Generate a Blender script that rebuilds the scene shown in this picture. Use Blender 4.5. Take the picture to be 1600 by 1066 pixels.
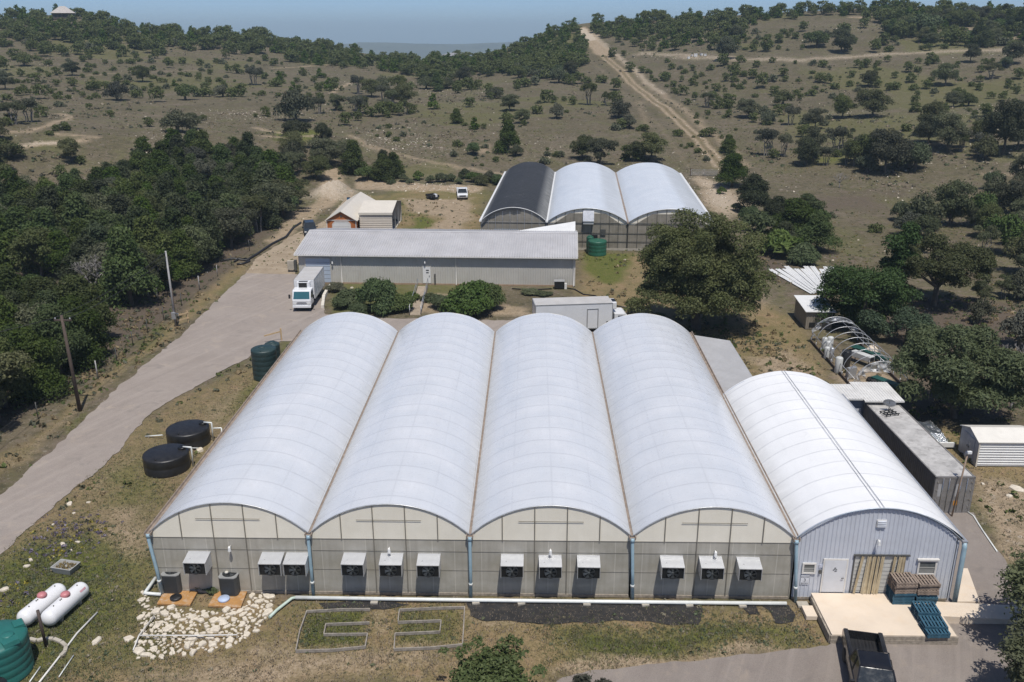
import bpy, math, random
import numpy as np
from mathutils import Vector, Matrix
for o in list(bpy.data.objects): bpy.data.objects.remove(o)
SC = bpy.context.scene
COL = SC.collection
R = math.radians
random.seed(7); RNG = np.random.default_rng(7)

# ---------------------------------------------------------------- camera
CAM = np.array([20.895, -42.482, 29.929]); PITCH, YAW, ROLL, FPX = .3367, .0231, -.0028, 1400.0
cam = bpy.data.cameras.new('camera'); camo = bpy.data.objects.new('camera', cam); COL.objects.link(camo)
cam.sensor_width = 36.0; cam.lens = FPX / 1600.0 * 36.0; cam.clip_start = .5; cam.clip_end = 20000
_f = np.array([-math.sin(YAW) * math.cos(PITCH), math.cos(YAW) * math.cos(PITCH), -math.sin(PITCH)])
_r = np.array([math.cos(YAW), math.sin(YAW), 0.0]); _u = np.cross(_r, _f)
_r, _u = _r * math.cos(ROLL) + _u * math.sin(ROLL), -_r * math.sin(ROLL) + _u * math.cos(ROLL)
camo.matrix_world = Matrix(((_r[0], _u[0], -_f[0], CAM[0]), (_r[1], _u[1], -_f[1], CAM[1]), (_r[2], _u[2], -_f[2], CAM[2]), (0, 0, 0, 1)))
SC.camera = camo
# ---------------------------------------------------------------- world, sun, exposure
SUN = Vector((.10, -.385, .917)).normalized()          # towards the sun: high, behind the camera, a little to the right
w = bpy.data.worlds.new('World'); SC.world = w; w.use_nodes = True
nt = w.node_tree; bg = nt.nodes['Background']; sky = nt.nodes.new('ShaderNodeTexSky')
sky.sky_type = 'NISHITA'; sky.sun_disc = False
sky.sun_elevation = math.asin(SUN.z); sky.sun_rotation = math.atan2(SUN.x, SUN.y)
sky.altitude = 300; sky.air_density = 0.5; sky.dust_density = 0.9; sky.ozone_density = 7
nt.links.new(sky.outputs[0], bg.inputs[0]); bg.inputs[1].default_value = .125
sun = bpy.data.lights.new('sun', 'SUN'); suno = bpy.data.objects.new('sun', sun); COL.objects.link(suno)
sun.energy = 4.0; sun.angle = R(.53); sun.color = (1, .955, .89)
suno.rotation_euler = SUN.to_track_quat('Z', 'Y').to_euler(); suno.location = (0, 0, 80)
SC.view_settings.view_transform = 'Standard'; SC.view_settings.look = 'None'
SC.view_settings.exposure = 0.0; SC.view_settings.gamma = 1.0
SC.render.engine = 'CYCLES'
SC.cycles.max_bounces = 6; SC.cycles.diffuse_bounces = 3; SC.cycles.glossy_bounces = 3; SC.cycles.transmission_bounces = 5
SC.cycles.transparent_max_bounces = 8; SC.cycles.volume_bounces = 0; SC.cycles.use_denoising = True

def ray(px, py):
    d = _f + _r * (px - 800) / FPX - _u * (py - 533) / FPX
    return d
def G(px, py, z=0.0):
    """where the sight line of a measured photo point meets the level z (survey of the site)"""
    d = ray(px, py); t = (z - CAM[2]) / d[2]
    return Vector(CAM + t * d)
def proj(p):
    d = np.array(p, float) - CAM; z = d @ _f
    return 800 + FPX * (d @ _r) / z, 533 - FPX * (d @ _u) / z

# ---------------------------------------------------------------- terrain height field
_C = [ # photo column: (horizontal distance, row of the ground there)
 (-420, [(210, 205), (320, 135), (420, 85), (480, 55), (540, 38)]),
 (-200, [(210, 205), (320, 135), (420, 82), (480, 50), (540, 32)]),
 (0,   [(215, 203), (320, 132), (420, 80), (480, 48), (530, 30)]),
 (110, [(215, 203), (320, 133), (420, 82), (480, 45), (520, 26), (545, 22)]),
 (200, [(215, 205), (320, 136), (420, 88), (480, 56), (520, 46)]),
 (400, [(220, 205), (320, 138), (420, 92), (480, 68), (520, 60)]),
 (560, [(230, 202), (320, 145), (400, 112), (470, 88), (500, 82)]),
 (640, [(230, 202), (320, 145), (400, 114), (450, 100), (480, 95)]),
 (720, [(230, 202), (320, 142), (400, 113), (450, 98), (480, 92)]),
 (800, [(230, 202), (320, 140), (400, 103), (450, 82), (490, 73)]),
 (880, [(230, 202), (320, 138), (400, 92), (450, 62), (490, 44)]),
 (910, [(230, 203), (320, 140), (400, 88), (450, 60), (495, 37)]),
 (1000,[(230, 206), (320, 142), (400, 84), (450, 52), (490, 32)]),
 (1200,[(230, 212), (300, 150), (345, 100), (365, 88), (420, 52), (490, 20)]),
 (1400,[(230, 212), (300, 150), (345, 100), (365, 86), (420, 46), (490, 12)]),
 (1600,[(230, 212), (300, 150), (345, 100), (365, 84), (420, 46), (480, 24)]),
 (1800,[(230, 212), (300, 150), (345, 105), (365, 90), (420, 52), (480, 30)]),
 (2050,[(230, 212), (300, 152), (345, 110), (365, 95), (420, 60), (480, 40)]),
]
AZ0, AZ1, NAZ = -1.0, 1.0, 401
RG = np.concatenate([np.linspace(0, 700, 351), [800, 1000, 1400, 2000, 3000, 5400]])
AZG = np.linspace(AZ0, AZ1, NAZ)
def _pchip(x, y, q):
    x = np.asarray(x, float); y = np.asarray(y, float); h = np.diff(x); d = np.diff(y) / h
    m = np.zeros_like(y); m[1:-1] = np.where(d[:-1] * d[1:] > 0, 2 * d[:-1] * d[1:] / (d[:-1] + d[1:] + 1e-12), 0); m[0] = d[0]; m[-1] = d[-1]
    i = np.clip(np.searchsorted(x, q) - 1, 0, len(x) - 2); t = (q - x[i]) / h[i]; t = np.clip(t, 0, 1)
    return y[i] * (2*t**3-3*t**2+1) + m[i] * h[i] * (t**3-2*t**2+t) + y[i+1] * (-2*t**3+3*t**2) + m[i+1] * h[i] * (t**3-t**2)
_AC, _ZC = [], []
for px, ct in _C:
    rs, zs, az = [0, 100, 155, 172], [0, 0, 0, .25], []
    for r_, py in ct:
        d = ray(px, py); hh = math.hypot(d[0], d[1]); rs.append(r_); zs.append(CAM[2] + r_ * d[2] / hh); az.append(math.atan2(d[0], d[1]))
    top = zs[-1]
    rs += [rs[-1] + 60, 800, 1400, 2600, 5400]; zs += [top - 3, top * .4 - 12, -55, -95, -100]
    _ZC.append(_pchip(rs, zs, RG)); _AC.append(np.interp(RG, [x[0] for x in ct], az))
_AC = np.array(_AC); _ZC = np.array(_ZC)
ZT = np.array([_pchip(_AC[:, j], _ZC[:, j], np.clip(AZG, _AC[0, j], _AC[-1, j])) for j in range(len(RG))]).T     # [az, r]
for _ in range(6):
    ZT[1:-1] = (ZT[:-2] + 2 * ZT[1:-1] + ZT[2:]) / 4
def vnoise(x, y, s, seed=0):
    """cheap smooth value noise"""
    x = np.asarray(x) / s; y = np.asarray(y) / s
    xi = np.floor(x).astype(np.int64); yi = np.floor(y).astype(np.int64); fx = x - xi; fy = y - yi
    fx = fx * fx * (3 - 2 * fx); fy = fy * fy * (3 - 2 * fy)
    def h(a, b):
        n = (a * 374761393 + b * 668265263 + seed * 2147483647) & 0xffffffff
        n = ((n ^ (n >> 13)) * 1274126177) & 0xffffffff
        return ((n ^ (n >> 16)) & 0xffff) / 65535.0
    return (h(xi, yi) * (1-fx) + h(xi+1, yi) * fx) * (1-fy) + (h(xi, yi+1) * (1-fx) + h(xi+1, yi+1) * fx) * fy
def fbm(x, y, s, seed=0, o=4):
    t = 0; a = .5
    for k in range(o): t = t + a * vnoise(x, y, s / 2**k, seed + k); a *= .5
    return t / (1 - .5**o)
def tz(x, y):
    x = np.asarray(x, float); y = np.asarray(y, float)
    dx = x - CAM[0]; dy = y - CAM[1]; r_ = np.hypot(dx, dy); az = np.clip(np.arctan2(dx, dy), AZ0, AZ1 - 1e-6)
    a = (az - AZ0) / (AZ1 - AZ0) * (NAZ - 1); ai = np.clip(a.astype(int), 0, NAZ - 2); fa = a - ai
    ri = np.clip(np.searchsorted(RG, r_) - 1, 0, len(RG) - 2); fr = np.clip((r_ - RG[ri]) / (RG[ri+1] - RG[ri]), 0, 1)
    z = (ZT[ai, ri] * (1-fa) + ZT[ai+1, ri] * fa) * (1-fr) + (ZT[ai, ri+1] * (1-fa) + ZT[ai+1, ri+1] * fa) * fr
    k = np.clip((r_ - 165) / 80, 0, 1)
    z = z + k * (fbm(x, y, 45, 3) - .5) * 2.2
    # the caliche spoil heap by the upper track and the low bank of spoil behind the yard
    m = np.exp(-(((x + 16.6) / 4.2)**2 + ((y - 124.5) / 3.6)**2)); z = z + m * (2.5 + 4.0 * (fbm(x, y, 2.2, 9) - .5))
    b = np.exp(-(((y - 131 - (x + 4) * .05) / 1.8)**2)) * np.clip((x + 12) / 4, 0, 1) * np.clip((13 - x) / 4, 0, 1)
    z = z + b * (.7 + .6 * (fbm(x, y, 2, 11) - .5))
    b = np.exp(-(((x - 49.5 - (118 - y) * .16) / 3.2)**2)) * np.clip((y - 84) / 6, 0, 1) * np.clip((142 - y) / 6, 0, 1)
    z = z + b * (1.2 + 1.0 * (fbm(x, y, 3, 12) - .5))
    return z
def tzf(x, y): return float(tz(x, y))
def hit(px, py):
    d = ray(px, py); hh = math.hypot(d[0], d[1]); rr = np.arange(30, 640, .5)
    x = CAM[0] + rr * d[0] / hh; y = CAM[1] + rr * d[1] / hh; z = CAM[2] + rr * d[2] / hh
    b = np.nonzero(z < tz(x, y))[0]
    if not len(b): return None
    i = b[0]; return Vector((x[i], y[i], tzf(x[i], y[i])))
# ---------------------------------------------------------------- mesh builder
class MB:
    def __init__(s): s.v = []; s.f = []; s.s = []
    def add(s, vs, fs, sm=False):
        b = len(s.v); s.v += [tuple(map(float, p)) for p in vs]; s.f += [tuple(i + b for i in q) for q in fs]; s.s += [sm] * len(fs); return s
    def box(s, x0, y0, z0, x1, y1, z1):
        if x0 > x1: x0, x1 = x1, x0
        if y0 > y1: y0, y1 = y1, y0
        if z0 > z1: z0, z1 = z1, z0
        return s.add([(x0,y0,z0),(x1,y0,z0),(x1,y1,z0),(x0,y1,z0),(x0,y0,z1),(x1,y0,z1),(x1,y1,z1),(x0,y1,z1)],
                     [(3,2,1,0),(4,5,6,7),(0,1,5,4),(1,2,6,5),(2,3,7,6),(3,0,4,7)])
    def cbox(s, c, d): return s.box(c[0]-d[0]/2, c[1]-d[1]/2, c[2]-d[2]/2, c[0]+d[0]/2, c[1]+d[1]/2, c[2]+d[2]/2)
    def bar(s, a, b, w, h, up=(0,0,1)):
        """a rectangular bar from a to b"""
        a = Vector(a); b = Vector(b); d = (b - a).normalized(); u = Vector(up)
        if abs(d.dot(u)) > .98: u = Vector((0,1,0))
        x = d.cross(u).normalized(); y = x.cross(d).normalized(); vs = []
        for p in (a, b):
            for i, j in ((-1,-1),(1,-1),(1,1),(-1,1)): vs.append(p + x * w/2 * i + y * h/2 * j)
        return s.add(vs, [(0,1,2,3),(7,6,5,4),(0,4,5,1),(1,5,6,2),(2,6,7,3),(3,7,4,0)])
    def tube(s, pts, r, n=8, cap=True, r1=None):
        pts = [Vector(p) for p in pts]; k = len(pts); vs = []; fs = []; x = None
        for i, p in enumerate(pts):
            d = (pts[min(i+1, k-1)] - pts[max(i-1, 0)]).normalized()
            if x is None:
                x = d.cross(Vector((0,0,1)) if abs(d.z) < .9 else Vector((0,1,0))).normalized()
            else:
                x = (x - d * x.dot(d)).normalized()
            y = d.cross(x); rr = r if r1 is None else r + (r1 - r) * i / max(1, k-1)
            if isinstance(r, (list, tuple)): rr = r[i]
            for j in range(n):
                a = 2 * math.pi * j / n; vs.append(p + x * math.cos(a) * rr + y * math.sin(a) * rr)
        for i in range(k-1):
            for j in range(n): fs.append((i*n+j, i*n+(j+1)%n, (i+1)*n+(j+1)%n, (i+1)*n+j))
        s.add(vs, fs, True)
        if cap:
            b = len(s.v) - len(vs); s.f += [tuple(b + j for j in range(n))[::-1], tuple(b + (k-1)*n + j for j in range(n))]; s.s += [False, False]
        return s
    def lathe(s, prof, c=(0,0,0), n=32, cap=True, axis='z'):
        vs = []; fs = []; k = len(prof)
        for r_, z in prof:
            for j in range(n):
                a = 2*math.pi*j/n; q = (r_*math.cos(a), r_*math.sin(a), z)
                if axis == 'y': q = (q[0], q[2], q[1])
                if axis == 'x': q = (q[2], q[0], q[1])
                vs.append((c[0]+q[0], c[1]+q[1], c[2]+q[2]))
        for i in range(k-1):
            for j in range(n): fs.append((i*n+j, i*n+(j+1)%n, (i+1)*n+(j+1)%n, (i+1)*n+j))
        b = len(s.v); s.add(vs, fs, True)
        if cap:
            s.f += [tuple(b+j for j in range(n))[::-1], tuple(b+(k-1)*n+j for j in range(n))]; s.s += [False, False]
        return s
    def prism(s, poly, t0, t1, ax='z'):
        """polygon extruded along z (poly = x,y) or along y (poly = x,z) or along x (poly = y,z)"""
        f = {'z': lambda p, t: (p[0], p[1], t), 'y': lambda p, t: (p[0], t, p[1]), 'x': lambda p, t: (t, p[0], p[1])}[ax]
        n = len(poly); vs = [f(p, t0) for p in poly] + [f(p, t1) for p in poly]
        fs = [tuple(range(n))[::-1], tuple(range(n, 2*n))] + [(i, (i+1) % n, n + (i+1) % n, n + i) for i in range(n)]
        return s.add(vs, fs)
    def quad(s, a, b, c, d): return s.add([a, b, c, d], [(0,1,2,3)])
    def grid(s, P, sm=True):
        """P[i][j] points"""
        n, m = len(P), len(P[0])
        return s.add([p for q in P for p in q], [(i*m+j, (i+1)*m+j, (i+1)*m+j+1, i*m+j+1) for i in range(n-1) for j in range(m-1)], sm)
    def build(s, name, mat, parent=None, loc=None, rz=0, bev=0, rot=None):
        me = bpy.data.meshes.new(name); me.from_pydata(s.v, [], s.f); me.polygons.foreach_set('use_smooth', s.s)
        import bmesh
        bm = bmesh.new(); bm.from_mesh(me); bmesh.ops.recalc_face_normals(bm, faces=bm.faces); bm.to_mesh(me); bm.free()
        o = bpy.data.objects.new(name, me); COL.objects.link(o); me.materials.append(mat)
        if parent: o.parent = parent
        if loc is not None: o.location = loc
        o.rotation_euler = rot if rot else (0, 0, rz)
        if bev:
            b = o.modifiers.new('bevel', 'BEVEL'); b.width = bev; b.segments = 2; b.limit_method = 'ANGLE'; b.angle_limit = R(35); b.harden_normals = False
        return o
def tag(o, label=None, cat=None, group=None, kind=None):
    if label: o['label'] = label
    if cat: o['category'] = cat
    if group: o['group'] = group
    if kind: o['kind'] = kind
    return o
def thing(name, label, cat, loc=(0,0,0), rz=0, group=None):
    o = bpy.data.objects.new(name, None); COL.objects.link(o); o.location = loc; o.rotation_euler = (0,0,rz); o.empty_display_size = .3
    return tag(o, label, cat, group)
KIDS = None
def dup(o, loc=None, rz=None, label=None, group=None, scale=None):
    r_ = o.copy(); COL.objects.link(r_)
    if loc is not None: r_.location = loc
    if rz is not None: r_.rotation_euler = (r_.rotation_euler[0], r_.rotation_euler[1], rz)
    if scale is not None: r_.scale = scale if hasattr(scale, '__len__') else (scale,)*3
    if label: r_['label'] = label
    if group: r_['group'] = group
    for ch in list(o.children):
        c = ch.copy(); COL.objects.link(c); c.parent = r_
        for g in list(ch.children):
            d = g.copy(); COL.objects.link(d); d.parent = c
    return r_

# ---------------------------------------------------------------- materials
class NT:
    def __init__(s, name):
        s.m = bpy.data.materials.new(name); s.m.use_nodes = True; s.t = s.m.node_tree; s.b = s.t.nodes['Principled BSDF']; s.out = s.t.nodes['Material Output']
    def n(s, t, **k):
        q = s.t.nodes.new('ShaderNode' + t)
        for a, b in k.items():
            if a in q.inputs: q.inputs[a].default_value = b
            else: setattr(q, a, b)
        return q
    def l(s, a, b): s.t.links.new(a, b)
    def co(s, kind='Object'): return s.n('TexCoord').outputs[kind]
    def noise(s, sc, det=4, ro=.55, co=None, dist=0):
        q = s.n('TexNoise'); q.inputs['Scale'].default_value = sc; q.inputs['Detail'].default_value = det; q.inputs['Roughness'].default_value = ro; q.inputs['Distortion'].default_value = dist
        if co is not None: s.l(co, q.inputs['Vector'])
        return q.outputs['Fac']
    def math(s, op, a, b=None, c=None, clamp=False):
        q = s.n('Math', operation=op); q.use_clamp = clamp
        for i, x in enumerate((a, b, c)):
            if x is None: continue
            if isinstance(x, (int, float)): q.inputs[i].default_value = x
            else: s.l(x, q.inputs[i])
        return q.outputs[0]
    def ramp(s, fac, lo, hi, a=0., b=1.):
        q = s.n('MapRange'); q.clamp = True; s.l(fac, q.inputs[0]); q.inputs[1].default_value = lo; q.inputs[2].default_value = hi; q.inputs[3].default_value = a; q.inputs[4].default_value = b
        return q.outputs[0]
    def mix(s, fac, a, b, mode='MIX'):
        q = s.n('Mix', data_type='RGBA', blend_type=mode)
        for i, x in ((0, fac), (6, a), (7, b)):
            if isinstance(x, (int, float)): q.inputs[i].default_value = x
            elif isinstance(x, tuple): q.inputs[i].default_value = x if len(x) == 4 else x + (1,)
            else: s.l(x, q.inputs[i])
        return q.outputs[2]
    def bump(s, h, st=.3, d=.05):
        q = s.n('Bump'); q.inputs['Strength'].default_value = st; q.inputs['Distance'].default_value = d; s.l(h, q.inputs['Height']); s.l(q.outputs[0], s.b.inputs['Normal'])
    def fin(s, col=None, rough=None, metal=None, spec=None):
        for k, x in (('Base Color', col), ('Roughness', rough), ('Metallic', metal), ('Specular IOR Level', spec)):
            if x is None: continue
            if isinstance(x, (int, float)): s.b.inputs[k].default_value = x
            elif isinstance(x, tuple): s.b.inputs[k].default_value = x if len(x) == 4 else x + (1,)
            else: s.l(x, s.b.inputs[k])
        return s.m
MATS = {}
def pm(name, col, rough=.6, metal=0., var=.18, vs=1.5, dirt=0., dcol=(.16,.12,.08), bump=0., bs=30, spec=.5):
    """plain paint / metal / plastic with uneven tone and patches of dirt"""
    if name in MATS: return MATS[name]
    k = NT(name); co = k.co('Object')
    a = k.noise(vs, 5, .6, co); c2 = tuple(min(1, c * (1 + var)) for c in col); c1 = tuple(c * (1 - var) for c in col)
    c = k.mix(k.ramp(a, .3, .7), c1, c2)
    if dirt:
        d = k.noise(vs * 2.3, 6, .7, co, .6); c = k.mix(k.ramp(d, .5, .75, 0, dirt), c, dcol)
    if bump: k.bump(k.noise(bs, 4, .6, co), bump, .02)
    rr = k.ramp(k.noise(vs * 3, 3, .6, co), .3, .7, max(.02, rough - .08), min(1, rough + .08))
    MATS[name] = k.fin(c, rr, metal, spec); return MATS[name]
# ---------------------------------------------------------------- ground sheet
def wpoly(pts, z=0): return np.array([[*(G(x, y, z))[:2]] for x, y in pts])
def hpoly(pts):
    o = []
    for x, y in pts:
        h = hit(x, y)
        if h is not None: o.append((h.x, h.y))
    return np.array(o)
def sdist(X, Y, poly, closed=True):
    """signed distance to a polygon (inside > 0) or minus the distance to a polyline"""
    n = len(poly); D = np.full(X.shape, 1e18); ins = np.zeros(X.shape, bool)
    for i in range(n if closed else n - 1):
        a = poly[i]; b = poly[(i+1) % n]; ex, ey = b - a; px = X - a[0]; py = Y - a[1]
        t = np.clip((px*ex + py*ey) / (ex*ex + ey*ey + 1e-12), 0, 1); D = np.minimum(D, (px - t*ex)**2 + (py - t*ey)**2)
        if closed:
            c = ((a[1] > Y) != (b[1] > Y)) & (X < (b[0]-a[0]) * (Y - a[1]) / (b[1] - a[1] + 1e-12) + a[0]); ins ^= c
    D = np.sqrt(D); return np.where(ins, D, -D) if closed else -D
az = np.concatenate([np.linspace(-math.pi, -.72, 60)[:-1], np.linspace(-.72, .72, 880), np.linspace(.72, math.pi, 60)[1:]])
rr = np.concatenate([np.geomspace(4, 22, 20)[:-1], np.geomspace(22, 620, 540)[:-1], np.geomspace(620, 5200, 40)])
AA, RR = np.meshgrid(az, rr, indexing='ij')
GX = (CAM[0] + RR * np.sin(AA)).ravel(); GY = (CAM[1] + RR * np.cos(AA)).ravel(); GZ = tz(GX, GY)
GZ = GZ + np.where(RR.ravel() < 165, (fbm(GX, GY, 2.5, 21, 3) - .5) * .05 - .03, 0)
M = {k: np.zeros(GX.size) for k in ('green', 'dirt', 'rock', 'litter', 'straw', 'white', 'scrub', 'dark')}
WX = GX + (fbm(GX, GY, 4, 31) - .5) * 3.0; WY = GY + (fbm(GX, GY, 4, 41) - .5) * 3.0       # ragged edges
def paint(ch, poly, soft=1.2, amt=1.0, closed=True, width=0, warp=1.0):
    lo = poly.min(0) - 8 - width * 2; hi = poly.max(0) + 8 + width * 2
    i = np.nonzero((GX > lo[0]) & (GX < hi[0]) & (GY > lo[1]) & (GY < hi[1]))[0]
    if not len(i): return
    x = GX[i] + (WX[i] - GX[i]) * warp; y = GY[i] + (WY[i] - GY[i]) * warp
    v = np.clip((sdist(x, y, poly, closed) + width) / soft * .5 + .5, 0, 1) * amt
    M[ch][i] = np.maximum(M[ch][i], v)
P = wpoly
# the grass round the big greenhouse
paint('straw', P([(-80, 900), (40, 800), (200, 655), (330, 590), (470, 540), (520, 560), (250, 840), (250, 1120), (-100, 1120)]), 1.5, .62)
paint('green', P([(-60, 905), (40, 850), (150, 830), (215, 870), (200, 980), (60, 1060), (-80, 1100)]), 3, .9)
paint('green', P([(150, 740), (215, 700), (300, 750), (245, 800), (160, 800)]), 2, .5)
paint('green', P([(40, 960), (200, 900), (235, 960), (130, 1060), (20, 1066)]), 2, .65)
paint('green', P([(400, 590), (440, 530), (470, 530), (450, 580), (390, 640), (340, 640)]), 1.5, .6)
paint('dirt', P([(170, 790), (240, 780), (235, 860), (200, 880), (160, 850)]), 2, .65); paint('dirt', P([(120, 765), (215, 690), (235, 720), (160, 790)]), 3, .5); paint('litter', P([(250, 730), (330, 690), (300, 760), (240, 800)]), 2, .4)
paint('dirt', P([(310, 640), (380, 590), (400, 600), (350, 690), (300, 720)]), 2, .5)
paint('straw', P([(230, 935), (1330, 935), (1330, 1020), (1000, 1040), (850, 1075), (200, 1080)]), 1.2, .85)
paint('green', P([(850, 975), (1100, 972), (1240, 975), (1290, 1000), (1090, 1012), (870, 1030)]), 1.2, .8)
paint('green', P([(466, 1016), (480, 955), (575, 953), (573, 1010)]), .5, .75, warp=.3)
paint('green', P([(615, 1016), (622, 953), (727, 950), (722, 1008)]), .5, .55, warp=.3)
paint('green', P([(100, 1005), (250, 1000), (270, 1040), (140, 1060)]), 1.5, .6)
paint('dirt', P([(430, 1020), (470, 1020), (720, 1020), (720, 1035), (600, 1060), (300, 1080), (200, 1066), (330, 1035)]), 1.5, .75)
paint('dirt', P([(880, 1015), (1290, 1008), (1310, 1000), (1300, 1024), (1060, 1040), (870, 1060)]), .8, .7)
paint('dirt', P([(575, 955), (625, 952), (615, 1015), (575, 1015)]), .8, .45)
paint('dirt', P([(735, 935), (850, 935), (850, 972), (750, 975)]), .6, .5)
paint('litter', P([(1180, 955), (1290, 985), (1290, 1005), (1190, 1000)]), 1, .6)
paint('litter', P([(430, 935), (580, 938), (575, 952), (430, 955)]), .8, .6)
# along the drive
paint('straw', P([(-60, 790), (60, 690), (180, 590), (290, 505), (390, 415), (370, 412), (270, 500), (160, 590), (40, 690), (-80, 770)]), 1.5, .9)
paint('dirt', P([(-60, 780), (60, 680), (180, 585), (290, 500), (380, 420), (375, 430), (285, 510), (185, 590), (60, 695)]), 1, .6)
paint('green', P([(85, 670), (130, 640), (150, 640), (100, 690)]), 1, .6)
paint('green', P([(200, 535), (250, 500), (275, 500), (220, 560)]), 1.5, .6)
paint('green', P([(330, 455), (375, 425), (385, 428), (335, 480)]), 1, .5)
paint('litter', P([(-100, 700), (100, 620), (300, 480), (420, 370), (455, 310), (300, 300), (120, 340), (-100, 410)]), 3, .8)
paint('dirt', P([(-40, 470), (30, 465), (35, 500), (0, 520), (-60, 510)]), 2, .8)
paint('dirt', P([(415, 375), (450, 335), (500, 312), (500, 282), (535, 278), (545, 305), (490, 340), (430, 385)]), 1.5, .9)
paint('white', np.array([(-21, 120), (-12.5, 120), (-12, 127), (-20, 129)]), 3, .75); paint('rock', np.array([(-22, 118), (-11.5, 118), (-11, 127), (-21, 130)]), 2, .9)
paint('straw', P([(500, 350), (545, 310), (610, 305), (560, 330)]), 1, .8)
# yard behind the metal building
paint('straw', P([(540, 330), (640, 296), (760, 296), (760, 360), (660, 366), (520, 362)]), 2, .8)
paint('dirt', P([(632, 312), (700, 312), (735, 310), (742, 335), (715, 362), (665, 362), (690, 340), (640, 330)]), 2, .95)
paint('green', P([(640, 340), (665, 338), (680, 352), (660, 362), (640, 362)]), 1, .8)
paint('dirt', P([(545, 300), (560, 285), (660, 292), (755, 298), (755, 305), (660, 302)]), 1.2, .8)
paint('rock', P([(560, 285), (660, 292), (755, 296), (755, 305), (560, 298)]), 1.5, .9)
# between the buildings, round the oak and on the right
paint('straw', P([(900, 395), (1000, 395), (1250, 500), (1330, 620), (1140, 640), (1000, 520), (900, 460)]), 2, .85)
paint('green', P([(905, 395), (990, 395), (985, 420), (960, 445), (935, 440), (905, 420)]), 1.5, .95)
paint('green', P([(1195, 440), (1240, 440), (1240, 520), (1205, 500)]), 1.5, .4)
paint('litter', P([(985, 500), (1180, 500), (1190, 545), (1080, 530)]), 2, .9)
paint('litter', P([(1140, 400), (1215, 395), (1240, 440), (1230, 450), (1180, 430)]), 1.5, .9)
paint('dirt', P([(1165, 560), (1230, 540), (1300, 590), (1270, 605), (1180, 600)]), 1.5, .7)
paint('dirt', P([(1160, 420), (1190, 430), (1205, 480), (1170, 500), (1155, 460)]), 2, .6)
paint('dirt', P([(660, 455), (790, 470), (830, 478), (830, 495), (640, 490)]), 1.2, .7)
paint('green', P([(505, 440), (640, 440), (800, 450), (780, 485), (520, 490)]), 1, .55)
paint('dirt', P([(1300, 560), (1400, 590), (1390, 620), (1330, 615)]), 1, .8)
paint('dirt', P([(1505, 740), (1600, 750), (1700, 900), (1560, 880), (1515, 800)]), 1.2, .7)
paint('rock', P([(1520, 760), (1600, 790), (1640, 860), (1560, 850)]), 1.2, .6)
paint('straw', P([(1430, 660), (1750, 700), (1800, 950), (1560, 880), (1500, 760)]), 2, .8)
paint('green', P([(1575, 780), (1640, 790), (1640, 830), (1585, 815)]), 1, .7)
paint('green', P([(1580, 600), (1700, 610), (1700, 690), (1590, 660)]), 2, .6)
paint('litter', P([(1275, 450), (1600, 470), (1600, 660), (1420, 680), (1400, 560)]), 3, .8)
H = hpoly
paint('dirt', H([(1085, 275), (1135, 285), (1165, 315), (1140, 345), (1100, 320)]), 2.5, .9); paint('white', H([(1085, 275), (1135, 285), (1165, 315), (1140, 345), (1100, 320)]), 3, .55)
# hills: tracks, cuts, stony patches, green swales
def track(pts, wd, ch='dirt', amt=1., soft=2.2, warp=.9): paint(ch, H(pts), soft, amt, False, wd * .75, warp)
MAIN = [(1128, 262), (1090, 215), (1050, 180), (1010, 148), (970, 110), (940, 84), (922, 68), (908, 50), (903, 38)]
mp = H(MAIN)
def offs(p, d):
    t = np.gradient(p, axis=0); t /= np.linalg.norm(t, axis=1)[:, None] + 1e-9; return p + np.stack([t[:, 1], -t[:, 0]], 1) * d
paint('straw', mp, 5, .6, False, 3.5, .9)
for d_ in (-1.1, 1.1): paint('dirt', offs(mp, d_), 1.0, 1.0, False, .5, .25); paint('white', offs(mp, d_), 1.4, .62, False, .3, .3)
paint('green', mp, .6, .35, False, .3, .2)
paint('dirt', offs(mp, 5.0), 3, .75, False, 1.6, .8); paint('white', offs(mp, 5.5)[3:], 3, .7, False, 1.2, .8)
paint('dirt', offs(mp[:6], -7), 3, .55, False, 1.0, .9)
track([(945, 84), (925, 62), (906, 45), (903, 37)], 5, amt=.95, soft=2); track([(925, 62), (908, 46), (903, 37)], 3.4, 'white', .9, 1.5)
track([(545, 212), (575, 228), (610, 240), (660, 250), (720, 262), (775, 270), (795, 275)], 1.0, amt=.9); track([(560, 222), (600, 242), (660, 258), (740, 272)], .7, amt=.7)
paint('green', H([(425, 207), (470, 200), (510, 205), (500, 220), (430, 222)]), 3, .9); paint('green', H([(540, 205), (570, 215), (590, 245), (545, 240)]), 4, .4)
track([(0, 209), (40, 206), (80, 196), (112, 184), (90, 178)], 1.3, amt=.95); track([(-40, 230), (40, 228), (95, 224), (130, 220)], 1.6, amt=.95); track([(20, 228), (95, 224)], 1.0, 'white', .9)
track([(85, 209), (120, 212), (150, 216)], .9); track([(400, 200), (420, 205), (440, 208)], 1.2); track([(405, 213), (450, 216), (500, 212)], 1.0)
track([(130, 118), (190, 114), (250, 112), (310, 110)], 1.0, amt=.8); track([(425, 107), (470, 105), (532, 101)], 1.2, amt=.95); track([(520, 145), (530, 137), (545, 130)], 1.2)
track([(170, 180), (240, 182), (330, 176), (400, 170), (460, 172)], .8, amt=.6); track([(90, 155), (160, 156), (250, 150)], .8, amt=.5)
CUT = [(1000, 84), (1060, 86), (1100, 91), (1160, 94), (1240, 94), (1330, 89), (1420, 83), (1500, 79), (1575, 78)]
paint('dirt', H(CUT), 7, .60, False, 5.0, 2.6); paint('white', H(CUT), 7, .56, False, 4.0, 2.6); paint('rock', H(CUT), 3, .8, False, 5, 1.0)
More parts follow.
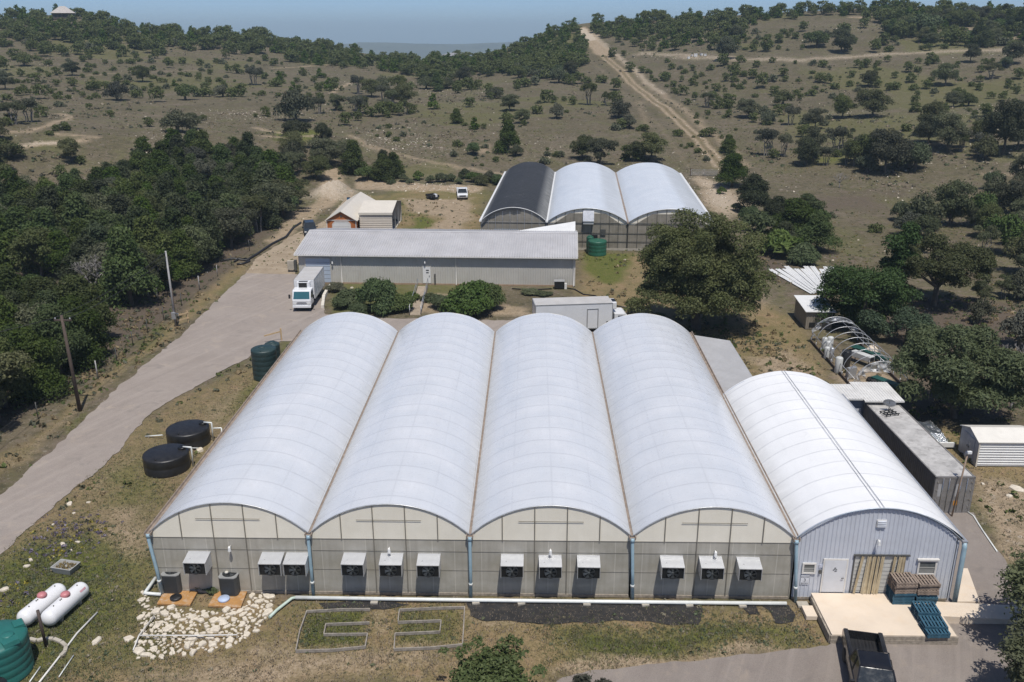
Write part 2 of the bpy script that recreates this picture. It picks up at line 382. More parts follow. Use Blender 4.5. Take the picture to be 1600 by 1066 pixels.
track([(1330, 27), (1375, 30)], 2, amt=.9); track([(1470, 30), (1500, 38), (1525, 48)], 1.5, amt=.9); track([(1570, 58), (1600, 62)], 1.2)
track([(1290, 110), (1400, 108), (1480, 112)], .8, amt=.4); track([(1380, 155), (1480, 152), (1600, 168)], 1.4, 'rock', .8); track([(1440, 165), (1600, 170)], .8, amt=.5)
track([(1360, 330), (1420, 300), (1600, 272)], .9, amt=.35); track([(1540, 272), (1600, 276)], 1.2, amt=.8)
paint('rock', H([(560, 215), (640, 208), (725, 222), (700, 240), (600, 238)]), 5, .85); paint('rock', H([(330, 170), (480, 172), (450, 185), (300, 190)]), 6, .7); paint('rock', H([(840, 215), (900, 205), (905, 250), (820, 255)]), 6, .5)
paint('dirt', H([(745, 228), (765, 225), (770, 238), (750, 243)]), 2, .7); paint('litter', H([(745, 228), (765, 225), (770, 238), (750, 243)]), 2, .5)
paint('rock', H([(380, 178), (520, 160), (520, 175), (400, 190)]), 5, .6); paint('dirt', H([(985, 150), (1010, 160), (1020, 200), (1000, 200)]), 3, .55)
paint('litter', H([(1250, 305), (1400, 295), (1460, 310), (1380, 335), (1260, 330)]), 5, .6); paint('green', H([(1180, 330), (1330, 345), (1500, 400), (1300, 420), (1200, 370)]), 8, .35)
paint('green', H([(1150, 240), (1600, 240), (1600, 290), (1200, 280)]), 10, .3)
hr = np.hypot(GX - CAM[0], GY - CAM[1]); M['scrub'] = np.clip((hr - 140) / 40, 0, 1)
M['scrub'] *= .55 + .9 * (fbm(GX, GY, 60, 51) - .3); M['green'] += np.clip(hr - 150, 0, 1) * np.clip((fbm(GX, GY, 34, 61) - .52) * 3, 0, .45)
M['rock'] += np.clip(hr - 170, 0, 1) * np.clip((fbm(GX, GY, 40, 71) - .56) * 4, 0, .6)
nA, nR = len(az), len(rr); ii, jj = np.meshgrid(np.arange(nA - 1), np.arange(nR - 1), indexing='ij'); a0 = (ii * nR + jj).ravel()
fc = np.stack([a0, a0 + 1, a0 + nR + 1, a0 + nR], 1)
me = bpy.data.meshes.new('ground'); me.vertices.add(GX.size); me.vertices.foreach_set('co', np.stack([GX, GY, GZ], 1).ravel())
me.loops.add(fc.size); me.loops.foreach_set('vertex_index', fc.ravel()[::1]); me.polygons.add(len(fc)); me.polygons.foreach_set('loop_start', np.arange(0, fc.size, 4)); me.polygons.foreach_set('use_smooth', np.ones(len(fc), bool))
me.update(calc_edges=True); me.validate()
for nm, ks in (('mka', ('green', 'dirt', 'rock', 'litter')), ('mkb', ('straw', 'white', 'scrub', 'dark'))):
    at = me.color_attributes.new(nm, 'FLOAT_COLOR', 'POINT'); at.data.foreach_set('color', np.stack([np.clip(M[k], 0, 1) for k in ks], 1).ravel())
ground = bpy.data.objects.new('ground', me); COL.objects.link(ground); tag(ground, kind='structure')
k = NT('soil'); co = k.co('Object')
def attr(nm):
    q = k.n('Attribute', attribute_name=nm); s = k.n('SeparateColor'); k.l(q.outputs['Color'], s.inputs[0]); return s.outputs[0], s.outputs[1], s.outputs[2], q.outputs['Alpha']
mg, md, mr, ml = attr('mka'); ms, mw, msc, mdk = attr('mkb')
n1 = k.noise(.35, 6, .62, co); n2 = k.noise(1.7, 6, .65, co); n3 = k.noise(7, 5, .7, co); n4 = k.noise(.06, 5, .6, co); n5 = k.noise(26, 3, .6, co)
def cov(m, n, w=.22, g=.9):     # ragged coverage from a soft mask
    return k.ramp(k.math('ADD', m, k.math('MULTIPLY', k.math('SUBTRACT', n, .5), g)), .5 - w, .5 + w)
nn = k.math('ADD', k.math('MULTIPLY', n2, .55), k.math('MULTIPLY', n3, .45))
base = k.mix(k.ramp(n1, .32, .68), (.134, .110, .070), (.180, .148, .104)); base = k.mix(k.ramp(n4, .4, .62), base, (.118, .100, .060)); base = k.mix(k.ramp(k.noise(.17, 5, .65, co, .6), .48, .62, 0, .75), base, (.135, .128, .060))
base = k.mix(k.ramp(k.noise(.95, 4, .6, co, .4), .50, .66, 0, .75), base, (.058, .054, .031)); base = k.mix(k.ramp(k.noise(.42, 5, .65, co, .8), .54, .66, 0, .8), base, (.185, .142, .115)); base = k.mix(k.ramp(k.noise(2.6, 4, .7, co), .58, .68, 0, .8), base, (.30, .265, .215)); base = k.mix(k.ramp(n3, .52, .72, 0, .6), base, (.050, .048, .026))
base = k.mix(k.math('MULTIPLY', msc, k.ramp(n2, .45, .7)), base, (.085, .076, .046))
base = k.mix(cov(ml, nn), base, k.mix(k.ramp(n3, .35, .65), (.082, .062, .046), (.150, .120, .092)))
straw = k.mix(k.ramp(n3, .35, .66), (.155, .120, .058), (.31, .235, .130)); straw = k.mix(k.ramp(n1, .45, .62, 0, .5), straw, (.115, .112, .042)); straw = k.mix(k.ramp(k.noise(.55, 5, .7, co, .8), .52, .66, 0, .75), straw, (.30, .205, .125))
base = k.mix(cov(ms, nn), base, straw)
grn = k.mix(k.ramp(n3, .35, .68), (.058, .074, .016), (.165, .175, .045)); grn = k.mix(k.ramp(n2, .5, .7, 0, .6), grn, (.20, .16, .075))
base = k.mix(cov(mg, nn), base, grn)
dirt = k.mix(k.ramp(n3, .3, .7), (.25, .18, .112), (.46, .37, .265)); dirt = k.mix(k.ramp(k.noise(.9, 5, .65, co, .6), .45, .68, 0, .7), dirt, (.185, .150, .095))
base = k.mix(cov(md, nn, .2, 1.0), base, dirt); base = k.mix(cov(mw, nn, .2, 1.0), base, k.mix(k.ramp(n3, .3, .7), (.36, .29, .21), (.58, .50, .40)))
vo = k.n('TexVoronoi'); vo.inputs['Scale'].default_value = 1.3; vo.inputs['Randomness'].default_value = 1; k.l(co, vo.inputs['Vector'])
st = k.math('MULTIPLY', k.ramp(vo.outputs['Distance'], .22, .30, 1, 0), k.math('MULTIPLY', mr, k.ramp(n2, .42, .55)))
base = k.mix(st, base, (.46, .41, .34))
base = k.mix(k.ramp(n5, .4, .7, 0, .25), base, (.04, .035, .02))
k.bump(k.math('ADD', k.math('MULTIPLY', n3, .6), k.math('MULTIPLY', n2, .8)), .55, .12)
me.materials.append(k.fin(base, .95, 0, .15))

# ---------------------------------------------------------------- sheets lying on the ground
def sheet(name, pts, mat, dz, step=.3, jag=.35, label=None, cat=None, kind='structure', group=None, warpseed=5, world=None):
    """an irregular sheet draped on the ground: outline subdivided and roughened, then filled"""
    pl = wpoly(pts) if world is None else np.array(world); out = []
    for i in range(len(pl)):
        a, b = pl[i], pl[(i+1) % len(pl)]; L = np.linalg.norm(b - a); n = max(1, int(L / step))
        for j in range(n): out.append(a + (b - a) * j / n)
    out = np.array(out); c = np.roll(out, -1, 0) - np.roll(out, 1, 0); c /= np.linalg.norm(c, axis=1)[:, None] + 1e-9
    nz = (fbm(out[:, 0], out[:, 1], 2.2, warpseed, 5) - .5) * 2.2 * jag + (fbm(out[:, 0], out[:, 1], .7, warpseed + 3, 3) - .5) * 1.1 * jag; out = out + np.stack([c[:, 1], -c[:, 0]], 1) * nz[:, None]
    import bmesh
    bm = bmesh.new(); vs = [bm.verts.new((p[0], p[1], 0)) for p in out]; es = [bm.edges.new((vs[i], vs[(i+1) % len(vs)])) for i in range(len(vs))]
    bmesh.ops.triangle_fill(bm, edges=es, use_beauty=True)
    for v in bm.verts: v.co.z = max(tzf(v.co.x, v.co.y), 0) + dz
    bmesh.ops.recalc_face_normals(bm, faces=bm.faces)
    for f in bm.faces:
        if f.normal.z < 0: f.normal_flip()
    m_ = bpy.data.meshes.new(name); bm.to_mesh(m_); bm.free(); m_.materials.append(mat)
    o = bpy.data.objects.new(name, m_); COL.objects.link(o); return tag(o, label, cat, group, kind)
k = NT('gravel_asphalt'); co = k.co('Object')
n1 = k.noise(.22, 6, .6, co); n2 = k.noise(1.5, 5, .65, co); n3 = k.noise(16, 4, .75, co); n4 = k.noise(.5, 3, .5, co, 1.2)
c = k.mix(k.ramp(n1, .35, .65), (.283, .245, .213), (.336, .294, .258)); c = k.mix(k.ramp(n2, .35, .7, 0, .5), c, (.255, .215, .192)); c = k.mix(k.ramp(n3, .45, .75, 0, .5), c, (.40, .345, .31)); c = k.mix(k.ramp(n3, .5, .25, 0, .45), c, (.17, .15, .135))
c = k.mix(k.ramp(n4, .6, .72, 0, .5), c, (.215, .19, .172)); mpp = k.n('Mapping', vector_type='TEXTURE'); mpp.inputs['Rotation'].default_value = (0, 0, -.41); mpp.inputs['Scale'].default_value = (.75, 22, 1); k.l(co, mpp.inputs[0]); n5 = k.noise(1.0, 5, .65, mpp.outputs[0]); c = k.mix(k.ramp(n5, .54, .70, 0, .4), c, (.225, .192, .172)); c = k.mix(k.ramp(n5, .46, .30, 0, .4), c, (.42, .365, .32)); c = k.mix(k.ramp(k.noise(.33, 6, .7, co, 1.5), .56, .68, 0, .55), c, (.40, .335, .27)); k.bump(n3, .3, .03); ASPH = k.fin(c, .95, 0, .2)
k = NT('caliche'); co = k.co('Object'); n1 = k.noise(.4, 6, .65, co); n3 = k.noise(6, 5, .7, co)
c = k.mix(k.ramp(n1, .35, .65), (.24, .185, .125), (.36, .29, .21)); c = k.mix(k.ramp(n3, .4, .7, 0, .6), c, (.42, .35, .26)); c = k.mix(k.ramp(k.noise(1.2, 5, .7, co), .58, .7, 0, .8), c, (.16, .125, .07)); k.bump(n3, .4, .04); CALI = k.fin(c, .95, 0, .2)
ASPH2 = ASPH.copy(); ASPH2.name = 'old_asphalt'
for n_ in ASPH2.node_tree.nodes:
    if n_.bl_idname == 'ShaderNodeMix':
        for s_ in (n_.inputs[6], n_.inputs[7]):
            if not s_.is_linked: s_.default_value = tuple(v * .80 for v in s_.default_value[:3]) + (1,)
sheet('road', [(-140, 890), (0, 772), (76, 709), (180, 609), (287, 522), (340, 470), (387, 426), (430, 424), (470, 430), (503, 440), (502, 466), (508, 492), (600, 497), (720, 500), (830, 500), (985, 505), (985, 524), (860, 524), (600, 528), (440, 533), (410, 542), (387, 559), (345, 582), (300, 609), (255, 632), (227, 655), (180, 709), (110, 770), (60, 812), (0, 868), (-160, 1010)], ASPH, .012)
sheet('parking_area', [(870, 1064), (900, 1052), (1000, 1038), (1130, 1026), (1290, 1008), (1310, 1000), (1480, 985), (1476, 940), (1478, 900), (1470, 800), (1490, 800), (1520, 802), (1558, 862), (1640, 960), (1720, 1100), (1700, 1300), (900, 1300), (840, 1120)], ASPH2, .010, jag=.25)
sheet('track', [(387, 427), (400, 405), (450, 372), (480, 358), (508, 345), (530, 322), (545, 305), (556, 306), (545, 325), (528, 345), (510, 362), (470, 398), (462, 420), (462, 429)], CALI, .016)
# ---------------------------------------------------------------- shared materials
def film(name, c0, c1, pitch, line, rough=.32, purl=(.25,.5,.75), Wd=8.8, dirt=.0, wob=.5):
    """stretched plastic film: faint bows every `pitch` metres along y, faint purlins across, dust and seams"""
    k = NT(name); co = k.co('Object'); s = k.n('SeparateXYZ'); k.l(co, s.inputs[0]); x, y = s.outputs[0], s.outputs[1]
    n1 = k.noise(.35, 5, .6, co); n2 = k.noise(2.5, 5, .7, co); map_ = k.n('Mapping'); map_.inputs['Scale'].default_value = (2.2, .16, 1); k.l(co, map_.inputs[0]); n3 = k.noise(1.0, 5, .6, map_.outputs[0])
    map2 = k.n('Mapping'); map2.inputs['Scale'].default_value = (.12, 1.6, 1); k.l(co, map2.inputs[0]); n4 = k.noise(1.0, 4, .6, map2.outputs[0])
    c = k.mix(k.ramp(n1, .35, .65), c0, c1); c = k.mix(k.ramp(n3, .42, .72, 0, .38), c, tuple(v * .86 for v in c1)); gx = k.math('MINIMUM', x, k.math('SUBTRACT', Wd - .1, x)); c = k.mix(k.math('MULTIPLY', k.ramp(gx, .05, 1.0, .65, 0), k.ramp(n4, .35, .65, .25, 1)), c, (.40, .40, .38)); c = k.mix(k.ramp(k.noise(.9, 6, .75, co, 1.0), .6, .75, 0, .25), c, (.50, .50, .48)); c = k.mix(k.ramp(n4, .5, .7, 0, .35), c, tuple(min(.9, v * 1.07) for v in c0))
    f = k.math('FRACT', k.math('DIVIDE', y, pitch)); d = k.math('MULTIPLY', k.math('ABSOLUTE', k.math('SUBTRACT', f, .5)), pitch)       # distance to the bow
    ln = k.math('MULTIPLY', k.ramp(d, .03, .085, 1, 0), k.ramp(n2, .3, .6, .45, 1))
    for p in purl:
        e = k.math('ABSOLUTE', k.math('SUBTRACT', x, p * Wd)); ln = k.math('MAXIMUM', ln, k.math('MULTIPLY', k.ramp(e, .015, .07, .5, 0), k.ramp(n3, .4, .6, .4, 1)))
    c = k.mix(k.math('MULTIPLY', ln, line), c, (.33, .34, .36))
    if dirt: c = k.mix(k.ramp(n2, .55, .8, 0, dirt), c, (.35, .32, .28))
    k.bump(k.math('ADD', k.math('MULTIPLY', n3, .7), k.math('ADD', k.math('MULTIPLY', n4, .6), k.math('MULTIPLY', ln, .25))), .05 * wob, .2)
    return k.fin(c, k.ramp(n2, .3, .7, rough - .08, rough + .1), 0, .5)
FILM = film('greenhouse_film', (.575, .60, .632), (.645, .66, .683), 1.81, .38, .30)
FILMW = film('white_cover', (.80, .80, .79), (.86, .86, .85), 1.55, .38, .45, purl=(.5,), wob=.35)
FILM2 = film('rear_film', (.60, .64, .68), (.68, .71, .74), 1.2, .2, .35, purl=(.25, .5, .75))
SHADE = film('shade_cloth', (.022, .024, .027), (.032, .034, .038), 1.2, .06, .75, purl=(.53,))
def panelmat(name, c0, c1, rough, pitch=1.22, horiz=None, streak=.35, refl=.5):
    k = NT(name); co = k.co('Object'); s = k.n('SeparateXYZ'); k.l(co, s.inputs[0])
    mp_ = k.n('Mapping'); mp_.inputs['Scale'].default_value = (3.2, 3.2, .25); k.l(co, mp_.inputs[0]); n1 = k.noise(1, 5, .65, mp_.outputs[0]); n2 = k.noise(.8, 5, .6, co); n3 = k.noise(9, 4, .7, co)
    c = k.mix(k.ramp(n2, .35, .65), c0, c1); c = k.mix(k.ramp(n1, .45, .75, 0, streak), c, tuple(v * .7 for v in c0)); c = k.mix(k.ramp(n3, .6, .8, 0, .25), c, tuple(min(.9, v * 1.35) for v in c1))
    f = k.math('FRACT', k.math('DIVIDE', s.outputs[0], pitch)); e = k.math('MULTIPLY', k.math('ABSOLUTE', k.math('SUBTRACT', f, .5)), pitch); c = k.mix(k.ramp(e, .012, .03, .45, 0), c, tuple(v * 1.45 for v in c1))
    low = k.ramp(k.math('ADD', s.outputs[2], k.math('MULTIPLY', n3, .5)), .15, .7, .6, 0); c = k.mix(low, c, (.12, .105, .08))      # splash dirt at the foot
    fl = k.n('TexWave'); fl.inputs['Scale'].default_value = 22; fl.bands_direction = 'X'; k.l(co, fl.inputs[0]); k.bump(k.math('ADD', k.math('MULTIPLY', fl.outputs[1], .5), n2), .10, .05)
    return k.fin(c, rough, 0, refl)
GABLE_UP = panelmat('gable_film', (.80, .75, .63), (.86, .81, .69), .45, 30, streak=.1)  # very pale colour stands in for light glowing through the upper gable
GABLE_LO = panelmat('polycarbonate', (.35, .33, .275), (.44, .415, .36), .22, 1.22, streak=.4)
GABLE_RE = panelmat('rear_polycarbonate', (.22, .20, .16), (.30, .275, .23), .3, 1.0, streak=.4)
FRAME = pm('frame_grey', (.10, .10, .095), .5, .3)
MULL = pm('mullion', (.22, .205, .175), .5, .2); GALV = pm('galvanised', (.50, .51, .52), .42, .55, .15, 3, .25, (.30, .28, .25))
SHEETM = pm('hood_sheet', (.62, .63, .64), .33, .4, .1, 1.2, .0, (.40, .38, .34), .12, 4)
DARKIN = pm('fan_dark', (.012, .013, .014), .5)
BLADE = pm('fan_blade', (.10, .11, .115), .4, .5)
BLUEP = pm('blue_pipe', (.30, .43, .50), .45, 0, .12, 2, .25, (.35, .36, .33))
PVC = pm('white_pipe', (.70, .72, .69), .4, 0, .1, 1.2, .3, (.42, .40, .33))
GUTM = pm('gutter_rust', (.29, .235, .19), .7, .1, .3, 3, .6, (.20, .12, .075))
CORNICE = pm('white_trim', (.68, .66, .62), .5, 0, .08, 2, .15)
LAMPW = pm('lamp_white', (.75, .75, .73), .35)
WOODG = pm('grey_wood', (.30, .26, .21), .85, 0, .35, 5, .35, (.12, .09, .065), .3, 25)
CONC = pm('concrete', (.68, .575, .455), .85, 0, .07, .6, .3, (.62, .43, .24), .15, 20)
CONCG = pm('concrete_grey', (.42, .385, .32), .9, 0, .15, 1.5, .4, (.24, .20, .16), .2, 20)
BLACKP = pm('black_plastic', (.018, .018, .019), .42, 0, .3, 1.5, .5, (.06, .055, .05))
RUBBER = pm('rubber', (.016, .016, .016), .8)
GLASSD = pm('dark_glass', (.012, .016, .018), .06, 0, .1, 1, 0, spec=.8)
CHROME = pm('bright_metal', (.55, .56, .57), .25, .9)
Wb, HG, HA, LG = 8.8, 3.84, 5.72, 34.4
def arcz(x, Wd=Wb, hg=HG, ha=HA):
    s_ = ha - hg; h = Wd / 2; Rr = (h*h + s_*s_) / (2 * s_); return hg + math.sqrt(max(0, Rr*Rr - (x - h)**2)) - (Rr - s_)
def roof_grid(Wd, L, hg, ha, pitch, nx=28, sag=.022, over=.12, y0=0):
    m = BH = MB(); ny = int(L / pitch * 4); P_ = []
    for i in range(nx + 1):
        t = i / nx; x = Wd * (.5 - .5 * math.cos(math.pi * t)) * .35 + Wd * t * .65; row = []
        for j in range(ny + 1):
            y = -over + (L + 2 * over) * j / ny; ph = (y / pitch - .5) % 1.0; s_ = sag * math.sin(math.pi * ph) ** 2 * (math.sin(math.pi * t) ** .5 if 0 < t < 1 else 0)
            row.append((x, y + y0, arcz(x, Wd, hg, ha) - s_ + .012 * math.sin(y * .37 + i) * (0 < t < 1)))
        P_.append(row)
    return m.grid(P_)
def arch_poly(x0, x1, zb, Wd=Wb, hg=HG, ha=HA, n=24, drop=.02):
    return [(x0, zb)] + [(x1, zb)] + [(x1 + (x0 - x1) * i / n, arcz(x1 + (x0 - x1) * i / n, Wd, hg, ha) - drop) for i in range(n + 1)]
def ribbed(m, p0, d, L, topf, botf, pitch=.3, depth=.03, up=Vector((0,0,1)), out=None):
    """ribbed metal cladding: strips along d, from botf(t) to topf(t) along up, ribs standing out along `out`"""
    p0 = Vector(p0); d = Vector(d).normalized(); out = Vector(out); t = 0; prof = []
    while t < L - 1e-6:
        for a, o in ((0, 0), (.55, 0), (.65, 1), (.85, 1), (.95, 0)):
            if t + a * pitch <= L: prof.append((t + a * pitch, o * depth))
        t += pitch
    prof.append((L, 0)); P_ = [[p0 + d * a + out * o + up * botf(a), p0 + d * a + out * o + up * topf(a)] for a, o in prof]
    m.grid(P_, False); return m
# ---------------------------------------------------------------- the big greenhouse
gh = thing('greenhouse', 'large greenhouse of four arched bays with white film roofs and exhaust fans along its front', 'greenhouse')
GW = Wb
for b in range(4):
    x0 = b * Wb
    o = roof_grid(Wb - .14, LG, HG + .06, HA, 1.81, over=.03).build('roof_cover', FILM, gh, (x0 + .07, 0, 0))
    for (ya, yb) in ((0, .06), (LG - .06, LG)):
        MB().prism(arch_poly(.05, Wb - .05, 3.55), ya, yb, 'y').build('gable_film', GABLE_UP, gh, (x0, 0, 0))
        MB().prism([(.05, .12), (Wb - .05, .12), (Wb - .05, 3.55), (.05, 3.55)], ya + .004, yb - .004, 'y').build('gable_wall', GABLE_LO, gh, (x0, 0, 0))
    fr = MB()
    for x in (1.76, 3.52, 5.28, 7.04): fr.bar((x, -.025, .15), (x, -.025, arcz(x) - .04), .05, .05) if x in (3.52, 5.28) else fr.bar((x, -.025, 3.5), (x, -.025, arcz(x) - .04), .05, .05)
    fr.bar((2.64, -.055, 4.75), (6.16, -.055, 4.75), .014, .03); fr.bar((.1, -.012, 3.55), (8.7, -.012, 3.55), .02, .02); fr.bar((.1, -.008, 2.8), (8.7, -.008, 2.8), .014, .02); fr.bar((.1, -.008, 1.6), (8.7, -.008, 1.6), .012, .012)
    fr.build('gable_frame', MULL, gh, (x0, 0, 0))
    MB().tube([(x, -.045, arcz(x) + .015) for x in np.linspace(0.02, Wb - .02, 30)], .035, 6).build('end_bow', GALV, gh, (x0, 0, 0))
    MB().box(.05, -.05, .0, Wb - .05, .05, .16).build('base_board', WOODG, gh, (x0, 0, 0))
for b in range(5):
    m = MB(); m.prism([(-.17, 3.80), (.17, 3.80), (.2, 3.98), (.15, 3.98), (.12, 3.86), (-.12, 3.86), (-.15, 3.98), (-.2, 3.98)], -.3, LG + .2, 'y'); m.build('gutter', GUTM, gh, (b * Wb, 0, 0))
    bx = G([255, 491, 736.5, 987, 1238][b], 930, 0).x; m = MB(); m.tube([(b * Wb, -.18, 3.84), (b * Wb, -.26, 3.6), (bx * .5 + b * Wb * .5, -.27, 1.8), (bx, -.3, .0)], .095, 10); m.tube([(b * Wb, -.2, 3.86), (b * Wb, -.25, 3.66)], .13, 10); m.build('downspout', BLUEP, gh)
    q = bx * .7 + b * Wb * .3; MB().tube([(q, -.285, 1.0), (q * .97 + bx * .03, -.287, .86)], .11, 10).build('pipe_collar', PVC, gh)
MB().box(-.02, 0, 0, .04, LG, 3.8).build('side_wall', GABLE_LO, gh); MB().box(4 * Wb - .03, 0, 0, 4 * Wb + .03, LG, 3.8).build('side_wall', GABLE_LO, gh)
def GPY(px, py, y):
    d = ray(px, py); t = (y - CAM[1]) / d[1]; return Vector(CAM + t * d)
# exhaust fans in their hoods, wall lamps
def fan_hood(x, parent):
    wd = 1.2; m = MB(); y1 = -.92
    m.prism([(0, 2.68), (y1, 2.52), (y1, 2.48), (0, 2.64)], -wd/2 - .02, wd/2 + .02, 'x')
    for s_ in (-1, 1): m.prism([(0, 2.64), (y1, 2.48), (y1, 1.76), (-.0, 1.76)], s_ * wd/2 - .012, s_ * wd/2 + .012, 'x')
    h = m.build('fan_hood', SHEETM, parent, (x, 0, random.uniform(-.03, .03)), random.uniform(-.02, .02))
    m = MB(); m.box(-.585, -.82, 1.77, .585, -.1, 2.46); m.build('fan_housing', DARKIN, h)
    m = MB()
    m.lathe([(.32, -.90), (.345, -.90), (.345, -.80), (.32, -.80), (.32, -.90)], (0, 0, 2.12), 24, cap=False, axis='y'); m.build('fan_ring', pm('ring_dark', (.05, .052, .055), .5, .4), h)
    m = MB(); a0 = random.random()
    for k_ in range(6):
        a = a0 + k_ * math.pi / 3; ca, sa = math.cos(a), math.sin(a); cz = 2.12
        m.add([(ca*.06 - sa*.03, -.87, cz + sa*.06 + ca*.03), (ca*.06 + sa*.03, -.85, cz + sa*.06 - ca*.03), (ca*.31 + sa*.10, -.84, cz + sa*.31 - ca*.10), (ca*.31 - sa*.08, -.89, cz + sa*.31 + ca*.08)], [(0,1,2,3)])
    m.lathe([(.07, -.90), (.07, -.82)], (0, 0, 2.12), 10, axis='y'); m.build('fan_blades', BLADE, h)
    return h
for px in (303, 420, 459, 550, 609, 668, 800, 860, 921, 1053, 1115, 1175): fan_hood(GPY(px, 880, -.92).x, gh)
def wall_lamp(x, z, parent, name='wall_lamp', y=0):
    m = MB(); m.tube([(x, y - .02, z), (x, y - .22, z + .05)], .03, 8); m.lathe([(.05, .07), (.075, 0.0), (.075, -.1), (.10, -.2), (.10, -.21)], (x, y - .27, z + .02), 12); return m.build(name, LAMPW, parent)
for px, py in ((360, 852), (609, 853), (860, 856), (1116, 856)): wall_lamp(G(px, py, 3.1).x, 3.05, gh)
# ---------------------------------------------------------------- packing shed (fifth bay, ribbed metal front)
ps = thing('packing_shed', 'arched shed with a blue grey ribbed metal front, white roof and a loading dock door', 'shed', (4 * Wb, 0, 0))
LP = 20.0
RIBBED = pm('blue_grey_metal', (.55, .575, .625), .45, .0, .06, 1.2, .1, (.35, .36, .38))
roof_grid(Wb + .15, LP, HG + .02, HA + .06, 1.55, over=.12).build('roof_cover', FILMW, ps, (.08, 0, 0))
m = MB(); topf = lambda a: arcz(min(max(a + .2, 0), Wb), Wb) - .05
ribbed(m, (.2, 0, 0), (1, 0, 0), Wb - .4, topf, lambda a: .14, .228, .028, out=(0, -1, 0)); m.prism(arch_poly(.15, Wb - .15, .1), .02, .1, 'y'); m.build('front_wall', RIBBED, ps)
MB().prism(arch_poly(.1, Wb - .1, .1), LP - .1, LP, 'y').build('back_wall', RIBBED, ps)
MB().box(Wb - .1, 0, 0, Wb, LP, 3.8).build('side_wall', RIBBED, ps)
MB().box(.15, -.03, 0, Wb - .15, .06, .14).build('base_board', WOODG, ps)
MB().tube([(x, -.13, arcz(x) + .085) for x in np.linspace(.02, Wb + .1, 30)], .03, 6).build('roof_edge', pm('edge_blue', (.42, .47, .52), .4, .4), ps)
m = MB(); m.tube([(Wb/2 + .08, y, HA + .105 + .01 * math.sin(y)) for y in np.linspace(-.2, LP + .2, 25)], .014, 6); m.tube([(Wb/2 - .12, y, HA + .10) for y in np.linspace(-.2, LP + .2, 12)], .014, 5); m.build('ridge_pipe', pm('ridge_grey', (.38, .39, .40), .5, .3), ps)
for gx in (Wb + .15,):
    MB().prism([(-.12, 3.78), (.12, 3.78), (.14, 3.92), (-.14, 3.92)], -.3, LP + .2, 'y').build('gutter', GALV, ps, (gx, 0, 0))
bx = G(1484, 934, 0).x - 4 * Wb
MB().tube([(Wb + .15, -.2, 3.8), (Wb + .15, -.28, 3.55), ((Wb + .15 + bx) / 2, -.29, 1.8), (bx, -.3, 0)], .13, 12).build('downspout', BLUEP, ps)
DZ = .5                                                              # dock floor level
def lx(px, py, z): return GPY(px, py, -.05).x - 4 * Wb
DOORW = pm('door_paint', (.62, .64, .67), .4, 0, .05, 1.5, .15, (.45, .42, .38))
d0, d1 = lx(1283, 922, DZ), lx(1317, 922, DZ)
m = MB(); m.box(d0, -.09, DZ + .02, d1, -.035, DZ + 2.03); dr = m.build('door', DOORW, ps, bev=.01)
m = MB(); m.box(d0 - .08, -.085, DZ, d0 - .005, -.03, DZ + 2.1); m.box(d1 + .005, -.085, DZ, d1 + .08, -.03, DZ + 2.1); m.box(d0 - .08, -.087, DZ + 2.035, d1 + .08, -.03, DZ + 2.12); m.build('door_frame', CORNICE, ps)
m = MB(); m.tube([(d1 - .1, -.09, DZ + .95), (d1 - .1, -.16, DZ + .95), (d1 - .22, -.16, DZ + .95)], .025, 6); m.build('handle', FRAME, dr)
m = MB()
cx = (d0 + d1) / 2
for dx_, dz_, rr_ in ((0, 1.55, .055), (.07, 1.46, .05), (-.08, 1.43, .045), (.02, 1.36, .05), (-.03, 1.48, .04), (.09, 1.36, .03)):   # small round emblem on the door
    m.lathe([(rr_, -.004), (rr_, 0)], (cx + dx_, -.094, DZ + dz_), 7, axis='y')
m.build('emblem', pm('emblem_grey', (.16, .17, .18), .6), dr)
def shed_window(a, b, z0, z1, parent, cols=1):
    m = MB(); y = -.03; t = .09
    for q in ((a - t, z0 - t, a, z1 + t), (b, z0 - t, b + t, z1 + t), (a, z0 - t, b, z0), (a, z1, b, z1 + t)): m.box(q[0], y - .07, q[1], q[2], y, q[3])
    wn = m.build('window', CORNICE, parent)
    MB().box(a, y - .03, z0, b, y - .01, z1).build('pane', pm('pane_grey', (.11, .12, .12), .12, 0, .3, 2), wn)
    m = MB(); m.box(a, y - .055, (z0 + z1) / 2 - .02, b, y - .03, (z0 + z1) / 2 + .02)
    for i in range(7): zz = z0 + (z1 - z0) * (.06 + i * .065); m.box(a + .02, y - .038, zz, b - .02, y - .031, zz + .02)
    m.build('sash', pm('sash_grey', (.34, .34, .32), .5), wn); return wn
a = lx(1256, 886, 2.2); shed_window(a, a + .56, 1.76, 2.26, ps)
a = lx(1437, 880, 2.3); shed_window(a, a + .84, 1.78, 2.5, ps)
MB().box(a - .16, -.16, 2.6, a + 1.0, -.03, 2.7).build('window_hood', CORNICE, ps)
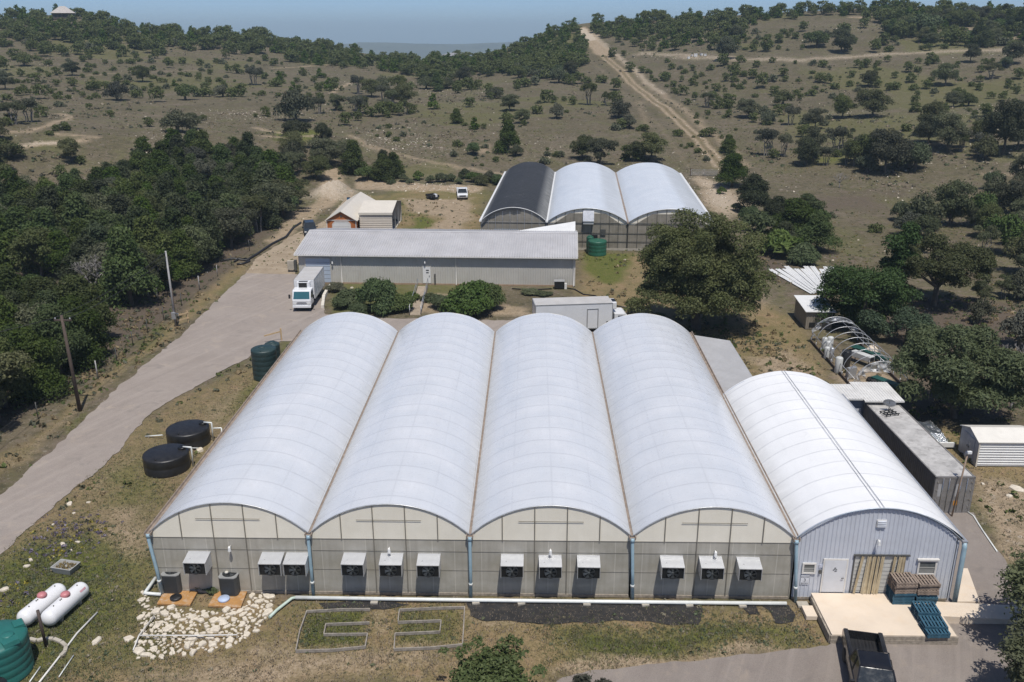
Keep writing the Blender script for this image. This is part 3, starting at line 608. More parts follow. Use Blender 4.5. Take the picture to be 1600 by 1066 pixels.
# curtain doorway
c0, c1 = lx(1329, 922, DZ) + .02, lx(1402, 915, DZ) + .12
MB().box(c0, -.045, DZ, c1, -.034, DZ + 2.35).build('roller_door', pm('roller_cream', (.52, .52, .49), .5, 0, .08), ps)
m = MB()
for i in range(9): m.box(c0 + .02, -.056, DZ + .12 + i * .25, c1 - .02, -.044, DZ + .14 + i * .25)
m.build('roller_slats', pm('slat_grey', (.25, .25, .24), .5), ps)
m = MB(); m.box(c0 - .12, -.14, DZ + 2.36, c1 + .3, -.05, DZ + 2.43); m.box(c0 - .02, -.06, DZ, c0 - .08, -.03, DZ + 2.36); m.box(c1, -.09, DZ, c1 + .1, -.03, DZ + 2.36); m.build('curtain_rail', FRAME, ps)
k = NT('curtain_plastic'); co = k.co('Object'); n1 = k.noise(3, 4, .6, co); c = k.mix(k.ramp(n1, .3, .7), (.44, .36, .23), (.58, .50, .35)); CURT = k.fin(c, .35, 0, .4)
for xa, xb, wt, wb in ((.26, .02, .2, .17), (.62, .48, .2, .28), (.88, .78, .18, .2), (1.12, 1.02, .16, .24), (1.36, 1.22, .17, .2), (2.0, 1.9, .2, .14), (2.3, 2.18, .2, .16), (2.48, 2.42, .16, .2)):
    m = MB(); P_ = []
    for i in range(9):
        t = i / 8; row = []
        for j in range(9):
            s_ = j / 8; xm = c0 + xb + (xa - xb) * t; ww = wb + (wt - wb) * t; row.append((xm + ww * s_, -.17 - .05 * math.sin(s_ * 9 + xa * 7) - .05 * (1 - t), DZ + .03 + 2.33 * t))
        P_.append(row)
    m.grid(P_); m.build('curtain_strip', CURT, ps)
# louvre vent, lamp, intercom, notices
m = MB(); vx = lx(1378, 815, 4.9); m.box(vx - .26, -.08, 4.62, vx + .26, -.03, 5.05); vt = m.build('vent', CORNICE, ps)
m = MB()
for i in range(4): m.prism([(-.08, 4.66 + i * .1), (-.13, 4.64 + i * .1), (-.13, 4.66 + i * .1), (-.08, 4.73 + i * .1)], vx - .23, vx + .23, 'x')
m.build('louvres', pm('louvre', (.55, .57, .6), .4), vt); m = MB(); [m.box(vx - .23, -.095, 4.645 + i * .1, vx + .23, -.078, 4.66 + i * .1) for i in range(4)]; m.build('louvre_gaps', DARKIN, vt)
wall_lamp(vx - .08, 3.85, ps, y=-.02)
ix = lx(1281, 893, 2.2); MB().box(ix - .06, -.12, 1.7, ix + .06, -.03, 1.92).build('entry_phone', FRAME, ps)
MB().box(ix - .07, -.05, 2.05, ix + .12, -.032, 2.25).build('notice', pm('notice', (.55, .58, .68), .5), ps)
def text(name, s_, size, mat, parent, loc, rot=(R(90), 0, 0), ext=.003, align='CENTER'):
    cu = bpy.data.curves.new(name, 'FONT'); cu.body = s_; cu.size = size; cu.align_x = align; cu.align_y = 'CENTER'; cu.extrude = ext
    o = bpy.data.objects.new(name, cu); COL.objects.link(o); bpy.context.view_layer.update()
    me = bpy.data.meshes.new_from_object(o.evaluated_get(bpy.context.evaluated_depsgraph_get())); bpy.data.objects.remove(o)
    o = bpy.data.objects.new(name, me); COL.objects.link(o); me.materials.clear(); me.materials.append(mat); o.parent = parent; o.location = loc; o.rotation_euler = rot; return o
sx = lx(1257, 905, 1.6) + .02
sg = MB().box(sx - .23, -.06, .97, sx + .23, -.035, 1.55).build('dock_sign', pm('sign_white', (.66, .68, .72), .45), ps)
INK = pm('ink', (.035, .04, .05), .6)
text('lettering', 'DOCK', .15, INK, sg, (sx, -.063, 1.45)); text('lettering', '3', .27, INK, sg, (sx, -.063, 1.25)); text('lettering', 'ENTRY', .13, INK, sg, (sx, -.063, 1.04))
# ---------------------------------------------------------------- other buildings
def GP(px, py, p0, n):
    """sight line of a measured photo point meets a wall plane"""
    d = Vector(ray(px, py)); c = Vector(CAM); t = (Vector(p0) - c).dot(Vector(n)) / d.dot(Vector(n)); return c + d * t
def to_local(o, p): return Matrix.Translation(o.location) @ Matrix.Rotation(o.rotation_euler.z, 4, 'Z'), p
def loc_of(o, p):
    m = (Matrix.Translation(o.location) @ Matrix.Rotation(o.rotation_euler.z, 4, 'Z')).inverted(); return m @ Vector(p)
CREAMW = pm('beige_ribbed', (.49, .475, .43), .5, 0, .07, .5, .3, (.38, .32, .25))
ROOFG = pm('galvalume_roof', (.54, .53, .53), .42, .2, .10, .35, .3, (.38, .35, .32))
WHITEM = pm('white_metal', (.74, .74, .72), .4, 0, .06, .8, .15, (.5, .46, .4))
CREAMR = pm('cream_roof', (.66, .61, .52), .45, 0, .04, .8, .1)
# --- long metal building
mb = thing('metal_building', 'long beige ribbed metal building with a low grey metal roof behind the big greenhouse', 'building', (-7.9, 64.5, 0), math.atan2(-1.2, 33.9))
LM, DM, EM, RM = 34.0, 14.4, 3.72, 5.0
m = MB(); ribbed(m, (0, 0, 0), (1, 0, 0), LM, lambda a: EM, lambda a: .12, .30, .035, out=(0, -1, 0)); m.build('front_wall', CREAMW, mb)
m = MB(); gt = lambda a: EM + (RM - EM) * (1 - abs(a - DM/2) / (DM/2))
ribbed(m, (LM, 0, 0), (0, 1, 0), DM, gt, lambda a: .12, .30, .035, out=(1, 0, 0)); m.build('end_wall', CREAMW, mb)
m = MB(); ribbed(m, (0, 0, 0), (0, 1, 0), DM, gt, lambda a: .12, .30, .035, out=(-1, 0, 0)); m.build('end_wall', CREAMW, mb)
MB().box(0, DM - .05, .1, LM, DM, EM).build('back_wall', CREAMW, mb)
MB().box(.03, .03, -.1, LM - .03, DM - .06, .13).build('slab', CONCG, mb)
m = MB()
for sgn, y0 in ((1, -.48), (-1, DM + .48)):
    up = Vector((0, sgn * (DM/2 + .48), RM + .08 - (EM - .02))); ln = up.length; up.normalize(); outn = Vector((0, -sgn * up.z, abs(up.y)))
    ribbed(m, (-.35, y0, EM - .02), (1, 0, 0), LM + .7, lambda a, ln=ln: ln, lambda a: 0, .305, .065, up=up, out=outn)
m.build('roof', ROOFG, mb)
m = MB(); m.prism([(DM/2 - .28, RM + .06), (DM/2, RM + .16), (DM/2 + .28, RM + .06), (DM/2, RM + .12)], -.4, LM + .4, 'x'); m.build('ridge_cap', ROOFG, mb)
m = MB(); m.box(-.36, -.56, EM - .14, LM + .36, -.42, EM - .02)
m.build('eave_gutter', CORNICE, mb)
m = MB()
for x in (-.37, LM + .36):
    m.prism([(-.5, EM - .16), (DM/2, RM - .06), (DM + .5, EM - .16), (DM + .5, EM + .06), (DM/2, RM + .16), (-.5, EM + .06)], x - .03, x + .03, 'x')
m.build('rake_trim', CORNICE, mb)
MB().box(LM - .02, -.06, .1, LM + .09, .1, EM - .05).build('corner_trim', CORNICE, mb)
def wl(px, py): return loc_of(mb, GP(px, py, mb.location, (math.sin(-mb.rotation_euler.z), math.cos(mb.rotation_euler.z), 0)))
a, b = wl(477, 402), wl(515, 402)
gdz = min(3.15, a.z)
gd = MB().box(a.x, -.06, .14, b.x, -.02, gdz).build('garage_door', pm('garage_blue', (.42, .49, .58), .45, 0, .05), mb)
m = MB(); [m.box(a.x + .02, -.066, z, b.x - .02, -.055, z + .03) for z in np.arange(.6, gdz - .2, .52)]; m.build('panel_joint', FRAME, gd)
m = MB(); m.box(a.x - .12, -.09, .13, a.x, -.02, gdz + .1); m.box(b.x, -.09, .13, b.x + .12, -.02, gdz + .1); m.box(a.x - .12, -.095, gdz, b.x + .12, -.02, gdz + .12); m.build('door_trim', CREAMW, mb)
a, b = wl(660.5, 416), wl(672.5, 416)
ed = MB().box(a.x, -.075, .2, b.x, -.03, 2.3).build('door', WHITEM, mb, bev=.01)
MB().box(a.x + .4, -.082, 1.75, a.x + .75, -.074, 1.9).build('notice', INK, ed); MB().box(a.x + .4, -.082, 1.45, a.x + .72, -.074, 1.6).build('notice', INK, ed)
MB().tube([(b.x - .1, -.08, 1.15), (b.x - .1, -.14, 1.15), (b.x - .22, -.14, 1.15)], .03, 6).build('handle', FRAME, ed)
m = MB(); m.box(a.x - .08, -.085, .15, a.x, -.03, 2.36); m.box(b.x, -.085, .15, b.x + .08, -.03, 2.36); m.box(a.x - .08, -.088, 2.3, b.x + .08, -.03, 2.38); m.build('door_frame', CREAMW, mb)
MB().box(b.x + .45, -.14, .15, b.x + .62, -.03, 1.4).build('conduit_box', FRAME, mb)
q = wl(664, 405); wall_lamp(q.x, 2.95, mb); q = wl(520, 411); wall_lamp(q.x, 2.75, mb)
for px in (532, 712, 897):
    q = wl(px, 397); m = MB(); m.tube([(q.x, -.45, EM - .1), (q.x, -.12, EM - .45), (q.x, -.12, .15), (q.x, -.3, .08)], .05, 6); m.build('downspout', CORNICE, mb)
MB().box(.2, -.05, -.05, LM - .1, -.01, .16).build('foot_trim', pm('foot_rust', (.34, .24, .16), .8), mb)
# --- rear greenhouse with a shade cloth bay
HR, AR = 4.0, 6.0
A, B, Cc = G(751, 345, HR), G(855, 344, HR), G(981, 347.6, HR)
rg = thing('greenhouse', 'smaller rear greenhouse of three arched bays, its left bay covered in black shade cloth', 'greenhouse', (A.x, A.y - .1, 0), -.049)
xs = [0, loc_of(rg, B).x, loc_of(rg, Cc).x, loc_of(rg, Cc).x + 12.0]; LR = 45.5
def arc2(x0, x1, zb, Wd, n=24): return [(x0, zb), (x1, zb)] + [(x1 + (x0 - x1) * i / n, arcz(x1 + (x0 - x1) * i / n, Wd, HR, AR) - .02) for i in range(n + 1)]
for b in range(3):
    Wd = xs[b+1] - xs[b]; yo = 0
    roof_grid(Wd, LR, HR, AR + .02, 1.2, 26, .03 if b else .05, .15).build('shade_cover' if b == 0 else 'roof_cover', FILM2 if b else SHADE, rg, (xs[b], yo, 0))
    for ya in (0, LR - .06):
        MB().prism(arc2(.05, Wd - .05, HR - .3, Wd), ya, ya + .06, 'y').build('gable_film', GABLE_UP if b else GABLE_RE, rg, (xs[b], yo, 0))
        MB().prism([(.05, .3), (Wd - .05, .3), (Wd - .05, HR - .3), (.05, HR - .3)], ya + .004, ya + .056, 'y').build('gable_wall', GABLE_RE, rg, (xs[b], yo, 0))
    if b:
        MB().prism([(Wd*.08, HR - .28), (Wd*.92, HR - .28), (Wd * .72, AR - .75), (Wd * .28, AR - .75)], -.05, -.012, 'y').build('gable_panel', GABLE_RE, rg, (xs[b], 0, 0))
    fr = MB()
    for x in np.linspace(.06, Wd - .06, 10): fr.bar((x, -.08, .2), (x, -.08, arcz(x, Wd, HR, AR) - .03), .06, .05)
    for z in (1.3, 2.5, HR - .1): fr.bar((.05, -.075, z), (Wd - .05, -.075, z), .05, .04)
    fr.build('gable_frame', FRAME if b else GALV, rg, (xs[b], yo, 0))
    MB().tube([(x, -.17, arcz(x, Wd, HR, AR) + .0) for x in np.linspace(.02, Wd - .02, 30)], .05, 6).build('end_bow', WHITEM if b == 0 else GALV, rg, (xs[b], yo, 0))
for i, x in enumerate(xs): MB().prism([(-.14, HR - .08), (.14, HR - .08), (.2, HR + .1), (-.2, HR + .1)], -.3, LR + .2, 'y').build('gutter', WHITEM if i in (0, 1, 3) else GUTM, rg, (x, 0, 0))
MB().box(-.03, 0, 0, .03, LR, HR - .05).build('side_wall', GABLE_RE, rg); MB().box(xs[3] - .03, 0, 0, xs[3] + .03, LR, HR - .05).build('side_wall', GABLE_RE, rg)
def rl(px, py): return loc_of(rg, GP(px, py, rg.location, (.049, 1, 0)))
q, q2 = rl(911, 331), rl(928, 345); m = MB(); m.prism([(-.1, q.z + .1), (-.7, q2.z), (-.7, q2.z + .06), (-.1, q.z + .18)], q.x, q2.x, 'x'); m.box(q.x + .05, -.6, q2.z - .4, q2.x - .05, -.1, q2.z); m.build('vent_hood', SHEETM, rg)
MB().box(.2, -.12, 0, xs[3] - .1, -.06, .32).build('base_board', CONCG, rg)
m = MB(); P_ = []
for i in range(13):
    t = i / 12; x = .1 + t * (xs[1] * .6); z = arcz(x, xs[1], HR, AR); P_.append([(x, -.2, z + .03), (x, -.24 - .05 * math.sin(i * 2), z - .25 - .25 * fbm(x, 0, .8, 4) - .9 * max(0, .3 - t))])
m.grid(P_); m.build('shade_flap', SHADE, rg)
q = rl(935, 365); MB().box(q.x + .3, -.16, 2.2, q.x + 1.0, -.08, 3.0).build('control_box', FRAME, rg)
q = rl(928, 375); MB().box(q.x - .5, -.2, .3, q.x + .5, -.1, 2.2).build('door', DARKIN, rg)
MB().box(1.9, -.14, .2, 5.4, -.08, 2.9).build('door', pm('rear_door_blue', (.26, .30, .35), .5), rg)
# --- white mono pitch roof between the rear greenhouse and the metal building
p = [G(803, 361.5, 4.1), G(899, 346, 4.75), G(899, 362, 4.1), G(850, 366, 3.9)]
lt = thing('lean_to', 'bright white tilted lean-to roof between the rear greenhouse and the metal building', 'lean-to', (p[3].x, p[3].y, 0))
L_ = lambda v: Vector((v.x - p[3].x, v.y - p[3].y, v.z))
q = [L_(v) for v in p]; m = MB(); m.add(q + [v - Vector((0, 0, .12)) for v in q], [(0,3,2,1), (4,5,6,7), (0,1,5,4), (1,2,6,5), (2,3,7,6), (3,0,4,7)]); m.build('roof', WHITEM, lt)
for v in (q[0], q[1], q[2], q[3]): MB().tube([(v.x * .96, v.y * .96, 0), (v.x * .96, v.y * .96, v.z - .1)], .06, 6).build('post', GALV, lt)
# --- grey lean-to on the side of the big greenhouse
lt2 = thing('lean_to', 'grey ribbed metal lean-to roof against the right side of the big greenhouse', 'lean-to', (35.5, 20.6, 0))
m = MB(); up = Vector((3.5, 0, -.55)).normalized(); ribbed(m, (0, 0, 3.55), (0, 1, 0), 14.2, lambda a: 3.45, lambda a: 0, .3, .04, up=up, out=(.15, 0, 1)); m.build('roof', pm('old_roof', (.36, .36, .365), .55, .1, .08, .5, .15), lt2)
for y in (.3, 7, 13.9): MB().tube([(3.3, y, 0), (3.3, y, 3.0)], .06, 8).build('post', GALV, lt2)
MB().bar((3.3, 0, 2.98), (3.3, 14.1, 2.98), .1, .12).build('beam', GALV, lt2)
# --- orange garage cabin and carport
ga = thing('garage', 'small orange wooden garage with a cream gabled roof and a white garage door', 'garage', (-10.3, 91.2, 0))
ORW = pm('orange_wood', (.42, .135, .035), .6, 0, .2, 2, .2)
w_, d_, e_, r_ = 4.5, 16.5, 2.45, 3.75
m = MB(); m.prism([(0, 0), (w_, 0), (w_, e_), (w_/2, r_ - .15), (0, e_)], 0, d_, 'y'); m.build('wall', ORW, ga)
for s_ in (0, 1):
    m = MB(); P0 = [(-.25, e_ - .18), (w_/2, r_)] if s_ == 0 else [(w_ + .25, e_ - .18), (w_/2, r_)]
    m.prism([P0[0], P0[1], (P0[1][0], P0[1][1] + .08), (P0[0][0], P0[0][1] + .08)], -.3, d_ + .3, 'y'); m.build('roof', CREAMR, ga)
gd = MB().prism([(.95, .05), (3.55, .05), (3.55, 1.75), (3.2, 2.1), (1.3, 2.1), (.95, 1.75)], -.05, -.01, 'y').build('garage_door', WHITEM, ga)
m = MB(); [m.box(1.0, -.056, z, 3.5, -.045, z + .02) for z in (.5, .95, 1.4)]; m.build('panel_joint', FRAME, gd)
m = MB()
for a, b in (((.88, 0), (.88, 1.8)), ((.88, 1.8), (1.26, 2.18)), ((1.26, 2.18), (3.24, 2.18)), ((3.24, 2.18), (3.62, 1.8)), ((3.62, 1.8), (3.62, 0)), ((.04, 0), (.04, e_ - .05)), ((w_ - .04, 0), (w_ - .04, e_ - .05)), ((.05, e_ - .05), (w_ - .05, e_ - .05))): m.bar((a[0], -.03, a[1]), (b[0], -.03, b[1]), .12, .08, (0, 1, 0))
m.build('trim', CORNICE, ga)
MB().box(w_/2 - .12, -.06, 2.85, w_/2 + .12, -.01, 3.15).build('vent', FRAME, ga)
cp = thing('carport', 'cream metal carport with horizontal siding and an open right end beside the orange garage', 'carport', (-5.5, 92.4, 0))
cw, cd, ce, cr = 5.0, 10.2, 3.35, 4.2
m = MB(); ribbed(m, (0, 0, .1), (0, 0, 1), ce - .35, lambda a: cw, lambda a: 0, .28, .03, up=Vector((1, 0, 0)), out=(0, -1, 0)); m.build('front_siding', pm('cream_siding', (.60, .54, .46), .5, 0, .05), cp)
MB().box(0, cd - .05, .1, cw, cd, ce).build('back_siding', CREAMR, cp); MB().prism([(0, 0), (cd, 0), (cd, ce), (cd/2, cr), (0, ce)], 0, .05, 'x').build('end_siding', CREAMR, cp)
m = MB()
for a, b in (((-.15, ce - .1), (cd/2, cr)), ((cd/2, cr), (cd + .15, ce - .1))): m.prism([a, b, (b[0], b[1] + .07), (a[0], a[1] + .07)], -.1, cw + .1, 'x')
m.build('roof', CREAMR, cp); MB().box(-.1, -.18, ce - .35, cw + .1, -.1, ce).build('fascia', CREAMR, cp)
for y in (.08, cd * .33, cd * .66, cd - .1): MB().box(cw - .08, y - .05, 0, cw, y + .05, ce).build('post', GALV, cp)
MB().box(.1, .1, .0, cw - .1, cd - .1, .05).build('floor_slab', CONCG, cp)
# goods standing in the carport
for i, (x, y, z, s_) in enumerate(((4.3, .7, .05, .7), (4.4, 1.6, .05, .6), (4.3, 2.6, .05, .8), (3.6, .9, .05, .6), (4.35, .8, .76, .45))):
    o = MB().cbox((0, 0, s_ * .42), (s_, s_ * .9, s_ * .84)); o.box(-s_/2 - .02, -s_ * .47, s_ * .76, s_/2 + .02, s_ * .47, s_ * .86)
    o = o.build('crate', pm('blue_crate', (.025, .07, .20), .5), None, (-5.5 + x, 92.4 + y, z), rz=i * .2, bev=.02)
    tag(o, ['blue crate at the front corner of the open carport end', 'second blue crate inside the open carport end', 'largest blue crate, deepest in the open carport end', 'blue crate behind the others inside the carport', 'small blue crate resting on top of another crate in the carport'][i], 'crate', 'blue crates in the carport')
# --- container, annex, white shed, small shed
ct = thing('shipping_container', 'weathered grey refrigerated shipping container lying lengthways beside the arched shed', 'container', (46.95, 9.55, 0), .03)
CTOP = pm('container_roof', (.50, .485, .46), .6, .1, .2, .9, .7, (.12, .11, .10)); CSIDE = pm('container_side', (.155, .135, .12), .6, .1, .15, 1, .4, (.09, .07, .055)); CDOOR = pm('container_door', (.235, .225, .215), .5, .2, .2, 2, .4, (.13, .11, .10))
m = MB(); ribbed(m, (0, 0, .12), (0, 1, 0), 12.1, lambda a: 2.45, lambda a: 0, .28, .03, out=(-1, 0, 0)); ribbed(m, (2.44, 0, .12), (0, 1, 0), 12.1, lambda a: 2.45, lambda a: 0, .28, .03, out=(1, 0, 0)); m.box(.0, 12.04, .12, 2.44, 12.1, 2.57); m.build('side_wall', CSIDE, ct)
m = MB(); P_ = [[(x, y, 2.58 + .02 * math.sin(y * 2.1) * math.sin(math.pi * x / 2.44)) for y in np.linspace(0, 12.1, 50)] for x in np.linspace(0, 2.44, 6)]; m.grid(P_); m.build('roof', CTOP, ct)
m = MB()
for x in (0, 2.44): m.bar((x, 0, 2.585), (x, 12.1, 2.585), .09, .07); m.box(x - .07, -.07, 0, x + .07, .07, 2.62)
m.box(-.07, -.07, 2.5, 2.51, .07, 2.625); m.box(-.07, -.06, 0, 2.51, .06, .16); m.box(-.05, 0, 0, .03, 12.1, .13); m.box(2.41, 0, 0, 2.49, 12.1, .13); m.build('frame', CDOOR, ct)
for s_ in (0, 1):
    x0 = .07 + s_ * 1.155; dr = MB().box(x0, -.05, .16, x0 + 1.145, -.01, 2.5).build('door', CDOOR, ct)
    m = MB()
    for dx_ in (.38, .78): m.tube([(x0 + dx_, -.09, .14), (x0 + dx_, -.09, 2.52)], .024, 6)
    m.build('lock_rod', CHROME, dr)
    m = MB(); xx = x0 + (.02 if s_ == 0 else 1.05)
    for z in (.4, .95, 1.6, 2.2): m.box(xx, -.085, z, xx + .08, -.05, z + .1)
    m.build('hinge', CHROME, dr); MB().box(x0 + .12, -.056, 1.2, x0 + .34, -.049, 2.1).build('plate', pm('plate_grey', (.36, .36, .36), .5), dr)
    if s_: MB().box(x0 + .12, -.058, .55, x0 + .34, -.05, .9).build('placard', pm('placard_orange', (.62, .26, .02), .5), dr)
an = thing('annex', 'small annex with a white corrugated roof joining the arched shed to the container', 'annex', (44.25, 21.75, 0))
m = MB(); ribbed(m, (-.2, -.3, 2.98), (1, 0, 0), 2.3, lambda a: 3.0, lambda a: 0, .22, .03, up=Vector((0, 1, .0)), out=(0, 0, 1)); ribbed(m, (2.1, -.65, 2.96), (1, 0, 0), 3.0, lambda a: 3.7, lambda a: 0, .22, .03, up=Vector((0, 1, .02)), out=(0, 0, 1)); m.box(2.1, -.66, 2.85, 5.1, -.6, 2.95); m.box(-.2, -.31, 2.86, 2.1, -.26, 2.97); m.build('roof', pm('annex_roof', (.66, .65, .62), .5, .0, .1, 1.2, .45, (.42, .38, .33)), an)
MB().box(0, .1, 0, 2.3, .16, 2.86).build('front_wall', pm('annex_wall', (.22, .25, .30), .5), an); MB().box(0, 2.7, 0, 4.9, 2.76, 2.85).build('back_wall', RIBBED, an); MB().box(4.85, .35, 0, 4.9, 2.7, 2.85).build('side_wall', RIBBED, an); MB().box(1.4, .04, .05, 2.15, .1, 2.05).build('door', DOORW, an)
sd = thing('satellite_dish', 'pale grey satellite dish on a short mast at the far end of the container roof', 'satellite dish', (47.9, 20.3, 2.6), 2.7)
m = MB(); m.lathe([(.02, .0), (.2, .035), (.36, .11), (.46, .19), (.46, .2), (.2, .05), (.01, .015)], (0, 0, 0), 20, axis='y'); m.build('dish', pm('dish_grey', (.52, .54, .56), .45), sd, (0, .1, .75), rot=(-.55, 0, 0))
MB().tube([(0, 0, 0), (0, 0, .75)], .03, 8).build('mast', FRAME, sd); MB().tube([(0, .12, .55), (0, .55, .95)], .018, 6).build('feed_arm', FRAME, sd)
rk = MB(); [rk.bar((x, -.4, .1), (x, .4, .1), .05, .05) for x in (-.5, -.2, .2, .5)]; [rk.bar((-.6, y, .16), (.6, y, .16), .06, .05) for y in (-.35, .0, .35)]; [rk.bar((x, y, 0), (x, y, .12), .05, .05) for x in (-.5, .5) for y in (-.35, .35)]; rk.bar((-.4, -.2, .2), (.3, .3, .32), .05, .04)
tag(rk.build('roof_rack', DARKIN, None, (47.6, 19.4, 2.61), rz=.3), 'dark metal rack lying on the container roof below the satellite dish', 'rack')
ws = thing('shed', 'small white metal garden shed with horizontal siding and double doors in its shaded left end', 'shed', (52.85, 16.15, 0))
sw_, sd_, se, sr = 4.2, 2.75, 1.95, 2.42
m = MB(); ribbed(m, (0, 0, .05), (0, 0, 1), se - .3, lambda a: sw_, lambda a: 0, .2, .035, up=Vector((1, 0, 0)), out=(0, -1, 0)); m.build('siding', WHITEM, ws); MB().box(0, sd_ - .04, 0, sw_, sd_, se).build('back_wall', WHITEM, ws); MB().box(0, -.02, se - .26, sw_, .02, se).build('eave_band', WHITEM, ws)
for x in (0, sw_ - .04): MB().prism([(0, 0), (sd_, 0), (sd_, se), (sd_/2, sr), (0, se)], x, x + .04, 'x').build('end_wall', pm('shed_end_shaded', (.50, .51, .54), .5), ws)  # white ends toned bluish grey: the left end's shade is in the colour
m = MB()
for a, b in (((-.12, se - .04), (sd_/2, sr)), ((sd_/2, sr), (sd_ + .12, se - .04))): m.prism([a, b, (b[0], b[1] + .06), (a[0], a[1] + .06)], -.1, sw_ + .1, 'x')
m.build('roof', pm('shed_roof', (.72, .69, .62), .45, 0, .05, 1, .12), ws)
for y in (.52, 1.38): dr = MB().box(-.04, y, .08, -.005, y + .84, 1.85).build('door', pm('shed_door_shaded', (.42, .43, .47), .5), ws); MB().box(-.07, y + (.7 if y < 1 else .06), .9, -.04, y + (.78 if y < 1 else .14), 1.05).build('handle', FRAME, dr)  # door grey has the shade on this end painted in
MB().box(.0, -.06, 0, .1, -.02, se).build('corner_trim', CREAMR, ws)

ss = thing('shed', 'little brown metal pump shed with a white sloping roof below the vine covered trees', 'shed', (49.55, 47.2, 0), -.02)
m = MB(); tf = lambda a: 1.95; ribbed(m, (0, 0, 0), (1, 0, 0), 2.7, tf, lambda a: .03, .3, .03, out=(0, -1, 0)); ribbed(m, (0, 0, 0), (0, 1, 0), 4.6, lambda a: 1.95 + .06 * a, lambda a: .03, .3, .03, out=(-1, 0, 0)); m.box(2.64, 0, 0, 2.7, 4.6, 2.0); m.box(0, 4.55, 0, 2.7, 4.6, 2.2); m.build('wall', pm('brown_metal', (.245, .215, .17), .55, 0, .08), ss)
MB().prism([(-.25, 1.93), (4.8, 2.24), (4.8, 2.31), (-.25, 2.0)], -.2, 2.9, 'x').build('roof', WHITEM, ss)
m = MB(); m.box(.35, -.06, .25, .95, -.03, .75); m.build('vent', DARKIN, ss)
# --- far houses
def far_house(px, py, dist, w_, d_, h_, r_, rz, label, roofm, wallm):
    d = ray(px, py); hh = math.hypot(d[0], d[1]); x = CAM[0] + d[0] / hh * dist; y = CAM[1] + d[1] / hh * dist
    o = thing('house', label, 'house', (x, y, tzf(x, y) - .3), rz); m = MB(); m.box(-w_/2, -d_/2, 0, w_/2, d_/2, h_); wa = m.build('wall', wallm, o)
    k_ = w_ * .12; m = MB(); e = .8; m.add([(-w_/2-e, -d_/2-e, h_), (w_/2+e, -d_/2-e, h_), (w_/2+e, d_/2+e, h_), (-w_/2-e, d_/2+e, h_), (-k_, 0, r_), (k_, 0, r_)], [(0,1,5,4), (1,2,5), (2,3,4,5), (3,0,4), (3,2,1,0)]); m.build('roof', roofm, o)
    for i in range(4): MB().box(-w_/2 + 1 + i * (w_ - 2) / 4, -d_/2 - .05, .9, -w_/2 + 1 + i * (w_ - 2) / 4 + 1.1, -d_/2 - .01, 2.2).build('window', DARKIN, o)
    return o
far_house(100, 28, 512, 9.5, 8, 2.8, 6.0, .4, 'hilltop house with a pale pyramid metal roof on the left ridge', pm('far_roof', (.42, .39, .36), .6), pm('far_wall', (.09, .07, .055), .8))
far_house(706, 92, 466, 10, 8, 3.2, 4.6, .1, 'low grey house half hidden among trees in the gap between the hills', pm('far_roof_grey', (.25, .25, .26), .6), pm('far_wall_grey', (.16, .16, .16), .8))
# ---------------------------------------------------------------- vehicles
PAINTW = pm('white_paint', (.72, .73, .74), .25, 0, .04, 1, .08, (.45, .42, .38)); PAINTB = pm('black_paint', (.012, .012, .014), .12, 0, .1, 1, .12, (.10, .09, .08), spec=.6); PAINTN = pm('navy_paint', (.03, .04, .055), .15)
TRIM = pm('dark_trim', (.02, .02, .021), .55); LENS = pm('lamp_lens', (.62, .62, .60), .1); REDL = pm('red_lens', (.35, .02, .015), .2); TGLASS = pm('tinted_glass', (.004, .009, .011), .08, 0, .1, 1, spec=.9); WGLASS = pm('windscreen', (.035, .12, .14), .05, 0, .1, 1, spec=.9)
def wheel(parent, x, y, r, wd, s):
    o = MB().lathe([(r*.6, -wd/2), (r*.93, -wd/2), (r, -wd*.3), (r, wd*.3), (r*.93, wd/2), (r*.6, wd/2)], (0,0,0), 20, axis='x').build('wheel', RUBBER, parent, (x, y, r))
    m = MB(); m.lathe([(.05, wd*.42), (r*.3, wd*.40), (r*.4, wd*.28), (r*.58, wd*.33), (r*.6, wd*.1)], (0,0,0), 16, axis='x') if s > 0 else m.lathe([(.05, -wd*.42), (r*.3, -wd*.40), (r*.4, -wd*.28), (r*.58, -wd*.33), (r*.6, -wd*.1)], (0,0,0), 16, axis='x')
    m.build('rim', CHROME, o); return o
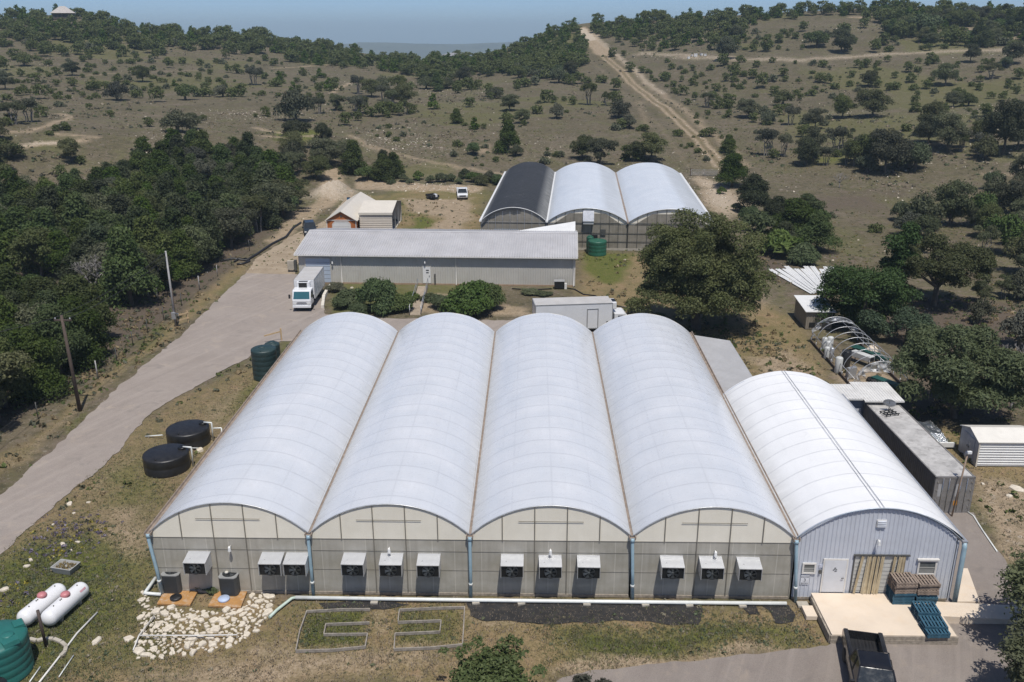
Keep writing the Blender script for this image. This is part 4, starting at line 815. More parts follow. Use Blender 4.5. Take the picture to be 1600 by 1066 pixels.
def box_truck(label, loc, rz, bl, bw, bz, side_door=False):
    t = thing('box_truck', label, 'truck', loc, rz, None); cw_ = 2.05; y0 = 1.95
    prof = [(0.02, .62), (-.02, 1.2), (.02, 1.35), (.42, 2.2), (.6, 2.32), (1.7, 2.34), (1.72, .62)]
    m = MB(); m.prism(prof, -cw_/2, cw_/2, 'x'); m.build('cab', PAINTW, t, bev=.05)
    wx_ = cw_/2 - .12; m = MB(); a, b = (.045, 1.40), (.40, 2.15); n_ = (-.02, .012)
    m.quad((-wx_, a[0]-.02, a[1]), (wx_, a[0]-.02, a[1]), (wx_*.94, b[0]-.02, b[1]), (-wx_*.94, b[0]-.02, b[1])); m.quad((-wx_, a[0]-.005, a[1]), (-wx_*.94, b[0]-.005, b[1]), (wx_*.94, b[0]-.005, b[1]), (wx_, a[0]-.005, a[1])); m.build('windscreen', WGLASS, t)
    for s in (-1, 1):
        MB().prism([(.30, 1.42), (.58, 2.1), (1.32, 2.1), (1.32, 1.42)], s*(cw_/2 - .01), s*(cw_/2 + .012), 'x').build('side_window', GLASSD, t)
        d_ = MB().prism([(.14, .75), (.16, 1.36), (1.42, 1.36), (1.42, .75)], s*(cw_/2 - .01), s*(cw_/2 + .015), 'x').build('door', PAINTW, t); MB().box(s*(cw_/2+.015), 1.15, 1.2, s*(cw_/2+.05), 1.35, 1.25).build('handle', TRIM, d_)
        m = MB(); m.tube([(s*(cw_/2), .2, 1.7), (s*(cw_/2+.28), .12, 1.75)], .018, 5); m.box(s*(cw_/2+.2), .07, 1.45, s*(cw_/2+.4), .15, 1.9); m.build('mirror', TRIM, t)
        MB().box(s*.62, -.05, .78, s*.95, -.01, .98).build('headlight', LENS, t, bev=.02)
        MB().box(s*.75, .02 + bl + 1.93, .9, s*.95, bl + 2.0, 1.05).build('tail_light', REDL, t)
    m = MB(); m.box(-.58, -.045, .84, .58, -.0, .95); m.box(-.5, -.04, 1.03, .5, -.005, 1.07); m.build('grille', pm('grille_grey', (.22, .22, .23), .4), t)
    MB().box(-1.02, -.14, .42, 1.02, .1, .68).build('bumper', PAINTW, t, bev=.03)
    MB().box(-.95, .1, .38, .95, 1.9, .62).build('cab_floor', TRIM, t)
    m = MB()
    for s in (-1, 1): m.box(s*.38 - .06, 1.6, .62, s*.38 + .06, y0 + bl, .86)
    m.box(-.9, y0 + 1.2, .4, -.45, y0 + 2.2, .8); m.box(.45, y0 + 1.0, .4, .9, y0 + 2.0, .8); m.box(-.9, y0 + bl - .1, .45, .9, y0 + bl, .6); m.build('chassis', TRIM, t)
    bx = MB().box(-bw/2, y0, .9, bw/2, y0 + bl, bz - .05).build('cargo_box', PAINTW, t, bev=.02)
    MB().box(-bw/2 + .03, y0 + .03, bz - .05, bw/2 - .03, y0 + bl - .03, bz).build('box_roof', pm('box_roof', (.50, .485, .46), .5, 0, .08, .6, .4, (.42, .36, .29)), bx)
    m = MB()
    for s in (-1, 1):
        m.box(s*(bw/2) - .03, y0 - .012, .88, s*(bw/2) + .012, y0 + .05, bz); m.box(s*(bw/2) - .02, y0, bz - .09, s*(bw/2) + .012, y0 + bl, bz - .01); m.box(s*(bw/2) - .03, y0, .86, s*(bw/2) + .012, y0 + bl, .98)
        m.box(s*(bw/2) - .03, y0 + bl - .06, .88, s*(bw/2) + .012, y0 + bl + .012, bz)
    m.build('box_rail', GALV, bx)
    m = MB(); m.box(-.75, y0 - .52, bz - .85, .75, y0 - .01, bz - .1); rf = m.build('cooling_unit', PAINTW, t, bev=.08)
    m = MB(); m.box(-.5, y0 - .54, bz - .75, .42, y0 - .5, bz - .22); m.box(-.5, y0 - .48, bz - .11, .5, y0 - .1, bz - .09); m.build('unit_grille', DARKIN, rf)
    if side_door:
        m = MB(); s = -1; X0 = s*(bw/2)
        for q in ((y0 + 1.45, .95, y0 + 1.55, bz - .55), (y0 + 2.55, .95, y0 + 2.65, bz - .55)): m.box(X0 - .03, q[0], q[1], X0 + .0, q[2], q[3])
        m.box(X0 - .032, y0 + 1.45, bz - .62, X0, y0 + 2.65, bz - .54); m.build('side_door_frame', GALV, bx); MB().box(X0 - .02, y0 + .45, 1.3, X0, y0 + .62, 1.62).build('vent', TRIM, bx)
    for s in (-1, 1): wheel(t, s*.88, .95, .40, .26, s); wheel(t, s*.82, y0 + bl * .66, .40, .44, s)
    return t
tr1 = box_truck('white refrigerated box truck parked nose forward at the garage door of the beige building', (-4.72, 52.55, .06), .035, 5.9, 2.25, 3.1)
tr2 = box_truck('white refrigerated box truck half hidden behind the ridge of the big greenhouse', (30.9, 46.0, .06), R(90) + .12, 7.9, 2.5, 3.55, True)
def pickup(name, label, cat, loc, rz, paint, bed=True, utility=False, L=5.7):
    t = thing(name, label, cat, loc, rz); W_ = 1.92; h = .98
    hood = 1.45; cab0 = 1.15; cab1 = 3.45 if bed else 4.4
    m = MB(); prof = [(0, .5), (-.03, .75), (.03, .95), (.25, 1.05), (1.35, 1.12), (cab1 + .05, 1.12), (cab1 + .05, .45), (0, .45)]
    m.prism(prof, -W_/2, W_/2, 'x'); m.build('body', paint, t, bev=.05)
    # cab: greenhouse of glass with pillars and roof
    rw = W_/2 - .24; bw_ = W_/2 - .04; z0, z1 = 1.1, 1.80; ya, yb, yc, yd = 1.25, 2.0, cab1 - .25, cab1 + .02
    m = MB(); m.add([(-bw_, ya, z0), (bw_, ya, z0), (bw_, yd, z0), (-bw_, yd, z0), (-rw, yb, z1), (rw, yb, z1), (rw, yc, z1), (-rw, yc, z1)], [(0,1,5,4), (1,2,6,5), (2,3,7,6), (3,0,4,7)]); m.build('window', TGLASS if paint is PAINTB else GLASSD, t)
    m = MB(); m.add([(-rw-.03, yb-.06, z1-.02), (rw+.03, yb-.06, z1-.02), (rw+.03, yc+.05, z1-.02), (-rw-.03, yc+.05, z1-.02), (-rw+.06, yb+.12, z1+.06), (rw-.06, yb+.12, z1+.06), (rw-.06, yc-.1, z1+.06), (-rw+.06, yc-.1, z1+.06)], [(0,1,5,4), (1,2,6,5), (2,3,7,6), (3,0,4,7), (4,5,6,7), (3,2,1,0)]); m.build('roof', paint, t, bev=.03)
    for s in (-1, 1):
        for a, b in (((bw_, ya), (rw, yb)), ((bw_, yd), (rw, yc)), ((bw_, (ya+yd)/2 + .2), (rw, (yb+yc)/2 + .1))): MB().bar((s*a[0]*1.0, a[1], z0 - .02), (s*b[0], b[1], z1 + .01), .07, .07).build('pillar', paint, t)
    if bed:
        y0, y1 = cab1 + .08, L
        m = MB(); m.box(-W_/2, y0, .48, W_/2, y1, .62)
        bd = m.build('bed_floor', TRIM, t)
        for s in (-1, 1): MB().prism([(s*W_/2, .45), (s*(W_/2 - .02), 1.12), (s*(W_/2 - .1), 1.15), (s*(W_/2 - .24), 1.14), (s*(W_/2 - .26), .6)], y0, y1, 'y').build('bed_side', paint, t, bev=.02)
        MB().box(-W_/2 + .12, y0, .6, W_/2 - .12, y0 + .06, 1.12).build('bed_front', TRIM, t); MB().box(-W_/2 + .1, y1 - .07, .55, W_/2 - .1, y1, 1.08).build('tailgate', paint, t, bev=.015)
        m = MB(); [m.box(-.75 + i * .17, y0 + .1, .62, -.68 + i * .17, y1 - .1, .635) for i in range(9)]; m.build('bed_liner', BLACKP, t)
        if utility:
            for s in (-1, 1): MB().box(s*(W_/2 - .32), y0, 1.1, s*(W_/2 + .04), y1, 1.45).build('tool_box', paint, t, bev=.02)
    for s in (-1, 1):
        MB().box(s*.62, -.06, .72, s*.93, .02, .92).build('headlight', LENS, t, bev=.02); MB().box(s*.78, L - .05 if bed else cab1, .7, s*.95, (L if bed else cab1) + .06, 1.0).build('tail_light', REDL, t)
        m = MB(); m.box(s*(W_/2), 1.5, 1.12, s*(W_/2 + .22), 1.62, 1.32); m.build('mirror', TRIM, t, bev=.02)
        wheel(t, s*(W_/2 - .1), .95, .38, .26, s); wheel(t, s*(W_/2 - .1), (L if bed else cab1) - 1.15, .38, .26, s)
        m = MB(); m.prism([(.5, .5), (.55, .75), (.75, .9), (1.15, .9), (1.35, .75), (1.4, .5)], s*(W_/2 + .005), s*(W_/2 - .2), 'x'); m.build('wheel_arch', RUBBER, t)
    m = MB(); m.box(-.6, -.055, .66, .6, .0, .9); m.build('grille', TRIM, t); MB().box(-.95, -.12, .42, .95, .05, .62).build('bumper', CHROME if paint is not PAINTN else paint, t, bev=.03)
    return t
a, b = G(1323, 986, 1.15), G(1332, 1029, 1.15); c_ = G(1375, 992, 1.15); dv = (b - a).normalized(); hz = math.atan2(-dv.x, dv.y) + math.pi; mid = (a + c_) / 2
hz = math.atan2(dv.x, -dv.y)
pt = Vector((mid.x, mid.y, 0)) + Vector((dv.x, dv.y, 0)).normalized() * 5.55
pickup('pickup_truck', 'black pickup truck with an empty bed backed up to the concrete dock', 'pickup', (pt.x, pt.y, .05), hz, PAINTB)
q = G(723, 313, 0); pickup('pickup_truck', 'white work pickup with side tool boxes in the dirt yard', 'pickup', (q.x, q.y, 0), .10, PAINTW, True, True)
pickup('parked_car', 'dark blue car parked left of the orange garage', 'car', (-12.6, 90.3, 0), .3, PAINTN, False, L=4.6)
q = G(680, 313, 0); tl = thing('utility_trailer', 'small black utility trailer with a spare wheel beside the white work pickup', 'trailer', (q.x, q.y, 0), .5)
m = MB(); m.box(-.8, 0, .42, .8, 2.6, .5); m.box(-.85, 0, .5, -.78, 2.6, .85); m.box(.78, 0, .5, .85, 2.6, .85); m.box(-.8, 2.54, .5, .8, 2.6, .85); m.bar((-.5, 0, .45), (0, -1.1, .45), .08, .08); m.bar((.5, 0, .45), (0, -1.1, .45), .08, .08); m.build('bed', TRIM, tl)
for s in (-1, 1): wheel(tl, s*.95, 1.4, .33, .2, s)
o = MB().lathe([(.2, -.1), (.36, -.1), (.38, 0), (.36, .1), (.2, .1)], (0, 0, 0), 18, axis='y').build('spare_wheel', RUBBER, tl, (-.35, -.12, .8)); MB().lathe([(.03, -.08), (.2, -.07), (.21, .05)], (0,0,0), 14, axis='y').build('rim', PAINTW, o)
MB().cbox((.35, .7, .75), (.5, .8, .5)).build('tool_chest', PAINTW, tl, bev=.03)
# ---------------------------------------------------------------- loading dock and pallets
sl = thing('loading_dock', 'pale concrete loading dock slab with timber edging in front of the arched shed', 'loading dock')
p = [(36.35, -.13), (36.37, -3.72), (42.72, -3.72), (42.72, -.13)]
MB().prism(p, .02, DZ, 'z').build('slab', CONC, sl, bev=.02)
m = MB(); m.box(36.3, -3.82, .0, 42.78, -3.73, .24); m.box(36.3, -3.80, .25, 42.78, -3.73, .46); m.box(36.24, -3.75, .0, 36.34, -.5, .45); m.box(42.73, -3.75, 0, 42.81, -2.1, .45); m.build('timber_edge', WOODG, sl)
m = MB(); m.box(35.62, -1.9, 0, 36.22, -.95, .26); m.build('step', CONC, sl, bev=.02); MB().box(35.5, -.85, 0, 36.1, -.4, .14).build('step', CONCG, sl, bev=.02)
m = MB(); m.add([(42.74, -2.05, 0), (48.2, -2.05, 0), (48.2, -.75, 0), (42.74, -.75, 0), (42.74, -2.05, .46), (48.2, -2.05, .22), (48.2, -.75, .22), (42.74, -.75, .46)], [(3,2,1,0), (4,5,6,7), (0,1,5,4), (1,2,6,5), (2,3,7,6), (3,0,4,7)])
m.build('ramp', CONC, sl)
tag(MB().prism([tuple(G(x, y, .1)[:2]) for x, y in ((1498, 888), (1512, 888), (1531, 940), (1492, 940))], .0, .1).build('path', CONC), kind='structure')
def pallet_mesh(mat, seed):
    rn = random.Random(seed); m = MB(); w_, d_ = 1.14, 1.02
    for i in range(3): m.box(-w_/2, -d_/2 + i * (d_ - .05) / 2, .02, w_/2, -d_/2 + .05 + i * (d_ - .05) / 2, .115)
    x = -w_/2
    for i in range(7):
        wd = .10; xx = -w_/2 + i * (w_ - wd) / 6 + rn.uniform(-.008, .008); m.box(xx, -d_/2 + rn.uniform(-.01, .01), .115, xx + wd, d_/2 + rn.uniform(-.01, .01), .135)
    for i in range(3): xx = -w_/2 + i * (w_ - .1) / 2; m.box(xx, -d_/2, 0, xx + .1, d_/2, .02)
    return m.build('pallet', mat)
PALB = pm('blue_pallet', (.028, .095, .145), .7, 0, .25, 4, .3, (.12, .15, .16)); PALG = pm('grey_pallet', (.26, .205, .165), .85, 0, .3, 4, .5, (.11, .08, .06))
pal0 = {'b': pallet_mesh(PALB, 1), 'g': pallet_mesh(PALG, 2)}; used = set()
def pallet(kd, x, y, z, rz, label):
    src = pal0[kd]; o = src if kd not in used else src.copy()
    if kd in used: COL.objects.link(o)
    used.add(kd); o.location = (x, y, z); o.rotation_euler = (0, 0, rz); tag(o, label, 'pallet', {'b': 'blue pallets on the dock', 'g': 'grey pallets on the dock'}[kd]); return o
ORD = ['bottom', 'second from the bottom', 'third from the bottom', 'fourth from the bottom', 'fifth from the bottom', 'sixth from the bottom', 'seventh from the bottom']
rn = random.Random(3); xa = G(1394, 945, DZ).x + .6; ya = G(1394, 945, DZ).y + .51
for i in range(5): pallet('b', xa + rn.uniform(-.03, .03), ya + rn.uniform(-.04, .04), DZ + i * .137, rn.uniform(-.03, .03), f'blue pallet, {ORD[i]} of the tall stack beside the curtain doorway')
for i in range(5): pallet('g', xa + .03 + rn.uniform(-.04, .04), ya + rn.uniform(-.05, .05), DZ + (5 + i) * .137, rn.uniform(-.05, .05), f'grey pallet over the blue ones by the curtain doorway, {ORD[i]} of five')
for i in range(4): pallet('b', xa + 1.25 + rn.uniform(-.03, .03), ya + .12 + rn.uniform(-.04, .04), DZ + i * .137, rn.uniform(-.03, .03), f'blue pallet, {ORD[i]} of the stack under the right window')
for i in range(5): pallet('g', xa + 1.27 + rn.uniform(-.05, .05), ya + .12 + rn.uniform(-.05, .05), DZ + (4 + i) * .137, rn.uniform(-.06, .06), f'grey pallet over the blue ones below the right window, {ORD[i]} of five')
for (px, py), n_, nm in (((1447, 949), 4, 'rear'), ((1459, 970), 3, 'middle'), ((1466, 989), 2, 'front')):
    q = G(px, py, DZ + n_ * .137)
    for i in range(n_): pallet('b', q.x + rn.uniform(-.03, .03), max(q.y, -3.42) + rn.uniform(-.03, .03), DZ + i * .137, R(90) * 0 + rn.uniform(-.04, .04), f'blue pallet, {ORD[i]} of the low {nm} stack along the dock edge')
# ---------------------------------------------------------------- tanks and gas bottles
GREENT = pm('green_tank', (.025, .145, .125), .45, 0, .12, .8, .12, (.12, .18, .15)); DGREENT = pm('dark_green_tank', (.022, .045, .046), .5, 0, .15, .8, .3, (.10, .12, .11)); FOREST = pm('forest_tank', (.02, .105, .065), .45, 0, .12, .8, .2, (.12, .16, .12))
def tank(label, c, r, h, mat, dome=.12, ribs=0, lid=(0, 0), group=None, hatch=None):
    t = thing('water_tank', label, 'water tank', c, 0, group); pr = [(r, 0), (r, .05)]
    for i in range(ribs): z = h * (i + 1) / (ribs + 1); pr += [(r, z - .05), (r * .985, z), (r, z + .05)]
    pr += [(r, h - .06), (r * .985, h), (r * .9, h + dome * .3), (r * .5, h + dome * .85), (.12, h + dome)]; MB().lathe(pr, (0,0,0), 56).build('body', mat, t)
    m = MB(); m.lathe([(.30, 0), (.30, .10), (.27, .13), (.02, .15)], (lid[0], lid[1], h + dome * .55), 20); l_ = m.build('lid', mat if mat is not BLACKP else pm('lid_black', (.012, .012, .012), .35), t)
    m = MB(); m.lathe([(.07, 0), (.07, .1), (.05, .12)], (-lid[0] * .2, -r * .82, h + dome * .2), 8); m.build('vent_cap', mat, t); return t
def pvc(name, pts, r, label, cat='pipe', mat=None, group=None, n=8): return tag(MB().tube(pts, r, n).build(name, mat or PVC), label, cat, group)
for (px, py), lb in (((258.5, 706), 'nearer of the two low black round water tanks beside the drive'), ((292.7, 667), 'farther of the two low black round water tanks beside the drive')):
    q = G(px, py, 1.3); t = tank(lb, (q.x, q.y, 0), 1.58, 1.22, BLACKP, .16, 1, (1.0, .55), 'low black water tanks')
    MB().tube([(1.1, .5, 1.46), (1.72, .42, 1.46), (1.74, .40, 1.40), (1.74, .30, 0)], .06, 8).build('fill_pipe', PVC, t)
    if px < 280: MB().tube([(.5, 1.25, 1.0), (1.9, 1.25, 1.0)], .03, 6).build('link_pipe', PVC, t)
q = G(292.7, 667, 1.3); pvc('pipe', [(q.x + 1.7, q.y + .5, .95), (q.x + 2.35, q.y + .6, .95), (q.x + 2.4, q.y + .55, .9), (q.x + 2.42, q.y + .2, .05)], .055, 'white elbow pipe between the farther black tank and the greenhouse')
a, b = G(227, 682, .05), G(254, 680, .3); pvc('pipe', [a, b], .05, 'short white pipe sticking out left of the black tanks')
q = G(411.5, 545, 2.75); tank('tall dark green water tank beside the left corner of the big greenhouse', (q.x, q.y, 0), 1.12, 2.75, DGREENT, .2, 5, (-.1, -.1)); tank('second dark green water tank mostly hidden behind the tall one', (q.x + .2, q.y + 1.95, 0), .7, 2.5, DGREENT, .25, 4)
q = G(933.5, 375, 2.05); tank('dark green round water tank in front of the rear greenhouse', (q.x, q.y, 0), 1.3, 1.95, FOREST, .22, 3, (.1, .1)); tank('narrow green water tank tucked behind the round one at the rear greenhouse', (q.x - .95, q.y + 1.2, 0), .5, 2.2, FOREST, .12, 2, (0, 0))
q = G(-10, 994, 2.1); t = tank('big teal green water tank at the lower left edge near the gas tanks', (q.x, q.y, 0), 1.45, 2.0, GREENT, .3, 4, (.75, -.1))
MB().prism([(-.28, 0), (.28, 0), (.22, .16), (-.22, .16)], -.3, .3, 'y').build('hatch_step', GREENT, t, (.75, .85, 2.1), rz=.7); MB().prism([(-.3, 0), (.3, 0), (.24, .22), (-.24, .22)], -.35, .35, 'y').build('hatch_step', GREENT, t, (1.05, -.45, 2.03), rz=-.7)
q = G(-22, 1080, 1.2); tank('black water tank cut off by the lower left corner', (q.x, q.y, 0), .9, 1.3, BLACKP)
PROP = pm('propane_white', (.76, .76, .76), .3, 0, .03, 1, .08); PINK = pm('propane_dome', (.52, .20, .21), .5)
for nm, (a, b) in (('left', (G(37, 966, .6), G(93, 921, .6))), ('right', (G(75, 966, .6), G(128, 919, .6)))):
    c_ = (a + b) / 2; d = b - a; rz = math.atan2(-d.x, d.y); L = max(2.6, d.length + .5) / 2; rr_ = .46
    t = thing('propane_tank', f'{nm} one of the two long white propane tanks lying in the grass', 'propane tank', (c_.x, c_.y, 0), rz, 'white propane tanks'); pr = []
    for i in range(9): an = math.pi / 2 * i / 8; pr.append((rr_ * math.sin(an) + .001, -L + rr_ * .8 * (1 - math.cos(an))))
    pr += [(r_, -z) for r_, z in reversed(pr)]; MB().lathe(pr, (0, 0, .56), 28, axis='y').build('body', PROP, t)
    MB().lathe([(.25, 0), (.25, .12), (.2, .19), (.08, .23), (.01, .235)], (0, .1, .98), 18).build('dome', PINK, t)
    for y in (-.75, .75): MB().prism([(-.3, 0), (.3, 0), (.38, .32), (-.38, .32)], y - .06, y + .06, 'y').build('saddle', CONCG, t)
    m = MB(); [m.lathe([(.035, 0), (.035, .06), (.02, .07)], (.05, y, 1.0), 8) for y in (-.28, -.38, -.9, 1.0)]; m.build('valve', FRAME, t)
    if nm == 'right': m = MB(); m.add([(.36, .75, .87), (.42, .75, .78), (.42, 1.2, .78), (.36, 1.2, .87)], [(0,1,2,3)]); m.build('warning_strip', pm('pink_strip', (.55, .3, .33), .5), t)
# ---------------------------------------------------------------- things in front of the greenhouse
pvc('drain_pipe', [(7.9, -.62, .16), (14, -.66, .155), (20, -.68, .16), (27, -.67, .15), (34.9, -.66, .16)], .105, 'long white drain pipe along the foot of the greenhouse front', n=12)
tag(MB().tube([(7.9, -.62, .16), (7.7, -.7, .16), (7.15, -1.7, .12), (6.9, -2.3, .08)], .085, 10).build('drain_pipe', pm('pale_green_pipe', (.50, .60, .52), .45, 0, .1)), 'pale green drain pipe sloping down to the white stones', 'pipe')
a, b, c_ = G(243, 903, .35), G(226, 927, .12), G(252, 929, .1); pvc('drain_pipe', [a, b + (a - b) * .06, b, b + (c_ - b) * .12, c_], .095, 'white elbow drain pipe at the left corner of the greenhouse', n=12)
blk = [MB().box(-.2, -.1, 0, .2, .1, .1).build('concrete_block', CONCG, None, (12.3, -.85, 0))]
for x in (20.4, 24.0, 27.2, 29.6, 32.5, 17.9): o = blk[0].copy(); COL.objects.link(o); o.location = (x, -.78, 0); o.rotation_euler.z = x % .3; blk.append(o)
for o in blk: tag(o, 'small grey concrete block under the white drain pipe', 'concrete block', 'blocks under the drain pipe')
RUSTC = pm('orange_concrete', (.40, .21, .07), .85, 0, .15, 1.2, .95, (.50, .44, .36), .15, 20)
for i, (pts, acp, lidp, lm, nm) in enumerate((([(245, 943), (297, 945), (312, 918), (262, 914)], (272, 922), (275, 935), BLACKP, 'left'), ([(325, 946), (376, 949), (390, 914), (345, 911)], (361, 926), (350, 937), pm('pale_blue', (.42, .50, .66), .5), 'right'))):
    pl = [tuple(G(x, y, .12)[:2]) for x, y in pts]
    tag(MB().prism(pl[::-1], 0, .12).build('concrete_pad', RUSTC, bev=.01), f'{nm} concrete pad stained orange under an air conditioner by the greenhouse', 'concrete pad', 'air conditioner pads')
    q = G(acp[0], acp[1], .12); t = thing('condenser_unit', f'dark grey air conditioner on the {nm} orange pad', 'air conditioner', (q.x, q.y + .15, .12), -.03, 'air conditioners')
    G1 = pm('condenser_grey', (.055, .06, .062), .5, 0, .1); s_ = .50; c4 = [(-s_, -s_ + .12), (-s_ + .12, -s_), (s_ - .12, -s_), (s_, -s_ + .12), (s_, s_ - .12), (s_ - .12, s_), (-s_ + .12, s_), (-s_, s_ - .12)]
    MB().prism(c4, 0, 1.12).build('casing', G1, t, bev=.015); MB().prism([(x * 1.03, y * 1.03) for x, y in c4], 1.12, 1.18).build('top_rim', pm('rim_grey', (.25, .255, .25), .5), t, bev=.01)
    m = MB(); m.lathe([(.40, 0), (.40, .012)], (0, 0, 1.175), 28); m.build('fan_opening', DARKIN, t)
    m = MB(); [m.tube([(.39 * math.cos(k_ * math.pi / 8), .39 * math.sin(k_ * math.pi / 8), 1.2), (.05 * math.cos(k_ * math.pi / 8), .05 * math.sin(k_ * math.pi / 8), 1.22)], .006, 4) for k_ in range(16)]; m.lathe([(.06, 0), (.06, .02)], (0, 0, 1.21), 10)
    for k_ in range(3): an = k_ * 2.1 + i; m.add([(0, 0, 1.192), (.34 * math.cos(an), .34 * math.sin(an), 1.19), (.34 * math.cos(an + .6), .34 * math.sin(an + .6), 1.195)], [(0,1,2)])
    m.build('fan_guard', BLADE, t); m = MB()
    for z in np.arange(.08, 1.08, .05): m.box(-s_ + .12, -s_ - .006, z, s_ - .12, -s_ + .002, z + .022)
    m.build('louvres', pm('louvre_dark', (.03, .033, .035), .5), t)
    if i: tag(MB().lathe([(.03, 0), (.12, .02), (.1, .09), (.02, .12)], (0, 0, 0), 7).build('limestone_rock', pm('rock_white', (.58, .55, .48), .9), None, (q.x - .15, q.y + .1, 1.33)), 'white stone lying on top of the right air conditioner', 'rock')
    q = G(lidp[0], lidp[1], .14); tag(MB().lathe([(.30, 0), (.32, .05), (.32, .11), (.29, .14), (.02, .15)], (0,0,0), 26).build('drum_lid', lm, None, (q.x, q.y, .122)), ['round black lid lying on the left orange pad', 'round pale blue lid lying on the right orange pad'][i], 'lid')
FABR = pm('weed_fabric', (.022, .021, .021), .7, 0, .4, 1.5, .45, (.14, .11, .08))
sheet('weed_fabric', [(729, 942), (850, 942), (1000, 944), (1096, 950), (1088, 974), (960, 972), (850, 972), (762, 970), (735, 962)], FABR, .012, .3, .35, 'long torn strip of black weed fabric below the greenhouse front', 'weed fabric', None, warpseed=4)
sheet('weed_fabric', [(497, 942), (560, 938), (640, 944), (600, 952), (540, 952), (505, 952)], FABR, .012, .3, .2, 'black weed fabric behind the two timber edged grass beds', 'weed fabric', None, warpseed=8)
sheet('weed_fabric', [(1155, 945), (1180, 943), (1190, 962), (1170, 962)], FABR, .012, .2, .15, 'small black weed fabric scrap left of the torn patch near the dock', 'weed fabric', None, warpseed=9)
sheet('weed_fabric', [(1192, 944), (1232, 946), (1240, 972), (1212, 974), (1205, 958)], FABR, .012, .2, .25, 'torn black weed fabric patch nearest the dock steps', 'weed fabric', None, warpseed=10)
BOARD = pm('bed_board', (.30, .27, .23), .9, 0, .3, 4, .4, (.14, .11, .08))
z2 = lambda L_: [(400 + x / 3, 710 + y / 3) for x, y in L_]
for pts, lb in ((z2([(535, 727), (395, 728), (238, 737), (205, 830), (187, 922), (350, 918), (512, 903), (523, 842), (318, 845), (328, 797), (532, 790)]), 'timber edging of the left grass bed, shaped like a square letter C'), (z2([(978, 717), (820, 722), (672, 730), (666, 787), (868, 780), (862, 832), (652, 842), (647, 914), (810, 908), (968, 893), (974, 800)]), 'timber edging of the right grass bed, shaped like a square S turned round')):
    q = [G(x, y, .1) for x, y in pts]; m = MB(); n_ = len(q)
    for i in range(n_ - (1 if 'C' in lb else 0)):
        a, b = q[i], q[(i+1) % n_]; m.bar((a.x, a.y, .08), (b.x, b.y, .09), .055, .17)
    tag(m.build('bed_edging', BOARD), lb, 'bed edging')
q = G(104, 892, 0); pb = thing('planter_tub', 'weathered white plastic planter tub with dead plants standing in the grass', 'planter', (q.x, q.y, 0), -.22)
m = MB(); a0, b0, a1, b1, h = .55, .36, .68, .47, .42
def ringpts(a, b, z): return [(-a, -b, z), (a, -b, z), (a, b, z), (-a, b, z)]
vs = ringpts(a0, b0, 0) + ringpts(a1, b1, h) + ringpts(a1 - .07, b1 - .07, h) + ringpts(a0 - .02, b0 - .02, .28); m.add(vs, [(0,1,5,4), (1,2,6,5), (2,3,7,6), (3,0,4,7), (4,5,9,8), (5,6,10,9), (6,7,11,10), (7,4,8,11), (8,9,13,12), (9,10,14,13), (10,11,15,14), (11,8,12,15), (12,13,14,15), (3,2,1,0)]); m.build('tub', pm('tub_white', (.36, .36, .34), .6, 0, .1, 2, .4, (.18, .16, .13)), pb)
m = MB(); rn = random.Random(5)
for i in range(160): x, y = rn.uniform(-.5, .5), rn.uniform(-.3, .3); a = rn.uniform(0, 6.3); l = rn.uniform(.06, .16); m.add([(x, y, .29), (x + math.cos(a) * l, y + math.sin(a) * l, .31 + rn.uniform(0, .14)), (x + math.cos(a + .6) * l, y + math.sin(a + .6) * l, .33)], [(0,1,2)])
m.build('dead_plants', pm('dead_plant', (.16, .12, .05), .9, 0, .5, 8), pb)
a = G(72, 1010, 0); tag(MB().tube([(a.x, a.y, 0), (a.x - .08, a.y + .05, 2.15)], .075, 10).build('post', pm('brown_post', (.07, .05, .042), .7)), 'dark brown post standing between the gas tanks and the teal tank', 'post')
ed = [G(x, y, 0) for x, y in ((46, 1000), (58, 1003), (70, 1000), (84, 1000), (96, 1005), (104, 1012), (102, 1020), (95, 1027))]; m = MB(); rn = random.Random(9)
for i in range(len(ed) - 1):
    a, b = ed[i], ed[i+1]
    m.bar(a + (b - a) * .04 + Vector((0, 0, .07)), a + (b - a) * .96 + Vector((0, 0, .075)), .20, .15)
tag(m.build('stone_edging', CONCG, bev=.03), 'curved low stone edging next to the teal tank', 'edging')
pvc('pipe', [G(152, 957, .05), G(120, 990, .06), G(93, 1026, .05), G(60, 1068, .05)], .05, 'long pale pipe lying in the grass right of the stone edging', mat=CORNICE)
pvc('pipe', [G(63, 1042, .04), G(46, 1066, .04)], .035, 'thin white pipe in the grass nearest the bottom left corner'); pvc('pipe', [G(115, 1024, .04), G(92, 1058, .04)], .03, 'thin pale pipe lying right of the long one in the grass')
pvc('pipe', [G(217, 993, .28), G(300, 993, .25), G(371, 992, .2)], .035, 'thin pale pipe crossing the white stones', mat=CORNICE); pvc('pipe', [G(241, 962, .2), G(217, 993, .25), G(208, 1016, .15)], .035, 'short rusty pale pipe along the left edge of the white stones', mat=CORNICE)
pvc('pipe', [G(1512, 800, .06), G(1521, 806, .06), G(1536, 830, .06), G(1558, 862, .06)], .045, 'white pipe lying along the edge of the asphalt by the container')
